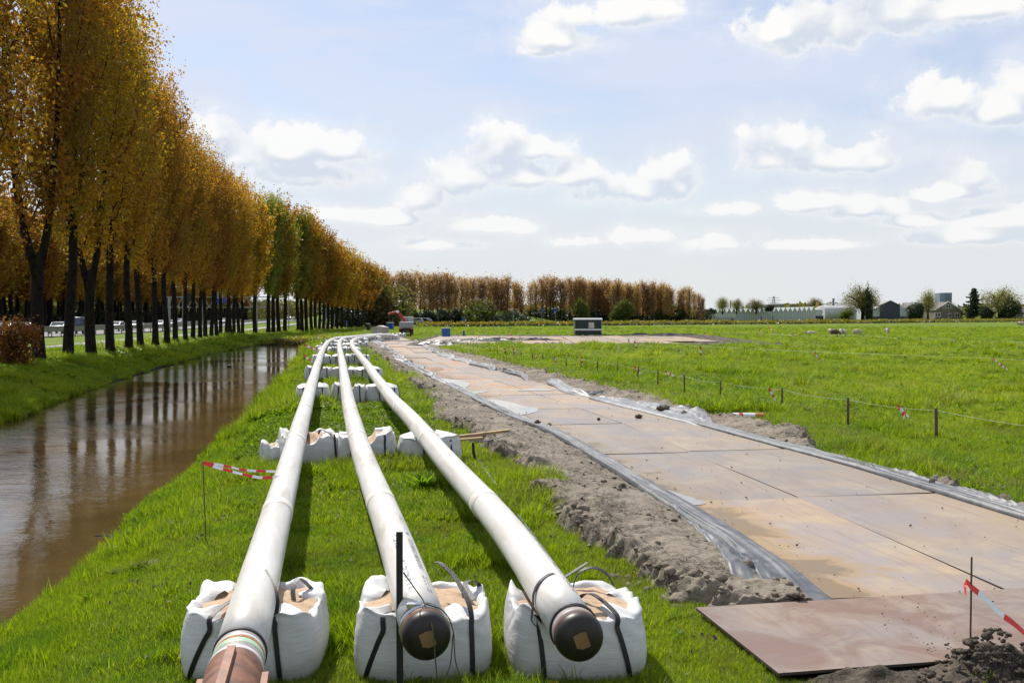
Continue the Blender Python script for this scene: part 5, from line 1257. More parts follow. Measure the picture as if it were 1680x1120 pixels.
def bush_spec(n, size, seed, lm, r=(1, 1, 1), clumps=26, trunk=0.0, droop=0.0):
    g = np.random.default_rng(seed); mb = MB(); H = r[2]*2+trunk
    cen = g.normal(size=(clumps, 3)); cen /= np.linalg.norm(cen, axis=1)[:, None]; cen *= (g.random((clumps, 1))**0.4)*0.78; cen *= np.array(r); cen[:, 2] += r[2]*(1.0 if trunk else 0.72)+trunk
    ci = g.integers(clumps, size=n); c = cen[ci] + g.normal(size=(n, 3))*np.array(r)*0.17
    if droop: c[:, 2] -= g.random(n)*droop*(np.hypot(c[:, 0], c[:, 1])/r[0])
    c = c[c[:, 2] > (0.05 if trunk == 0 else trunk*0.5)]
    tr_ = max(0.06, r[2]*0.07)
    mb.tube([(0, 0, -0.1), (0.05, 0, (trunk+r[2])*0.5), (0.0, 0.05, trunk+r[2]*1.3)], [tr_*1.3, tr_, tr_*0.4], 8)
    for k in range(0, clumps):
        z0 = trunk*0.8+0.1*r[2] + g.random()*r[2]*0.7; mb.tube([(0, 0, z0), tuple(cen[k]*np.array([.5, .5, 1])+np.array([0, 0, -.1*r[2]])), tuple(cen[k]+np.array([0, 0, .12*r[2]]))], [tr_*.45, tr_*.25, tr_*.06], 4, caps=False)
    V, F = rand_quads(c, size, g); return mb, V, F, lm
def plantobj(name, spec, label, cat, loc, rz=0.0, sc=1.0, group=None):
    o = tree_obj(name, spec, label, cat, group); o.location = loc; o.rotation_euler = (0, 0, rz); o.scale = sc if isinstance(sc, tuple) else (sc,)*3; return o
def img_place(px, by, Z): return ((px-840)/FPX*Z, Z, A(px, by, Z).z)
def hpx(top, bot, Z): return (bot-top)*Z/FPX
# dark thicket under the left row's far end
thick = plantobj('thicket_bush', bush_spec(9000, 0.42, 201, 'leaf_olive', (5, 4, 4.6), 40), 'x', 'bush', (0, 0, 0)); thickd = plantobj('thicket_bush', bush_spec(9000, 0.42, 202, 'leaf_dark', (5, 4, 4.6), 40), 'x', 'bush', (0, 0, 0))
bpy.context.view_layer.update()
for i, (px, top, Z, src, lab) in enumerate([(566, 475, 205, thickd, 'dark bush at the left end of the thicket under the poplars'), (588, 452, 210, thick, 'tall olive bush in the thicket behind the white block'), (612, 448, 215, thick, 'tallest olive bush in the thicket under the poplars'), (636, 462, 222, thick, 'olive bush at the right end of the thicket'), (578, 500, 195, thickd, 'low dark bush in front of the thicket'), (648, 500, 225, thickd, 'dark bush left of the truck crane'),
        (786, 492, 262, thick, 'green willow bush under the far row above the meadow'), (672, 508, 250, thickd, 'low dark bush behind the truck'), (700, 510, 255, thickd, 'low dark bush right of the truck'), (726, 510, 258, thickd, 'low dark bush behind the blue toilet'), (752, 508, 262, thickd, 'low dark bush between toilet and willow')]):
    h_ = hpx(top, 537, Z); s_ = h_/7.6
    put(src, (img_place(px, 537, Z)[0], Z, -0.4*s_), i*1.1, (max(s_, .62)*1.0, max(s_, .62), s_), lab, None)
wil = plantobj('willow_tree', bush_spec(9000, 0.40, 210, 'leaf_willow', (4, 4, 4.3), 22), 'x', 'willow', (0, 0, 0)); bpy.context.view_layer.update()
for i, (px, top, bot, Z, wd, lab) in enumerate([(955, 487, 530, 288, .62, 'dark green willow before the far poplars, behind the cabin'), (1020, 488, 530, 288, .85, 'lighter willow right of the cabin before the far poplars'), (780, 496, 537, 258, 1.1, 'round green willow right of the toilet'), (1083, 505, 529, 300, 1.1, 'rounded green bush left of the greenhouse'), (1105, 501, 529, 304, 1.9, 'wider rounded green bush left of the greenhouse'), (1386, 505, 524.5, 385, 1.2, 'green bush in front of the silver tank')]):
    s_ = hpx(top, bot, Z)/7.4; put(wil, (img_place(px, bot, Z)[0], Z, img_place(px, bot, Z)[2]-0.3*s_), i*1.7, (s_*wd, s_*wd, s_), lab, None)
# light trees around the farm
birch = plantobj('birch_tree', bush_spec(9500, 0.22, 220, 'leaf_pale', (5.8, 5.0, 5.4), 60, 1.5, 2.2), 'x', 'birch', (0, 0, 0)); bpy.context.view_layer.update()
for i, (px, top, bot, Z, wd, lab) in enumerate([(1415, 462, 524.5, 390, 1.25, 'broad birch with drooping twigs left of the dark barn'), (1522, 470, 524, 390, .75, 'slender half bare tree between barn and farmhouse'), (1640, 466, 524, 390, 1.6, 'broad birch at the right behind the meadow'), (1338, 486, 512, 470, 1.3, 'small pale tree above the greenhouse roof'), (1185, 484, 515, 380, 1.1, 'bare pale tree left above the greenhouse'), (1208, 487, 515, 385, 1.1, 'second bare pale tree above the greenhouse'), (1240, 488, 515, 380, 1.5, 'dark bare tree beside the blue roofed silo'), (1560, 494, 524, 425, .9, 'bare shrub tree between house and conifer')]):
    s_ = hpx(top, bot, Z)/12.0; put(birch, img_place(px, bot, Z), i*2.1, (s_*wd, s_*wd, s_), lab, None)
ev = plantobj('evergreen_bush', bush_spec(8000, 0.34, 230, 'leaf_dark', (4, 3.5, 4.3), 34), 'x', 'bush', (0, 0, 0)); bpy.context.view_layer.update()
for i, (px, top, bot, Z, wd, lab) in enumerate([(1502, 493, 524, 388, 1.0, 'dark evergreen bush right of the barn'), (1655, 485, 524, 385, .95, 'dark round evergreen at the right edge'), (1618, 500, 524, 385, 1.0, 'low dark evergreen under the conifer'), (1424, 466, 524, 386, .33, 'narrow dark ivy clad poplar in the middle of the broad birch'), (1165, 505, 515, 380, 2.2, 'low dark bushes on the horizon left of the silo'), (1262, 498, 510, 380, 1.6, 'dark bush on the horizon right of the silo'), (1545, 505, 523, 425, 1.5, 'dark garden hedge behind the farmhouse'), (1590, 508, 524, 390, .8, 'dark shrub right of the farmhouse')]):
    s_ = hpx(top, bot, Z)/7.4; put(ev, (img_place(px, bot, Z)[0], Z, img_place(px, bot, Z)[2]-0.3*s_), i*1.3, (s_*wd, s_*wd, s_), lab, None)
# conifer with level boughs
g = np.random.default_rng(5); Z = 392; b = Vector(img_place(1597, 524, Z)); Hc = hpx(472, 524, Z); mb = MB().tube([(0, 0, 0), (0, 0, Hc)], [.22, .03], 8); cc = []
for k in range(46):
    u = k/46; z = Hc*(.12+.86*u); L = Hc*0.42*(1-u)**0.7*g.uniform(.55, 1.15); az = k*2.4; d = np.array([math.cos(az), math.sin(az), 0.10])
    mb.tube([(0, 0, z), tuple(np.array([0, 0, z])+d*L)], [.05, .01], 4, caps=False)
    m_ = int(40+170*(1-u)); v = g.random(m_)[:, None]; cc.append(np.array([0, 0, z])+d*L*v+g.normal(size=(m_, 3))*np.array([.45, .45, .22])*(1.3-v))
V, F = rand_quads(np.vstack(cc), 0.48, g); root = empty('conifer_tree', b, 0, 'dark conifer with level ragged boughs right of the farmhouse', 'conifer'); mb.build('trunk', M['bark'], root); mesh_np('crown', V, F, M['leaf_dark'], root)
# rusty young shrub at the left edge
plantobj('beech_shrub', bush_spec(5200, 0.11, 240, 'leaf_rust', (1.35, 1.2, 1.45), 46), 'low shrub with rust red leaves at the left edge by the ditch', 'shrub', (*G(18, 600, 0.4)[:2], 0.33), 0, (1.0, 1.0, 1.0))

def strip_stuff(name, pts_fn, n, size, lm, label, hmax, seed, depth=3.0, lumps=0.5):
    g = np.random.default_rng(seed); u = g.random(n); P = np.array([pts_fn(x) for x in u])
    h_ = hmax*(0.35+0.9*fbm(P[:, 0]*lumps, P[:, 1]*0.1+seed, 4)); c = P + np.stack([g.normal(0, .5, n), g.normal(0, depth/2, n), g.random(n)**0.8*h_], 1)
    V, F = rand_quads(c, size, g); o = mesh_np(name, V, F, M[lm], kind='stuff'); o['label'] = label; return o
# verge of weeds and rape flowers along the far side of the meadow
def verge(x0, x1, by0, by1):
    return lambda u: tuple(G(x0+(x1-x0)*u, by0+(by1-by0)*u, 0))
strip_stuff('verge_weeds', verge(690, 1700, 536.0, 527.3), 30000, 0.42, 'leaf_green', 'band of tall weeds along the far side of the meadow', 1.1, 301, 5)
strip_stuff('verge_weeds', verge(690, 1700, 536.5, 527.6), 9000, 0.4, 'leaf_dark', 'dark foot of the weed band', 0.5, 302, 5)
M['rape'] = leaf_mat('rape_flowers', [(0.26, 0.24, 0.02), (0.36, 0.31, 0.02), (0.42, 0.36, 0.02)], 0.2)
o = strip_stuff('rape_flowers', verge(690, 1700, 536.6, 527.8), 2600, 0.32, 'rape', 'yellow rape flowers in the weed band', 1.25, 303, 5, 0.25)
strip_stuff('rape_flowers', lambda u: (G(427+10*u, 548, 0).x, 118+3*math.sin(u*6), 0.0), 300, 0.22, 'rape', 'yellow flowers behind the poplars by the motorway', 0.7, 304, 3)
strip_stuff('rape_flowers', lambda u: (G(484+22*u, 556, 0).x, 108+2*math.sin(u*6), -0.1), 260, 0.16, 'rape', 'yellow flowers at the head of the ditch', 0.5, 305, 2)
strip_stuff('reed_stubble', lambda u: (G(430+72*u, 560, 0).x, float(YEND)+0.3, WZ), 2500, 0.16, 'leaf_olive', 'brown dead reeds at the head of the ditch', 0.7, 306, 1.2)
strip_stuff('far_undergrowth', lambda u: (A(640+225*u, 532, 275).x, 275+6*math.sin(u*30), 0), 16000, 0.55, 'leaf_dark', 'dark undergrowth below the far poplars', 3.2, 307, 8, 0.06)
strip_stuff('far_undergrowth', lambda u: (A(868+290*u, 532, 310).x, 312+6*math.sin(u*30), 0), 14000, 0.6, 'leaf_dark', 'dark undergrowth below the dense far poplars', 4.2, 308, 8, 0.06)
strip_stuff('far_woods', lambda u: (-900+1900*u, 620+160*math.sin(u*9), 0), 26000, 2.2, 'leaf_olive', 'line of woods on the horizon', 9, 309, 30, 0.02)
strip_stuff('far_woods', lambda u: (-0.129*(110+350*u)-92, 110+350*u, 0), 30000, 1.0, 'leaf_olive', 'dark woods closing the view behind the motorway trees', 13, 310, 24, 0.03)
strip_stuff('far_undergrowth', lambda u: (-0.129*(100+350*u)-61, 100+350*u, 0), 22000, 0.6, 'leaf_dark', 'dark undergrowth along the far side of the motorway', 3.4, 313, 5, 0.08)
strip_stuff('far_woods', lambda u: (-172+112*u, 436+8*math.sin(u*20), 0), 16000, 0.9, 'leaf_olive', 'bushy woods closing the end of the motorway', 8.5, 314, 14, 0.05)
strip_stuff('far_woods', lambda u: (-170+60*u, 470+60*u, 0), 9000, 1.1, 'leaf_olive', 'woods beyond the end of the motorway', 11, 312, 24, 0.03)
# green dike slope behind the far poplars
X, Y = np.meshgrid(np.linspace(-70, 20, 60), np.linspace(285, 330, 14), indexing='ij'); Zd = 4.2*np.sin(np.clip((Y-285)/45, 0, 1)*math.pi)**0.8*sstep(20, -10, X)*sstep(-70, -50, X) - 0.05
o = mesh_np('dike', np.stack([X, Y, Zd], -1), grid_faces(60, 14), M['turf'], smooth_=True, kind='structure'); o['label'] = 'grassy dike behind the far poplar row'

# ------------------------------------------------------------------ motorway, path, guard rails, cars
M['asphalt'] = simple('asphalt', (0.13, 0.13, 0.135), 0.85, var=0.12, scale=0.5, bmp=0.1); M['pathgrey'] = simple('path_asphalt', (0.26, 0.25, 0.25), 0.85, var=0.15, scale=0.8)
def strip_road(name, off0, off1, z, m, label, y0=20, y1=560):
    ya = np.linspace(y0, y1, 120); V = []
    for y in ya:
        hz_ = float(np.interp(y, [90, 150, 240], [0.42, 0.02, 0.0])) if True else 0
        for off in (off0, off1): V.append((-0.129*y+off, y, hz_+z))
    o = mesh_np(name, np.array(V), grid_faces(len(ya), 2)[:, ::-1], m, kind='structure', smooth_=True); o['label'] = label; return o
strip_road('cycle_path', -23.6, -21.2, 0.10, M['pathgrey'], 'grey cycle path behind the poplar row')
strip_road('motorway', -58, -34.5, 0.09, M['asphalt'], 'grey motorway behind the trees')
for off in (-35.2, -38.8, -42.4): strip_road('road_marking', off-0.08, off+0.08, 0.096, M['white'], 'white line on the motorway')
M['galv'] = simple('galvanised_rail', (0.22, 0.21, 0.20), 0.5, 0.3, var=0.2, scale=2)
def rail(off, label, h_=0.72, y0=44, y1=330):
    root = empty('guard_rail', (-0.129*y0+off, y0, 0), 0, label, 'guard rail'); inv = Vector(root.location)
    P = [Vector((-0.129*y+off, y, float(np.interp(y, [90, 150], [0.45, 0.05]))+h_)) for y in np.arange(y0, y1, 6)]
    MB().ribbon([p-inv for p in P], (0, 0, 1), 0.30, 0.06).build('rail_beam', M['galv'], root)
    k = 0
    for y in np.arange(y0, 170, 4):
        z0 = float(np.interp(y, [90, 150], [0.45, 0.05])); MB().box((-0.129*y+off-inv.x-0.09, y-inv.y, z0+h_/2), (0.08, 0.1, h_)).build('rail_post', M['galv'], root)
rail(-33.6, 'near guard rail of the motorway'); rail(-34.6, 'second guard rail just behind the near one', 0.95); rail(-46, 'guard rail in the middle of the motorway', 0.75)
def paint(nm, c): 
    m, nt, b, o = mat(nm); b.inputs['Base Color'].default_value = (*c, 1); b.inputs['Roughness'].default_value = 0.3; b.inputs['Coat Weight'].default_value = 0.6; return m
P_ = {'white': paint('car_white', (.75, .76, .78)), 'navy': paint('car_navy', (.02, .035, .08)), 'silver': paint('car_silver', (.5, .52, .54)), 'red': paint('car_red', (.35, .02, .02)), 'black': paint('car_black', (.02, .02, .022)), 'grey': paint('car_grey', (.2, .21, .22))}
M['carglass'] = simple('car_glass', (0.03, 0.045, 0.05), 0.08, var=0.0); M['lampred'] = simple('lamp_red', (0.5, 0.01, 0.01), 0.3); M['lampwhite'] = simple('lamp_white', (0.8, 0.8, 0.75), 0.2)
def car(loc, rz, colr, label, van=False, L=4.4):
    root = empty('car', loc, rz, label, 'van' if van else 'car', 'vehicles on the motorway')
    hgt_ = 1.5 if not van else 2.1
    # profile (y along the length, z)
    if van: pf = [(-2.2, .35), (2.1, .35), (2.25, .7), (2.2, 1.05), (1.5, 1.25), (1.0, 2.0), (-2.1, 2.05), (-2.25, 1.2)]
    else: pf = [(-2.1, .3), (2.1, .3), (2.25, .55), (2.15, .8), (1.15, .98), (.35, 1.42), (-1.1, 1.48), (-1.95, 1.15), (-2.2, .9), (-2.25, .55)]
    o = MB().extrude(pf, -0.86, 0.86).build('body', P_[colr], root, bevel=0.07)
    for p in o.data.polygons: p.use_smooth = True
    if van: gl = [(.2, 1.25), (1.35, 1.25), (.95, 1.85), (.2, 1.88)]
    else: gl = [(-1.75, 1.02), (.95, 1.0), (.32, 1.36), (-1.05, 1.41)]
    MB().extrude(gl, -0.875, 0.875).build('side_windows', M['carglass'], root)
    if not van:
        MB().ribbon([(0, 1.08, 1.03), (0, .42, 1.40)], (1, 0, 0), 1.4, .03).build('windscreen', M['carglass'], root); MB().ribbon([(0, -1.90, 1.20), (0, -1.25, 1.465)], (1, 0, 0), 1.3, .03).build('rear_window', M['carglass'], root)
    for x in (-.8, .8):
        for y in (-1.4, 1.4): 
            w = MB().tube([(x-.1, y, .32), (x+.1, y, .32)], .32, 18).build('wheel', M['black'], root); MB().tube([(-.105+x, y, .32), (.105+x, y, .32)], .18, 12).build('rim', M['chrome'], w)
    for x in (-.7, .7):
        MB().box((x, -2.24, .85), (.24, .06, .16)).build('tail_light', M['lampred'], root); MB().box((x, 2.2, .68), (.3, .08, .14)).build('headlight', M['lampwhite'], root)
    return root
hd = math.atan(0.129)
def lane(off, y): return (-0.129*y+off, y, float(np.interp(y, [90, 150, 240], [0.42, 0.02, 0.0]))+0.10)
def lane_px(px, off):     # where a lane crosses a direction
    u = (px-840)/FPX; y = -off/(-0.129-u) if False else off/(u+0.129); return lane(off, y)
for px, off, cl, v, lab, fl in [(98, -40.6, 'silver', False, 'silver car between the first two poplars', 1), (131, -37.2, 'navy', True, 'dark blue van with white roof between second and third poplars', 0), (190, -40.6, 'white', False, 'white car right of the fourth poplar', 1), (222, -40.6, 'white', False, 'white car between fifth and sixth poplars', 1), (262, -40.6, 'white', False, 'white car glinting in the sun, right of the seventh poplar', 1), (279, -40.6, 'white', False, 'white car right after the glinting one', 1), (293, -50, 'silver', False, 'silver car right of the ninth poplar', 1), (14, -37.2, 'grey', False, 'grey car behind the rusty shrub', 0), (45, -37.2, 'red', False, 'dark red car with tail lights just left of the first poplar', 0), (366, -40.6, 'white', False, 'small white car far along the motorway', 1), (453, -37.2, 'navy', False, 'blue car far off behind the green poplars', 0), (480, -37.2, 'silver', False, 'silver car far off behind the green poplars', 0), (474, -40.6, 'black', False, 'black car far off behind the green poplars', 1)]:
    p = lane_px(px, off); car(p, hd + (math.pi if fl else 0), cl, lab, v)
# two vehicles right of the truck
car((*img_place(682, 531, 225)[:2], 0.3), R(80), 'silver', 'pale car parked right of the truck'); car((*img_place(693, 532, 225)[:2], 0.3), R(60), 'black', 'dark car parked right of the pale one')
# sign gantry over the motorway
M['truss'] = simple('gantry_steel', (0.30, 0.31, 0.32), 0.5, 0.2); M['signblue'] = simple('sign_blue', (0.01, 0.06, 0.30), 0.5, var=0.05)
gy = 150.0; root = empty('sign_gantry', ((274-840)/FPX*gy, gy, 0), 0, 'steel sign gantry spanning the motorway behind the poplars', 'gantry'); ix = root.location.x
x1 = (470-840)/FPX*gy - ix; z0, z1 = A(300, 504, gy).z, A(300, 487, gy).z
mb = MB()
for zz in (z0, z1): 
    for dy in (0, 1.0): mb.box((x1/2, dy, zz), (x1, .12, .12))
mb.build('chord', M['truss'], root); mb = MB(); k = 0
x = 0
while x < x1-1.2: mb.ribbon([(x, 0, z0), (x+.8, 0, z1)], (0, 1, 0), .08, .08); mb.ribbon([(x+.8, 0, z1), (x+1.6, 0, z0)], (0, 1, 0), .08, .08); x += 1.6
mb.build('lattice', M['truss'], root)
for x in (0.2, x1*0.30, x1-.2): MB().box((x, .5, z1/2), (.3, .35, z1)).build('gantry_post', M['truss'], root)
for px, w_, zc, hh, mm in ((364, 1.6, 481, 2.0, 'signblue'), (314, .9, 488, 1.0, 'black'), (335, .9, 488, 1.0, 'black')):
    c = A(px, zc+(6 if mm == 'signblue' else 0), gy); s_ = MB().box((0, 0, 0), (w_, .12, hh), 0).build('sign_board' if mm == 'signblue' else 'lane_signal', M[mm], root, loc=(c.x-ix, -.6, c.z))
    if mm == 'signblue':
        for q, ww in enumerate((.9, 1.1, .8)): MB().box((-.1, -.075, .6-q*.35), (ww, .02, .1)).build('sign_line', M['white'], s_)
        MB().box((.1, -.075, -.65), (.4, .02, .3)).build('orange_patch', M['orange'], s_)
# lamp posts and thin masts
for px, Z, top, lab in ((422, 140, 455, 'tall thin lamp post behind the poplars with a double arm'), (474, 160, 470, 'thin lamp post behind the green poplars'), (535, 190, 506, 'short lamp post left of the thicket'), (842, 250, 507, 'lamp post by the road in the gap between the far rows'), (300, 150, 470, 'lamp post hidden between the poplar trunks')):
    p = img_place(px, 541, Z); t = A(px, top, Z).z; root = empty('lamp_post', (p[0], p[1], 0), 0, lab, 'lamp post')
    MB().tube([(0, 0, 0), (0, 0, t)], [.10, .05], 8).build('pole', M['truss'], root); MB().ribbon([(-.9, 0, t), (.9, 0, t)], (0, 1, 0), .12, .07).build('lamp_arm', M['truss'], root)
    for s_ in (-1, 1): MB().box((s_*.9, 0, t-.04), (.5, .2, .1)).build('lamp_head', M['lampwhite'], root)

# ------------------------------------------------------------------ site objects
M['concrete'] = simple('pale_concrete', (0.47, 0.46, 0.42), 0.85, var=0.12, scale=1.5); M['hutgreen'] = simple('hut_green', (0.012, 0.035, 0.028), 0.5, var=0.15); M['cream'] = simple('cream', (0.55, 0.52, 0.45), 0.6); M['greymetal'] = simple('grey_metal', (0.30, 0.31, 0.31), 0.5, 0.2, var=0.15)
# green site cabin on wheels
Z = G(964, 552, 0).y+1.5; sc_ = Z/FPX; x0, x1 = (941-840)*sc_, (987-840)*sc_; Wc = x1-x0; zb = A(960, 549, Z).z; zt_ = A(960, 525, Z).z
root = empty('site_cabin', ((x0+x1)/2, Z, 0), 0, 'dark green site cabin on wheels with a white stripe, beyond the plate pad', 'cabin'); Hc = zt_-zb
MB().box((0, 0, zb+Hc/2), (Wc*0.95, 1.9, Hc)).build('wall', M['hutgreen'], root, bevel=.02)
MB().box((0, -.97, zb+Hc*.36), (Wc*.93, .05, Hc*.10)).build('stripe', M['white'], root)
for i in range(-6, 7): 
    if i: MB().box((i*Wc*.068, -.965, zb+Hc*.5), (.025, .03, Hc*.94)).build('wall_batten', M['hutgreen'], root)
f_ = MB().box((Wc*.11, -.99, zb+Hc*.65), (Wc*.20, .07, Hc*.40)).build('window_shutter', M['cream'], root, bevel=.01)
for k in (-1, 1): MB().box((k*Wc*.478, -.9, zb+Hc*.5), (.10, .14, Hc)).build('corner_post', M['greymetal'], root)
for k in (-1, 1):
    for q, mm in enumerate(('red', 'white', 'red', 'white')): MB().box((k*Wc*.478, -.985, zb+Hc*(.15+.07*q)), (.1, .02, Hc*.07)).build('warning_stripe', M[mm], root)
o = MB().extrude([(-1.1, zt_), (1.1, zt_), (1.05, zt_+.12), (0, zt_+.26), (-1.05, zt_+.12)], -Wc*.51, Wc*.51).build('roof', M['greymetal'], root)
for k in (-.25, .0, ): 
    for y in (-.75, .75): w = MB().tube([(k*Wc*.5-.0, y-.08, .28), (k*Wc*.5, y+.08, .28)], .28, 18).build('wheel', M['black'], root)
MB().ribbon([(-Wc*.47, 0, zb-.05), (-Wc*.62, 0, zb-.15)], (0, 1, 0), .1, .1).build('tow_bar', M['greymetal'], root)
# blue portable toilet
Z = G(731, 553.5, 0).y; Wt = (738.5-724.5)*Z/FPX; Ht = A(731, 537.5, Z).z
M['toiletblue'] = simple('toilet_blue', (0.012, 0.10, 0.34), 0.45, var=0.2, scale=2)
root = empty('portable_toilet', ((731.5-840)/FPX*Z, Z, 0), R(12), 'blue portable toilet with grey roof at the edge of the meadow', 'toilet')
MB().box((0, 0, Ht*.45), (Wt*.92, Wt*.9, Ht*.9)).build('cubicle', M['toiletblue'], root, bevel=.03)
MB().box((0, 0, Ht*.95), (Wt*.98, Wt*.95, Ht*.10), top=.9).build('roof', M['greymetal'], root, bevel=.03)
MB().box((0, -Wt*.46, Ht*.45), (Wt*.6, .04, Ht*.8)).build('door', M['toiletblue'], root, bevel=.01)
for k in range(5): MB().box((-Wt*.4+k*Wt*.2, -Wt*.465, Ht*.45), (.03, .03, Ht*.8)).build('wall_rib', M['toiletblue'], root)
MB().box((Wt*.2, -Wt*.49, Ht*.5), (.05, .03, .12)).build('door_handle', M['greymetal'], root)
q = G(761, 553, 0); MB_ = MB().tube([(0, 0, 0), (0, 0, .5), (0, 0, .8)], [.15, .12, .1], 8).build('site_pump', M['toiletblue'], loc=tuple(q)); tag(MB_, 'small dark blue pump post right of the toilet', 'pump')
# pale folded concrete barrier / tank at the end of the pipes
Z = G(622, 551, 0).y; k_ = Z/FPX; bx0 = (609-840)*k_; bx1 = (637-840)*k_; cx = (621-840)*k_; Hb = A(621, 534, Z).z
root = empty('storage_box', (cx, Z-1.0, 0), 0, 'pale grey box with a ridged roof beside the pipe ends', 'storage box')
wL, wR = cx-bx0, bx1-cx
V = [(0, 0, 0), (-wL, 1.2, 0), (-wL+wR, 3.0, 0), (wR, 1.6, 0)]
Vt = [(v[0], v[1], Hb*.80) for v in V]
MBx = MB(); MBx.add(V+Vt, [(0, 1, 5, 4), (1, 2, 6, 5), (2, 3, 7, 6), (3, 0, 4, 7), (3, 2, 1, 0)]); MBx.build('wall', M['concrete'], root)
MBr = MB(); e = .06
r0, r1, r2, r3 = Vector(Vt[0]), Vector(Vt[1]), Vector(Vt[2]), Vector(Vt[3]); ra, rb = (r0+Vector((0, -e, Hb*.2))), (r2+Vector((0, e, Hb*.2)))
MBr.add([r1+Vector((-e, 0, 0)), ra, r3+Vector((e, 0, 0)), rb], [(0, 1, 3), (1, 2, 3)]); MBr.add([r0, r1, ra], [(0, 1, 2)]); MBr.add([r0, r3, ra], [(0, 2, 1)])
MBr.add([r2, r1, rb], [(0, 2, 1)]); MBr.add([r2, r3, rb], [(0, 1, 2)]); MBr.build('roof', M['cream'], root)
# lorry with a red loading crane, seen from behind
Z = G(666, 552, 0).y; k_ = Z/FPX; Wl = (678-655)*k_; root = empty('crane_truck', ((666-840)*k_, Z, 0), R(4), 'grey tipper truck with a red crane arm, seen from behind on the plates', 'truck')
zbd, zm, ztp = A(666, 538, Z).z, A(666, 528, Z).z, A(666, 522, Z).z
MB().box((0, 2.0, (zbd+zm)/2), (Wl*.94, 4.4, zm-zbd)).build('load_body', M['greymetal'], root, bevel=.03)
MB().box((0, -.24, (zbd+zm)/2), (Wl*.96, .06, (zm-zbd)*.98)).build('tailgate', M['greymetal'], root)
M['fade_grey'] = simple('tarpaulin', (0.40, 0.42, 0.40), 0.6, var=.15)
for s_ in (-1, 1): MB().box((s_*Wl*.235, 5.1, (zm+ztp)/2+.05), (Wl*.44, 1.6, ztp-zm+.25)).build('cab_back', M['fade_grey'], root, bevel=.06)
MB().box((0, 5.2, zbd+.2), (Wl*.9, 1.7, 1.6)).build('cab', P_['grey'], root, bevel=.05)
MB().box((0, 2.2, zbd-.16), (Wl*.5, 5.6, .22)).build('chassis', M['black'], root)
for s_ in (-1, 1):
    for y in (.4, 1.7, 4.8): 
        w = MB().tube([(s_*Wl*.36-.16, y, .40), (s_*Wl*.36+.16, y, .40)], .40, 20).build('wheel', M['black'], root)
    MB().box((s_*Wl*.38, -.26, zbd-.08), (Wl*.18, .08, .16)).build('tail_light', M['lampred'], root); MB().box((s_*Wl*.36, .05, .75), (Wl*.26, .05, .35)).build('mudguard', M['black'], root)
MB().box((0, -.1, .55), (Wl*.8, .1, .12)).build('under_ride_bar', M['black'], root)
el = A(650, 511, Z); base = A(664, 522, Z); tip = A(634, 515, Z); L0 = Vector(root.location)
M['cranered'] = simple('crane_red', (0.45, 0.03, 0.015), 0.4, var=.1)
def L_(p, y=4.1): v = p-L0; return Vector((v.x, y, v.z))
b = MB().ribbon([L_(base)-Vector((-.1, 0, .6)), L_(el)], (0, 1, 0), .24, .30); b.build('crane_boom', M['cranered'], root, bevel=.02)
MB().ribbon([L_(el)+Vector((.15, 0, .06)), L_(tip)], (0, 1, 0), .20, .24).build('crane_jib', M['cranered'], root, bevel=.02)
MB().tube([L_(el)+Vector((0, -.2, 0)), L_(el)+Vector((0, .2, 0))], .18, 12).build('crane_joint', M['lampwhite'], root)
MB().tube([L_(tip), L_(tip)+Vector((0, 0, -.5))], .07, 6).build('crane_hook', M['black'], root)
# small site things near the junction
def smallbox(name, px, by, top, wpx, m, label, cat, depth=1.0, rz=0):
    Z = G(px, by, 0).y; h_ = A(px, top, Z).z; w_ = wpx*Z/FPX
    root = empty(name, ((px-840)/FPX*Z, Z+depth/2, 0), rz, label, cat)
    MB().box((0, 0, h_*.46), (w_, depth, h_*.92)).build('box_body', m, root, bevel=.03); MB().box((0, 0, h_*.96), (w_*1.06, depth*1.06, h_*.08)).build('lid', M['greymetal'], root, bevel=.02); return root
smallbox('site_container', 639, 541, 529, 10, M['signblue'], 'dark blue container behind the pale ridged box', 'container', 2)
smallbox('site_container', 603, 543, 530.5, 6, M['black'], 'small dark container with pale lid left of the pale box', 'container', 1.2)
# white offcut pipe lying beside the bend, rusty ones behind
for a, b_, r_, mm, lab in (((606, 561), (627, 557.5), .14, 'pipe', 'short white offcut pipe lying on the grass beside the bend'), ((594, 557.5), (614, 557.5), .12, 'rust', 'rusty pipe lying behind the white offcut'), ((611, 550.5), (628, 548.5), .14, 'pipe', 'white pipe end beside the ridged box')):
    p, q = G(*a, .16), G(*b_, .16); mb = MB(); mb.tube([p, q], r_, 20, 0, False); mb.tube([q, p], r_-.01, 20, 0, False); o = mb.build('loose_pipe', M[mm], None, True); tag(o, lab, 'pipe')
q, p = G(812, 556.5, .15), G(838, 559.5, .15); o = MB().tube([q, p], .13, 14).build('loose_pipe', M['pipe'], None, True); tag(o, 'white pipe lying on the mud rim of the pad', 'pipe')
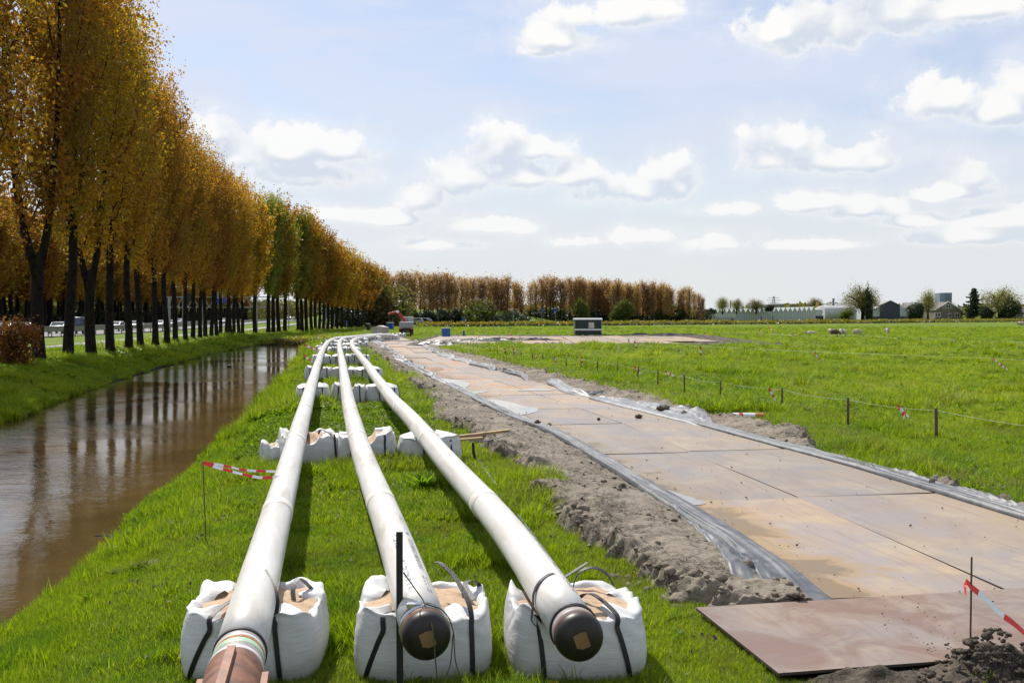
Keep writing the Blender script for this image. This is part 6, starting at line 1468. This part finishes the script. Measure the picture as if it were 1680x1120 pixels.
# marker poles near the junction, barrier boards
for i, (px, b_, t_, lab) in enumerate(((548, 542, 515, 'leaning pale marker pole at the poplars'), (582, 543, 534, 'short pale marker pole behind the bend'), (600, 545, 537, 'short pale marker pole left of the ridged box'), (644, 536, 522, 'pale marker pole left of the truck'), (569, 540, 527, 'thin pole with a small blue plate'))):
    Z = G(px, b_, 0).y; h_ = A(px, t_, Z).z; o = MB().tube([(0, 0, 0), (.15 if i == 0 else 0, 0, h_)], .045, 7).build('marker_pole', M['concrete'], loc=((px-840)/FPX*Z, Z, 0)); tag(o, lab, 'pole')
    if i == 4: MB().box((0, -.05, h_), (.5, .04, .22)).build('blue_plate', M['signblue'], o)
for i, px in enumerate((532, 536.5, 541)):
    Z = G(px, 541, 0).y; w_ = 3.2*Z/FPX; root = empty('road_barrier', ((px-840)/FPX*Z, Z, 0), 0, ['left', 'middle', 'right'][i] + ' one of three red and white barrier boards under the poplars', 'barrier', 'barrier boards under the poplars')
    for k, mm in enumerate(('red', 'white', 'red')): MB().box((-w_/3+k*w_/3, 0, .42), (w_/3, .05, .3)).build('board_stripe', M[mm], root)
    MB().box((-w_*.4, 0, .15), (.06, .3, .3)).build('leg', M['black'], root); MB().box((w_*.4, 0, .15), (.06, .3, .3)).build('leg', M['black'], root)

# ------------------------------------------------------------------ buildings beyond the meadow
def bm(nm, c, r=0.7, v=.08, s=.6): M[nm] = simple(nm, c, r, var=v, scale=s); return M[nm]
bm('glass_pale', (0.34, 0.38, 0.36), .35); bm('glass_white', (0.52, 0.55, 0.55), .4); bm('roofwhite', (0.62, 0.62, 0.60), .5); bm('bluegrey', (0.13, 0.17, 0.21), .5); bm('barn_dark', (0.055, 0.065, 0.085), .6); bm('barn_white', (0.48, 0.52, 0.53), .5); bm('roof_grey', (0.27, 0.26, 0.24), .8, .12); bm('brick', (0.17, 0.15, 0.11), .9, .15, 2); bm('tower_blue', (0.17, 0.23, 0.34), .6); bm('window_dark', (0.03, 0.035, 0.04), .15); bm('silver', (0.50, 0.51, 0.50), .35); bm('tile_roof', (0.14, 0.12, 0.11), .9, .15, 1)
def X_(px, Z): return (px-840)/FPX*Z
def Zt(py, Z): return A(840, py, Z).z
# greenhouse: rows of gables, framed panes in front
Z = 385; root = empty('greenhouse', (X_(1123, Z), Z, 0), 0, 'long glass greenhouse with a sawtooth roof across the meadow', 'greenhouse'); ix = root.location.x
gx0, gx1, gsplit = 0, X_(1338, Z)-ix, X_(1204, Z)-ix; zt0, zt1 = Zt(515, Z), Zt(510.5, Z)
n = 56; dx = (gx1-gx0)/n
for i in range(n):
    xa = gx0+i*dx; zz = Zt(515-4.5*i/n, Z); mm = 'glass_white' if xa < gsplit else 'glass_pale'
    MB().box((xa+dx/2, 0, zz*.72), (dx-.10, .08, zz*.54)).build('pane', M[mm], root); MB().box((xa+dx/2, 0.0, zz*.225), (dx-.10, .08, zz*.43)).build('pane', M['glass_pale'], root)
    MB().box((xa, -.05, zz/2), (.10, .14, zz)).build('glazing_post', M['roofwhite'], root)
ng = 28; dg = (gx1-gx0)/ng
for i in range(ng):
    xa = gx0+i*dg; zz = Zt(515-4.5*i/ng, Z)+.06; gh = 1.7
    g_ = MB(); V = [(xa, -.1, zz), (xa+dg, -.1, zz), (xa+dg/2, -.1, zz+gh), (xa, 40, zz), (xa+dg, 40, zz), (xa+dg/2, 40, zz+gh)]
    g_.add(V, [(0, 1, 2), (3, 5, 4), (0, 2, 5, 3), (1, 4, 5, 2)]); g_.build('roof_gable', M['glass_pale'], root)
    fr = MB().ribbon([(xa, -.16, zz), (xa+dg/2, -.16, zz+gh)], (0, 1, 0), .1, .12); fr.ribbon([(xa+dg/2, -.17, zz+gh), (xa+dg, -.17, zz)], (0, 1, 0), .1, .12); fr.build('gable_rafter', M['roofwhite'], root)
MB().box(((gx0+gx1)/2, 20, 1.4), (gx1-gx0, 39, 2.6)).build('plant_bench', M['glass_pale'], root)
# low annex of the greenhouse on the left
Z = 390; root = empty('greenhouse_annex', (X_(1073, Z), Z, 0), 0, 'low white glazed annex left of the greenhouse', 'greenhouse'); w_ = X_(1122, Z)-root.location.x; h_ = Zt(519, Z)
for i in range(10): MB().box((w_*(i+.5)/10, 0, h_*.5), (w_/10-.12, 1, h_)).build('pane', M['glass_white'], root)
MB().box((w_/2, 3, h_+.15), (w_+.4, 7, .25)).build('roof', M['greymetal'], root)
# blue grey warehouse
Z = 520; root = empty('warehouse', (X_(1268, Z), Z, 0), 0, 'long blue grey warehouse behind the greenhouse', 'warehouse'); w_ = X_(1366, Z)-root.location.x; h_ = Zt(499.5, Z)
MB().box((w_/2, 10, h_/2), (w_, 20, h_)).build('wall', M['bluegrey'], root)
for i in range(24): MB().box((w_*(i+.5)/24, -.1, h_*.5), (w_/24-.25, .12, h_*.92)).build('wall_panel', M['bluegrey'], root)
MB().box((w_/2, 10, h_+.2), (w_+.6, 20.6, .5)).build('roof_edge', M['roofwhite'], root); MB().box((X_(1253, Z)-X_(1268, Z)+.0, 2, h_*.5), ((1263-1250)*Z/FPX, 8, h_)).build('white_wing', M['barn_white'], root); MB().box((X_(1259.5, Z)-X_(1268, Z), -2.1, h_*.5), (1.6, .2, h_*.8)).build('window', M['window_dark'], root)
# farm shed with wide grey roof and chimney
Z = 425; root = empty('farm_shed', (X_(1338, Z), Z, 0), 0, 'wide farm shed with a grey roof and a dark flue, behind the tank', 'shed'); w_ = X_(1420, Z)-root.location.x; e_, r_ = Zt(508.5, Z), Zt(497, Z)
MB().box((w_/2, 8, e_/2), (w_, 14, e_)).build('wall', M['barn_white'], root)
b = MB(); b.add([(-.3, .6, e_), (w_+.3, .6, e_), (w_*.98, 9, r_), (w_*.42, 9, r_), (-.3, 16, e_), (w_+.3, 16, e_)], [(0, 1, 2, 3), (5, 4, 3, 2), (4, 0, 3), (1, 5, 2)]); b.build('roof', M['roof_grey'], root)
MB().tube([(X_(1373, Z)-root.location.x, 5, r_-2.3), (X_(1373, Z)-root.location.x, 5, Zt(489, Z))], .45, 10).build('flue', M['bluegrey'], root)
for i in range(7): MB().box((w_*(.08+.12*i), .95, e_*.5), (w_*.1, .1, e_*.9)).build('wall_panel', M['barn_white'], root)
# silver half round tank
Z = 400; x0, x1 = X_(1351, Z), X_(1398, Z); r_ = Zt(501.5, Z)*.5; root = empty('round_store', (x0, Z, 0), R(-8), 'silver half round metal store in front of the shed', 'store'); n = 20
for i in range(8):
    xa, xb = (x1-x0)*i/8, (x1-x0)*(i+.985)/8; rr = r_
    MB().tube([(xa, 0, r_), (xb, 0, r_)], rr, 40).build('metal_hoop', M['silver'], root)
MB().box(((x1-x0)/2, 0, .25), ((x1-x0)*1.01, r_*2.02, .5)).build('footing', M['concrete'], root)
root = empty('skip_container', (X_(1332, 390), 390, 0), 0, 'black open container left of the silver store', 'container'); w_ = 35*390/FPX
MB().box((0, 0, Zt(518, 390)/2), (w_, 2.4, Zt(518, 390))).build('box_body', M['hutgreen'], root, bevel=.05)
for i in range(9): MB().box((-w_*.44+i*w_*.11, -1.25, Zt(518, 390)/2), (.12, .1, Zt(518, 390)*.9)).build('side_rib', M['hutgreen'], root)
# dark barn with pale lean-to wings
Z = 402; root = empty('barn', (X_(1429, Z), Z, 0), 0, 'dark barn with a pitched roof and pale side wings', 'barn'); ix = root.location.x
xa, xb, xm = X_(1443, Z)-ix, X_(1476, Z)-ix, X_(1460, Z)-ix; xw = X_(1489.5, Z)-ix; zr, ze, zl = Zt(493, Z), Zt(503, Z), Zt(499, Z)
b = MB(); b.add([(xa, 0, 0), (xb, 0, 0), (xb, 0, ze*1.12), (xm, 0, zr), (xa, 0, ze*1.12)], [(0, 1, 2, 3, 4)]); b.add([(xa, .0, 0), (xa, 18, 0), (xa, 18, ze*1.12), (xa, 0, ze*1.12)], [(0, 1, 2, 3)]); b.add([(xb, .0, 0), (xb, 18, 0), (xb, 18, ze*1.12), (xb, 0, ze*1.12)], [(3, 2, 1, 0)]); b.build('gable_wall', M['barn_dark'], root)
for i in range(11): 
    xx = xa+(xb-xa)*(i+.5)/11; zz = ze*1.12+(zr-ze*1.12)*(1-abs(xx-xm)/(xb-xm)); MB().box((xx, -.06, zz*.49), ((xb-xa)/11-.14, .08, zz*.95)).build('cladding_panel', M['barn_dark'], root)
b = MB(); b.add([(xa-.3, -.3, ze*1.1), (xm, -.3, zr+.12), (xm, 18, zr+.12), (xa-.3, 18, ze*1.1)], [(0, 1, 2, 3)]); b.add([(xm, -.3, zr+.12), (xb+.3, -.3, ze*1.1), (xb+.3, 18, ze*1.1), (xm, 18, zr+.12)], [(0, 1, 2, 3)]); b.build('roof', M['roof_grey'], root)
for a_, c_, h0_, h1_ in ((0, xa, ze*.75, ze*1.05), (xb, xw, ze*1.02, ze*.82)):
    w = MB(); w.add([(a_, .2, 0), (c_, .2, 0), (c_, .2, h1_), (a_, .2, h0_), (a_, 17, 0), (c_, 17, 0), (c_, 17, h1_), (a_, 17, h0_)], [(0, 1, 2, 3), (5, 4, 7, 6), (1, 5, 6, 2), (4, 0, 3, 7), (3, 2, 6, 7)]); ww = w.build('side_wing', M['barn_white'], root); MB().box(((a_+c_)/2, .12, ze*.14), (abs(c_-a_)*.94, .1, ze*.28)).build('window_strip', M['window_dark'], ww)
# farmhouse with white gable boards
Z = 400; root = empty('farmhouse', (X_(1534, Z), Z, 0), 0, 'brick farmhouse with white gable boards and a tiled roof', 'house'); ix = root.location.x; xb = X_(1579, Z)-ix; xm = X_(1555, Z)-ix; zr, ze = Zt(495.5, Z), Zt(508, Z)
b = MB(); b.add([(0, 0, 0), (xb, 0, 0), (xb, 0, ze*.9), (xm, 0, zr), (0, 0, ze)], [(0, 1, 2, 3, 4)]); b.add([(0, 0, 0), (0, 12, 0), (0, 12, ze), (0, 0, ze)], [(0, 1, 2, 3)]); b.add([(xb, 0, 0), (xb, 12, 0), (xb, 12, ze*.9), (xb, 0, ze*.9)], [(3, 2, 1, 0)]); b.build('wall', M['brick'], root)
b = MB(); b.add([(-.4, -.3, ze-.2), (xm, -.3, zr+.1), (xm, 12, zr+.1), (-.4, 12, ze-.2)], [(0, 1, 2, 3)]); b.add([(xm, -.3, zr+.1), (xb+.4, -.3, ze*.9-.2), (xb+.4, 12, ze*.9-.2), (xm, 12, zr+.1)], [(0, 1, 2, 3)]); rf = b.build('roof', M['tile_roof'], root)
MB().ribbon([(-.4, -.34, ze-.15), (xm, -.34, zr+.12)], (0, 1, 0), .12, .32).build('gable_board', M['white'], root); MB().ribbon([(xm, -.35, zr+.12), (xb+.4, -.35, ze*.9-.15)], (0, 1, 0), .12, .32).build('gable_board', M['white'], root)
MB().box((xm+2.2, 5, zr+.1), (.6, .6, 1.0)).build('chimney', M['brick'], rf)
for cx_, cz_, w_, h_ in ((xm, ze+1.3, 2.2, 1.4), (xm-1.9, ze+1.0, 1.0, 1.0), (xm+1.9, ze+1.0, 1.0, 1.0), (xm-4.2, 2.2, 2.4, 1.6), (xm+3.6, 2.1, 1.8, 1.6), (xm+.6, 2.0, 1.3, 1.6)):
    f_ = MB().box((cx_, -.06, cz_), (w_, .1, h_)).build('window', M['white'], root); MB().box((cx_-w_*.23, -.125, cz_), (w_*.38, .03, h_*.8)).build('pane', M['window_dark'], f_); MB().box((cx_+w_*.23, -.125, cz_), (w_*.38, .03, h_*.8)).build('pane', M['window_dark'], f_)
# long low roof between barn and house
Z = 432; root = empty('long_shed', (X_(1489, Z), Z, 0), 0, 'long low grey roofed shed behind barn and farmhouse', 'shed'); w_ = X_(1562, Z)-root.location.x
MB().box((w_/2, 4, Zt(505, Z)/2), (w_, 8, Zt(505, Z))).build('wall', M['brick'], root); MB().extrude([(-.4, Zt(505, Z)), (8.4, Zt(505, Z)), (4, Zt(496, Z))], -.5, w_+.5).build('roof', M['roof_grey'], root)
# blue tower block
Z = 900; root = empty('tower_block', (X_(1541, Z), Z, 0), 0, 'distant blue grey tower block above the farmhouse', 'tower block'); w_ = X_(1561, Z)-root.location.x; h_ = Zt(480, Z)
MB().box((w_*.2, 5, h_*.49), (w_*.4-.02, 10, h_*.98)).build('wall', M['tower_blue'], root); MB().box((w_*.7, 6, h_*.5), (w_*.6, 12, h_)).build('wall', M['tower_blue'], root)
for i in range(7):
    z = h_*(.38+.085*i)
    for j in range(5): MB().box((w_*(.46+.115*j), -.12, z), (w_*.085, .2, h_*.04)).build('window', M['window_dark'], root)
    MB().box((w_*.7, -.2, z-h_*.032), (w_*.6, .5, h_*.012)).build('balcony_slab', M['barn_white'], root)
# blue roofed silo, pylon, stack
Z = 500; root = empty('silo', (X_(1233, Z), Z, 0), 0, 'low dark silo with a blue roof above the greenhouse', 'silo'); MB().tube([(0, 0, 0), (0, 0, Zt(505, Z))], 1.75, 20).build('drum', M['bluegrey'], root, True); MB().tube([(0, 0, Zt(505, Z)), (0, 0, Zt(503.5, Z))], [1.9, .9], 20).build('roof', M['signblue'], root, True)
Z = 900; root = empty('electricity_pylon', (X_(1269, Z), Z, 0), 0, 'distant lattice pylon on the horizon above the greenhouse', 'pylon'); h_ = Zt(486, Z); mb = MB()
for a_ in (-1, 1):
    for c_ in (-1, 1): mb.ribbon([(a_*2, c_*2, 0), (a_*.5, c_*.5, h_)], (1, 0, 0), .3, .3)
for k in range(8): z = h_*k/8; w0 = 2-1.5*k/8; w1 = 2-1.5*(k+1)/8; mb.ribbon([(-w0, -w0, z), (w1, -w1, h_*(k+1)/8)], (0, 1, 0), .2, .2); mb.ribbon([(w0, -w0, z), (-w1, -w1, h_*(k+1)/8)], (0, 1, 0), .2, .2)
mb.build('lattice_tower', M['truss'], root)
for z, w_ in ((.93, 5), (.80, 6.5), (.68, 5)): MB().ribbon([(-w_, 0, h_*z), (w_, 0, h_*z)], (0, 1, 0), .4, .4).build('cross_arm', M['truss'], root)
Z = 450; o = MB().tube([(0, 0, 0), (.0, 0, Zt(493, Z))], [.3, .25], 8).build('flue_stack', M['bluegrey'], loc=(X_(1198, Z), Z, 0)); tag(o, 'thin dark stack among the bare trees left of the silo', 'stack')
for i, (px, by, t_, w_, lab) in enumerate(((1201, 528, 522, 5, 'dark machine at the foot of the greenhouse'), (1249, 527, 518, 1.4, 'dark post left in front of the greenhouse'), (1268, 527, 517, 1.4, 'dark post right in front of the greenhouse'), (1066, 527, 515, 4, 'dark red cabin left of the greenhouse annex'))):
    Z = 370; h_ = hpx(t_, 526, Z); root = empty('yard_object', (X_(px, Z), Z, 0), 0, lab, 'post' if w_ < 2 else 'machine'); root.name = 'yard_post' if w_ < 2 else 'yard_machine'
    ww = w_*Z/FPX; MB().box((0, 0, h_*.45), (ww, ww, h_*.9), top=.8).build('machine_body' if w_ > 2 else 'shaft', P_['red'] if i == 3 else M['black'], root, bevel=.05); MB().box((0, 0, h_*.95), (ww*.6, ww*.6, h_*.1)).build('cap', M['black'], root)
# low building right behind the far edge trees
Z = 405; root = empty('farmhouse', (X_(1664, Z), Z, 0), 0, 'low house partly hidden at the right edge of the picture', 'house'); w_ = 12; h_ = Zt(512, Z)
MB().box((w_/2, 4, h_/2), (w_, 8, h_)).build('wall', M['brick'], root); MB().extrude([(-.4, h_), (8.4, h_), (4, h_+2.2)], -.5, w_+.5).build('roof', M['tile_roof'], root)
for k in range(3): f_ = MB().box((1.5+k*2.6, -.05, h_*.5), (1.3, .1, 1.1)).build('window', M['white'], root); MB().box((1.5+k*2.6, -.12, h_*.5), (1.0, .04, .8)).build('pane', M['window_dark'], f_)
# narrow road and blue signs in the gap of the far rows
o = mesh_np('side_road', np.array([(A(840, 527, 250).x, 250, .05), (A(868, 527, 250).x, 250, .05), (A(905, 520, 300).x, 330, .05), (A(850, 520, 300).x, 330, .05)]), [(0, 1, 2, 3)], M['pathgrey'], kind='structure'); o['label'] = 'side road in the gap between the far tree rows'
for px, lab in ((889, 'blue road sign among the far poplars'), (760, 'round blue sign under the far poplars'), (911, 'small blue sign right of the other one')):
    Z = 255; root = empty('road_sign', (X_(px, Z), Z, 0), 0, lab, 'road sign'); zc = Zt(509 if px > 800 else 524, Z); MB().tube([(0, 0, 0), (0, 0, zc)], .06, 6).build('pole', M['truss'], root); MB().box((0, -.1, zc), (.7, .05, .9)).build('sign_plate', M['signblue'], root)

# ------------------------------------------------------------------ grass, scattered as instances of tufts
tufts = bpy.data.collections.new('tuft_kinds')
def tuft(i, blades, h, spread, w_, seed, leafy=False, mname='grass'):
    g = np.random.default_rng(seed); V = []; F = []
    for b in range(blades):
        az = g.uniform(0, 6.28); r0 = spread*math.sqrt(g.random()); x, y = r0*math.cos(az), r0*math.sin(az)
        la = az+g.normal(0, .9); L = h*g.uniform(.55, 1.15); lean = g.uniform(.15, .8); wd = w_*g.uniform(.7, 1.25)
        pa = la+math.pi/2+g.normal(0, .5); k = len(V)
        segs = 3
        for s in range(segs+1):
            u = s/segs; q = L*u; cx = x+math.cos(la)*lean*L*u*u; cy = y+math.sin(la)*lean*L*u*u; cz = q*(1-0.35*lean*u)
            ww = wd*(1-u**1.6)*0.5 if not leafy else wd*math.sin(max(.12, u*.97)*math.pi)*.5
            if s == segs: V.append((cx, cy, cz))
            else: V += [(cx-math.cos(pa)*ww, cy-math.sin(pa)*ww, cz), (cx+math.cos(pa)*ww, cy+math.sin(pa)*ww, cz)]
        for s in range(segs-1): F.append((k+2*s, k+2*s+1, k+2*s+3, k+2*s+2))
        F.append((k+2*segs-2, k+2*segs-1, k+2*segs))
    me = bpy.data.meshes.new('tuft'); me.from_pydata(V, [], F); me.materials.append(M[mname]); o = bpy.data.objects.new('tuft_%d' % i, me); tufts.objects.link(o); return o
M['weed'] = leaf_mat('weed_leaves', [(0.08, 0.14, 0.010), (0.14, 0.22, 0.012), (0.20, 0.28, 0.016)], 0.5, 1.0, 0.12, tcol=(1.2, 1.3, .7))
M['dry'] = simple('dry_stalks', (0.30, 0.25, 0.13), 0.8)
for i in range(5): tuft(i, 26, 0.10, 0.055, 0.0062, 400+i)
tuft(5, 16, 0.10, 0.06, 0.035, 410, True, 'weed')          # broad leaved weeds
tuft(6, 34, 0.20, 0.07, 0.009, 411)                        # taller tussock
tuft(7, 12, 0.09, 0.10, 0.006, 412, False, 'dry')
ng = bpy.data.node_groups.new('grass_scatter', 'GeometryNodeTree')
ng.interface.new_socket('Geometry', in_out='INPUT', socket_type='NodeSocketGeometry'); ng.interface.new_socket('Geometry', in_out='OUTPUT', socket_type='NodeSocketGeometry')
a = ng.nodes.new('NodeGroupInput'); z = ng.nodes.new('NodeGroupOutput'); ip = ng.nodes.new('GeometryNodeInstanceOnPoints'); ci = ng.nodes.new('GeometryNodeCollectionInfo')
ci.inputs['Collection'].default_value = tufts; ci.inputs['Separate Children'].default_value = True; ci.inputs['Reset Children'].default_value = True
ip.inputs['Pick Instance'].default_value = True
def na(nm, typ):
    n = ng.nodes.new('GeometryNodeInputNamedAttribute'); n.data_type = typ; n.inputs['Name'].default_value = nm; return n.outputs[0]
ng.links.new(a.outputs[0], ip.inputs['Points']); ng.links.new(ci.outputs[0], ip.inputs['Instance']); ng.links.new(na('pick', 'INT'), ip.inputs['Instance Index'])
ng.links.new(na('rot', 'FLOAT_VECTOR'), ip.inputs['Rotation']); ng.links.new(na('scl', 'FLOAT_VECTOR'), ip.inputs['Scale']); ng.links.new(ip.outputs[0], z.inputs[0])
from itertools import product
def covered(x, y):
    s, t = st2(x, y)
    el_ = np.interp(s, bl[:, 0], bl[:, 1]); er_ = np.interp(s, br[:, 0], br[:, 1])
    c = (s > 8.3) & (s < 121) & (t > el_+0.40 + (fbm(s*1.5, t*0)-.5)*.5) & (t < er_-0.25)
    c |= (s > 6.85) & (s < 8.8) & (t > 3.38) & (t < 14)
    c |= (s > 4) & (s <= 8.8) & (t > 9.4) & (t < 13)
    c |= (y > py0-2) & (y < py1+2) & (x > px0-1) & (x < px1+4)
    c |= (y > 6.2) & (y < 7.15) & (x > 2.6)
    c |= (y > 90) & (x < -0.129*y-20) | (x < -0.129*y-20.9)
    return c
bags_xy = np.array([[o.location.x, o.location.y] for o in C.objects if o.name.startswith('sand_bag') and o.parent is None])
def scatter(name, n, y0, y1, xfun, sc, zs, label, seed, mix):
    g = np.random.default_rng(seed); y = y0+(y1-y0)*g.random(n) if y1 < 40 else np.exp(np.log(y0)+(np.log(y1)-np.log(y0))*g.random(n)); 
    xa, xb = xfun(y); x = xa+(xb-xa)*g.random(n); hh = hgt(x, y)
    keep = (~covered(x, y)) & (hh > WZ+0.012)
    if y0 < 40:
        for bx_, by_ in bags_xy: keep &= ~((np.abs(x-bx_) < .47) & (np.abs(y-by_) < .47))
    dn = fbm(x*0.55, y*0.55, 3); keep &= g.random(n) < np.clip(0.35+1.4*dn, 0, 1)
    x, y, hh = x[keep], y[keep], hh[keep]; n = len(x); dn = fbm(x*0.45+7, y*0.45, 3)
    me = bpy.data.meshes.new(name); me.vertices.add(n); me.vertices.foreach_set('co', np.stack([x, y, hh-0.01], 1).astype(np.float32).ravel())
    pick = g.integers(0, 5, n); r = g.random(n)
    weedy = fbm(x*0.25+3, y*0.25+8, 3)
    pick = np.where(r < mix*np.clip((weedy-.42)*7, 0.15, 3), 5, pick); pick = np.where((g.random(n) < 0.010) | ((dn > .66) & (g.random(n) < .35)), 6, pick)
    # leafy cover between the second and third rows of bags, dry patches beside the right mud strip
    zone = (y > 19.5) & (y < 29.5) & (x > -0.19*y-1.9) & (x < -0.19*y+2.6); pick = np.where(zone & (g.random(n) < .8), 5, pick)
    s_, t_ = st2(x, y); er_ = np.interp(s_, br[:, 0], br[:, 1]); el_ = np.interp(s_, bl[:, 0], bl[:, 1])
    pick = np.where((t_ > er_) & (t_ < er_+1.8) & (g.random(n) < .35), 7, pick); pick = np.where((t_ < el_) & (t_ > el_-.5) & (g.random(n) < .12), 7, pick)
    rot = np.stack([g.normal(0, .12, n), g.normal(0, .12, n), g.random(n)*6.28], 1)
    k = sc*g.uniform(.7, 1.3, n)*(0.75+0.6*dn); zz = k*zs
    edge = np.abs(x-lin(_r, y)); zz = np.where(edge < 1.0, zz*1.5, zz)
    for nm, typ, dat in (('pick', 'INT', pick.astype(np.int32)), ('rot', 'FLOAT_VECTOR', rot.astype(np.float32).ravel()), ('scl', 'FLOAT_VECTOR', np.stack([k, k, zz], 1).astype(np.float32).ravel())):
        at = me.attributes.new(nm, typ, 'POINT'); at.data.foreach_set('value' if typ == 'INT' else 'vector', dat)
    o = bpy.data.objects.new(name, me); link(o); o['kind'] = 'stuff'; o['label'] = label
    md = o.modifiers.new('scatter', 'NODES'); md.node_group = ng; return o
fr = lambda y: (-0.56*y-1.2, 0.56*y+1.2)
scatter('grass', 75000, 5.0, 13, fr, 0.9, 1.0, 'short lush grass around the front bags', 501, .04)
scatter('grass', 85000, 13, 28, fr, 1.35, 0.95, 'lush grass along the pipes and the meadow edge', 502, .08)
scatter('grass', 90000, 28, 62, fr, 2.3, 0.75, 'meadow and bank grass in the middle distance', 503, .10)
scatter('grass', 70000, 62, 200, lambda y: (-0.129*y-22, 0.56*y), 4.2, 0.5, 'meadow grass farther off', 504, .10)
# nettle-like clump beside the right pipe, and small flowers
def weed_clump(loc, n, h, r, seed, label, w_=0.05, mname='weed'):
    g = np.random.default_rng(seed); mb = MB()
    V = []; F = []
    for b in range(n):
        az = g.uniform(0, 6.28); L = h*g.uniform(.6, 1.1); le = g.uniform(.2, 1.0)*r; k = len(V); pa = az+math.pi/2
        for s in range(5):
            u = s/4; ww = w_*math.sin(max(.1, u*.96)*math.pi)*.5; cx, cy, cz = math.cos(az)*le*u, math.sin(az)*le*u, L*(u-.35*u*u)
            V += [(cx-math.cos(pa)*ww, cy-math.sin(pa)*ww, cz), (cx+math.cos(pa)*ww, cy+math.sin(pa)*ww, cz+.01)]
        for s in range(4): F.append((k+2*s, k+2*s+1, k+2*s+3, k+2*s+2))
    o = mesh_np('weed_clump', np.array(V), F, M[mname], loc=loc); return tag(o, label, 'plant')
def gp(px, py): q = G(px, py, 0); return (q.x, q.y, float(hgt(q.x, q.y)))
weed_clump(gp(697, 812), 60, .42, .38, 1, 'leafy dock plant between the middle and right pipes', .06)
weed_clump(gp(1440, 742), 60, .22, .35, 2, 'dark leafy plant in the meadow behind the mud strip', .06)
weed_clump(gp(235, 905), 50, .14, .30, 3, 'low broad leaved plant on the grass slope by the ditch', .05)
weed_clump(gp(205, 908), 50, .13, .28, 4, 'low broad leaved plant left of the other on the slope', .05)
weed_clump(gp(1580, 760), 40, .2, .3, 5, 'dark tussock at the right in the meadow', .03)
weed_clump(gp(330, 792), 50, .25, .25, 6, 'pointed leaved tuft at the water edge near the tape rod', .02)
weed_clump(gp(400, 702), 50, .35, .3, 7, 'tall pale tuft at the water edge farther along', .025)
weed_clump(gp(150, 945), 50, .2, .2, 8, 'tall grass tuft at the near water edge', .016)
g = np.random.default_rng(9); V = []; F = []
for i in range(170):
    x, y = g.uniform(-4.6, 2.2), g.uniform(7.5, 15); 
    if covered(np.array([x]), np.array([y]))[0] or hgt(x, y) < -.3: continue
    q = np.array([x, y, float(hgt(x, y))+.085]); v, f = rand_quads(q+g.normal(size=(5, 3))*.012, .022, g); F.append(f+len(V)*20); V.append(v)
o = mesh_np('clover_flowers', np.vstack(V), np.vstack(F), M['purple'], kind='stuff'); o['label'] = 'tiny purple flowers in the grass'
q = G(905, 1122, 0.08); root = empty('dandelion', (q.x, q.y, 0), 0, 'yellow dandelion in front of the right bag', 'flower'); MB().tube([(0, 0, 0), (0, 0, .085)], .003, 5).build('stem', M['weed'], root)
v, f = rand_quads(np.array([0, 0, .09])+g.normal(size=(60, 3))*np.array([.012, .012, .005]), .02, g); mesh_np('flower_head', v, f, M['flower'], root)
# floating twigs on the ditch
for px, py, L, lab in ((200, 878, .45, 'small raft of twigs floating mid ditch'), (188, 952, .6, 'nearest raft of twigs floating in the ditch'), (140, 918, .0, ''), (368, 757, .35, 'pale reed stalk at the water edge below the tape rod')):
    if not L: continue
    q = G(px, py, WZ+.01); mb = MB()
    for k in range(14): a_ = random.uniform(-.4, .4); c = Vector((random.uniform(-L, L)*.6, random.uniform(-.05, .05), 0)); d = Vector((math.cos(a_), math.sin(a_), random.uniform(-.05, .15)))*L*random.uniform(.2, .5); mb.tube([c-d, c+d], .006, 4)
    o = mb.build('floating_twigs', M['rod'], loc=tuple(q)); tag(o, lab, 'twigs')
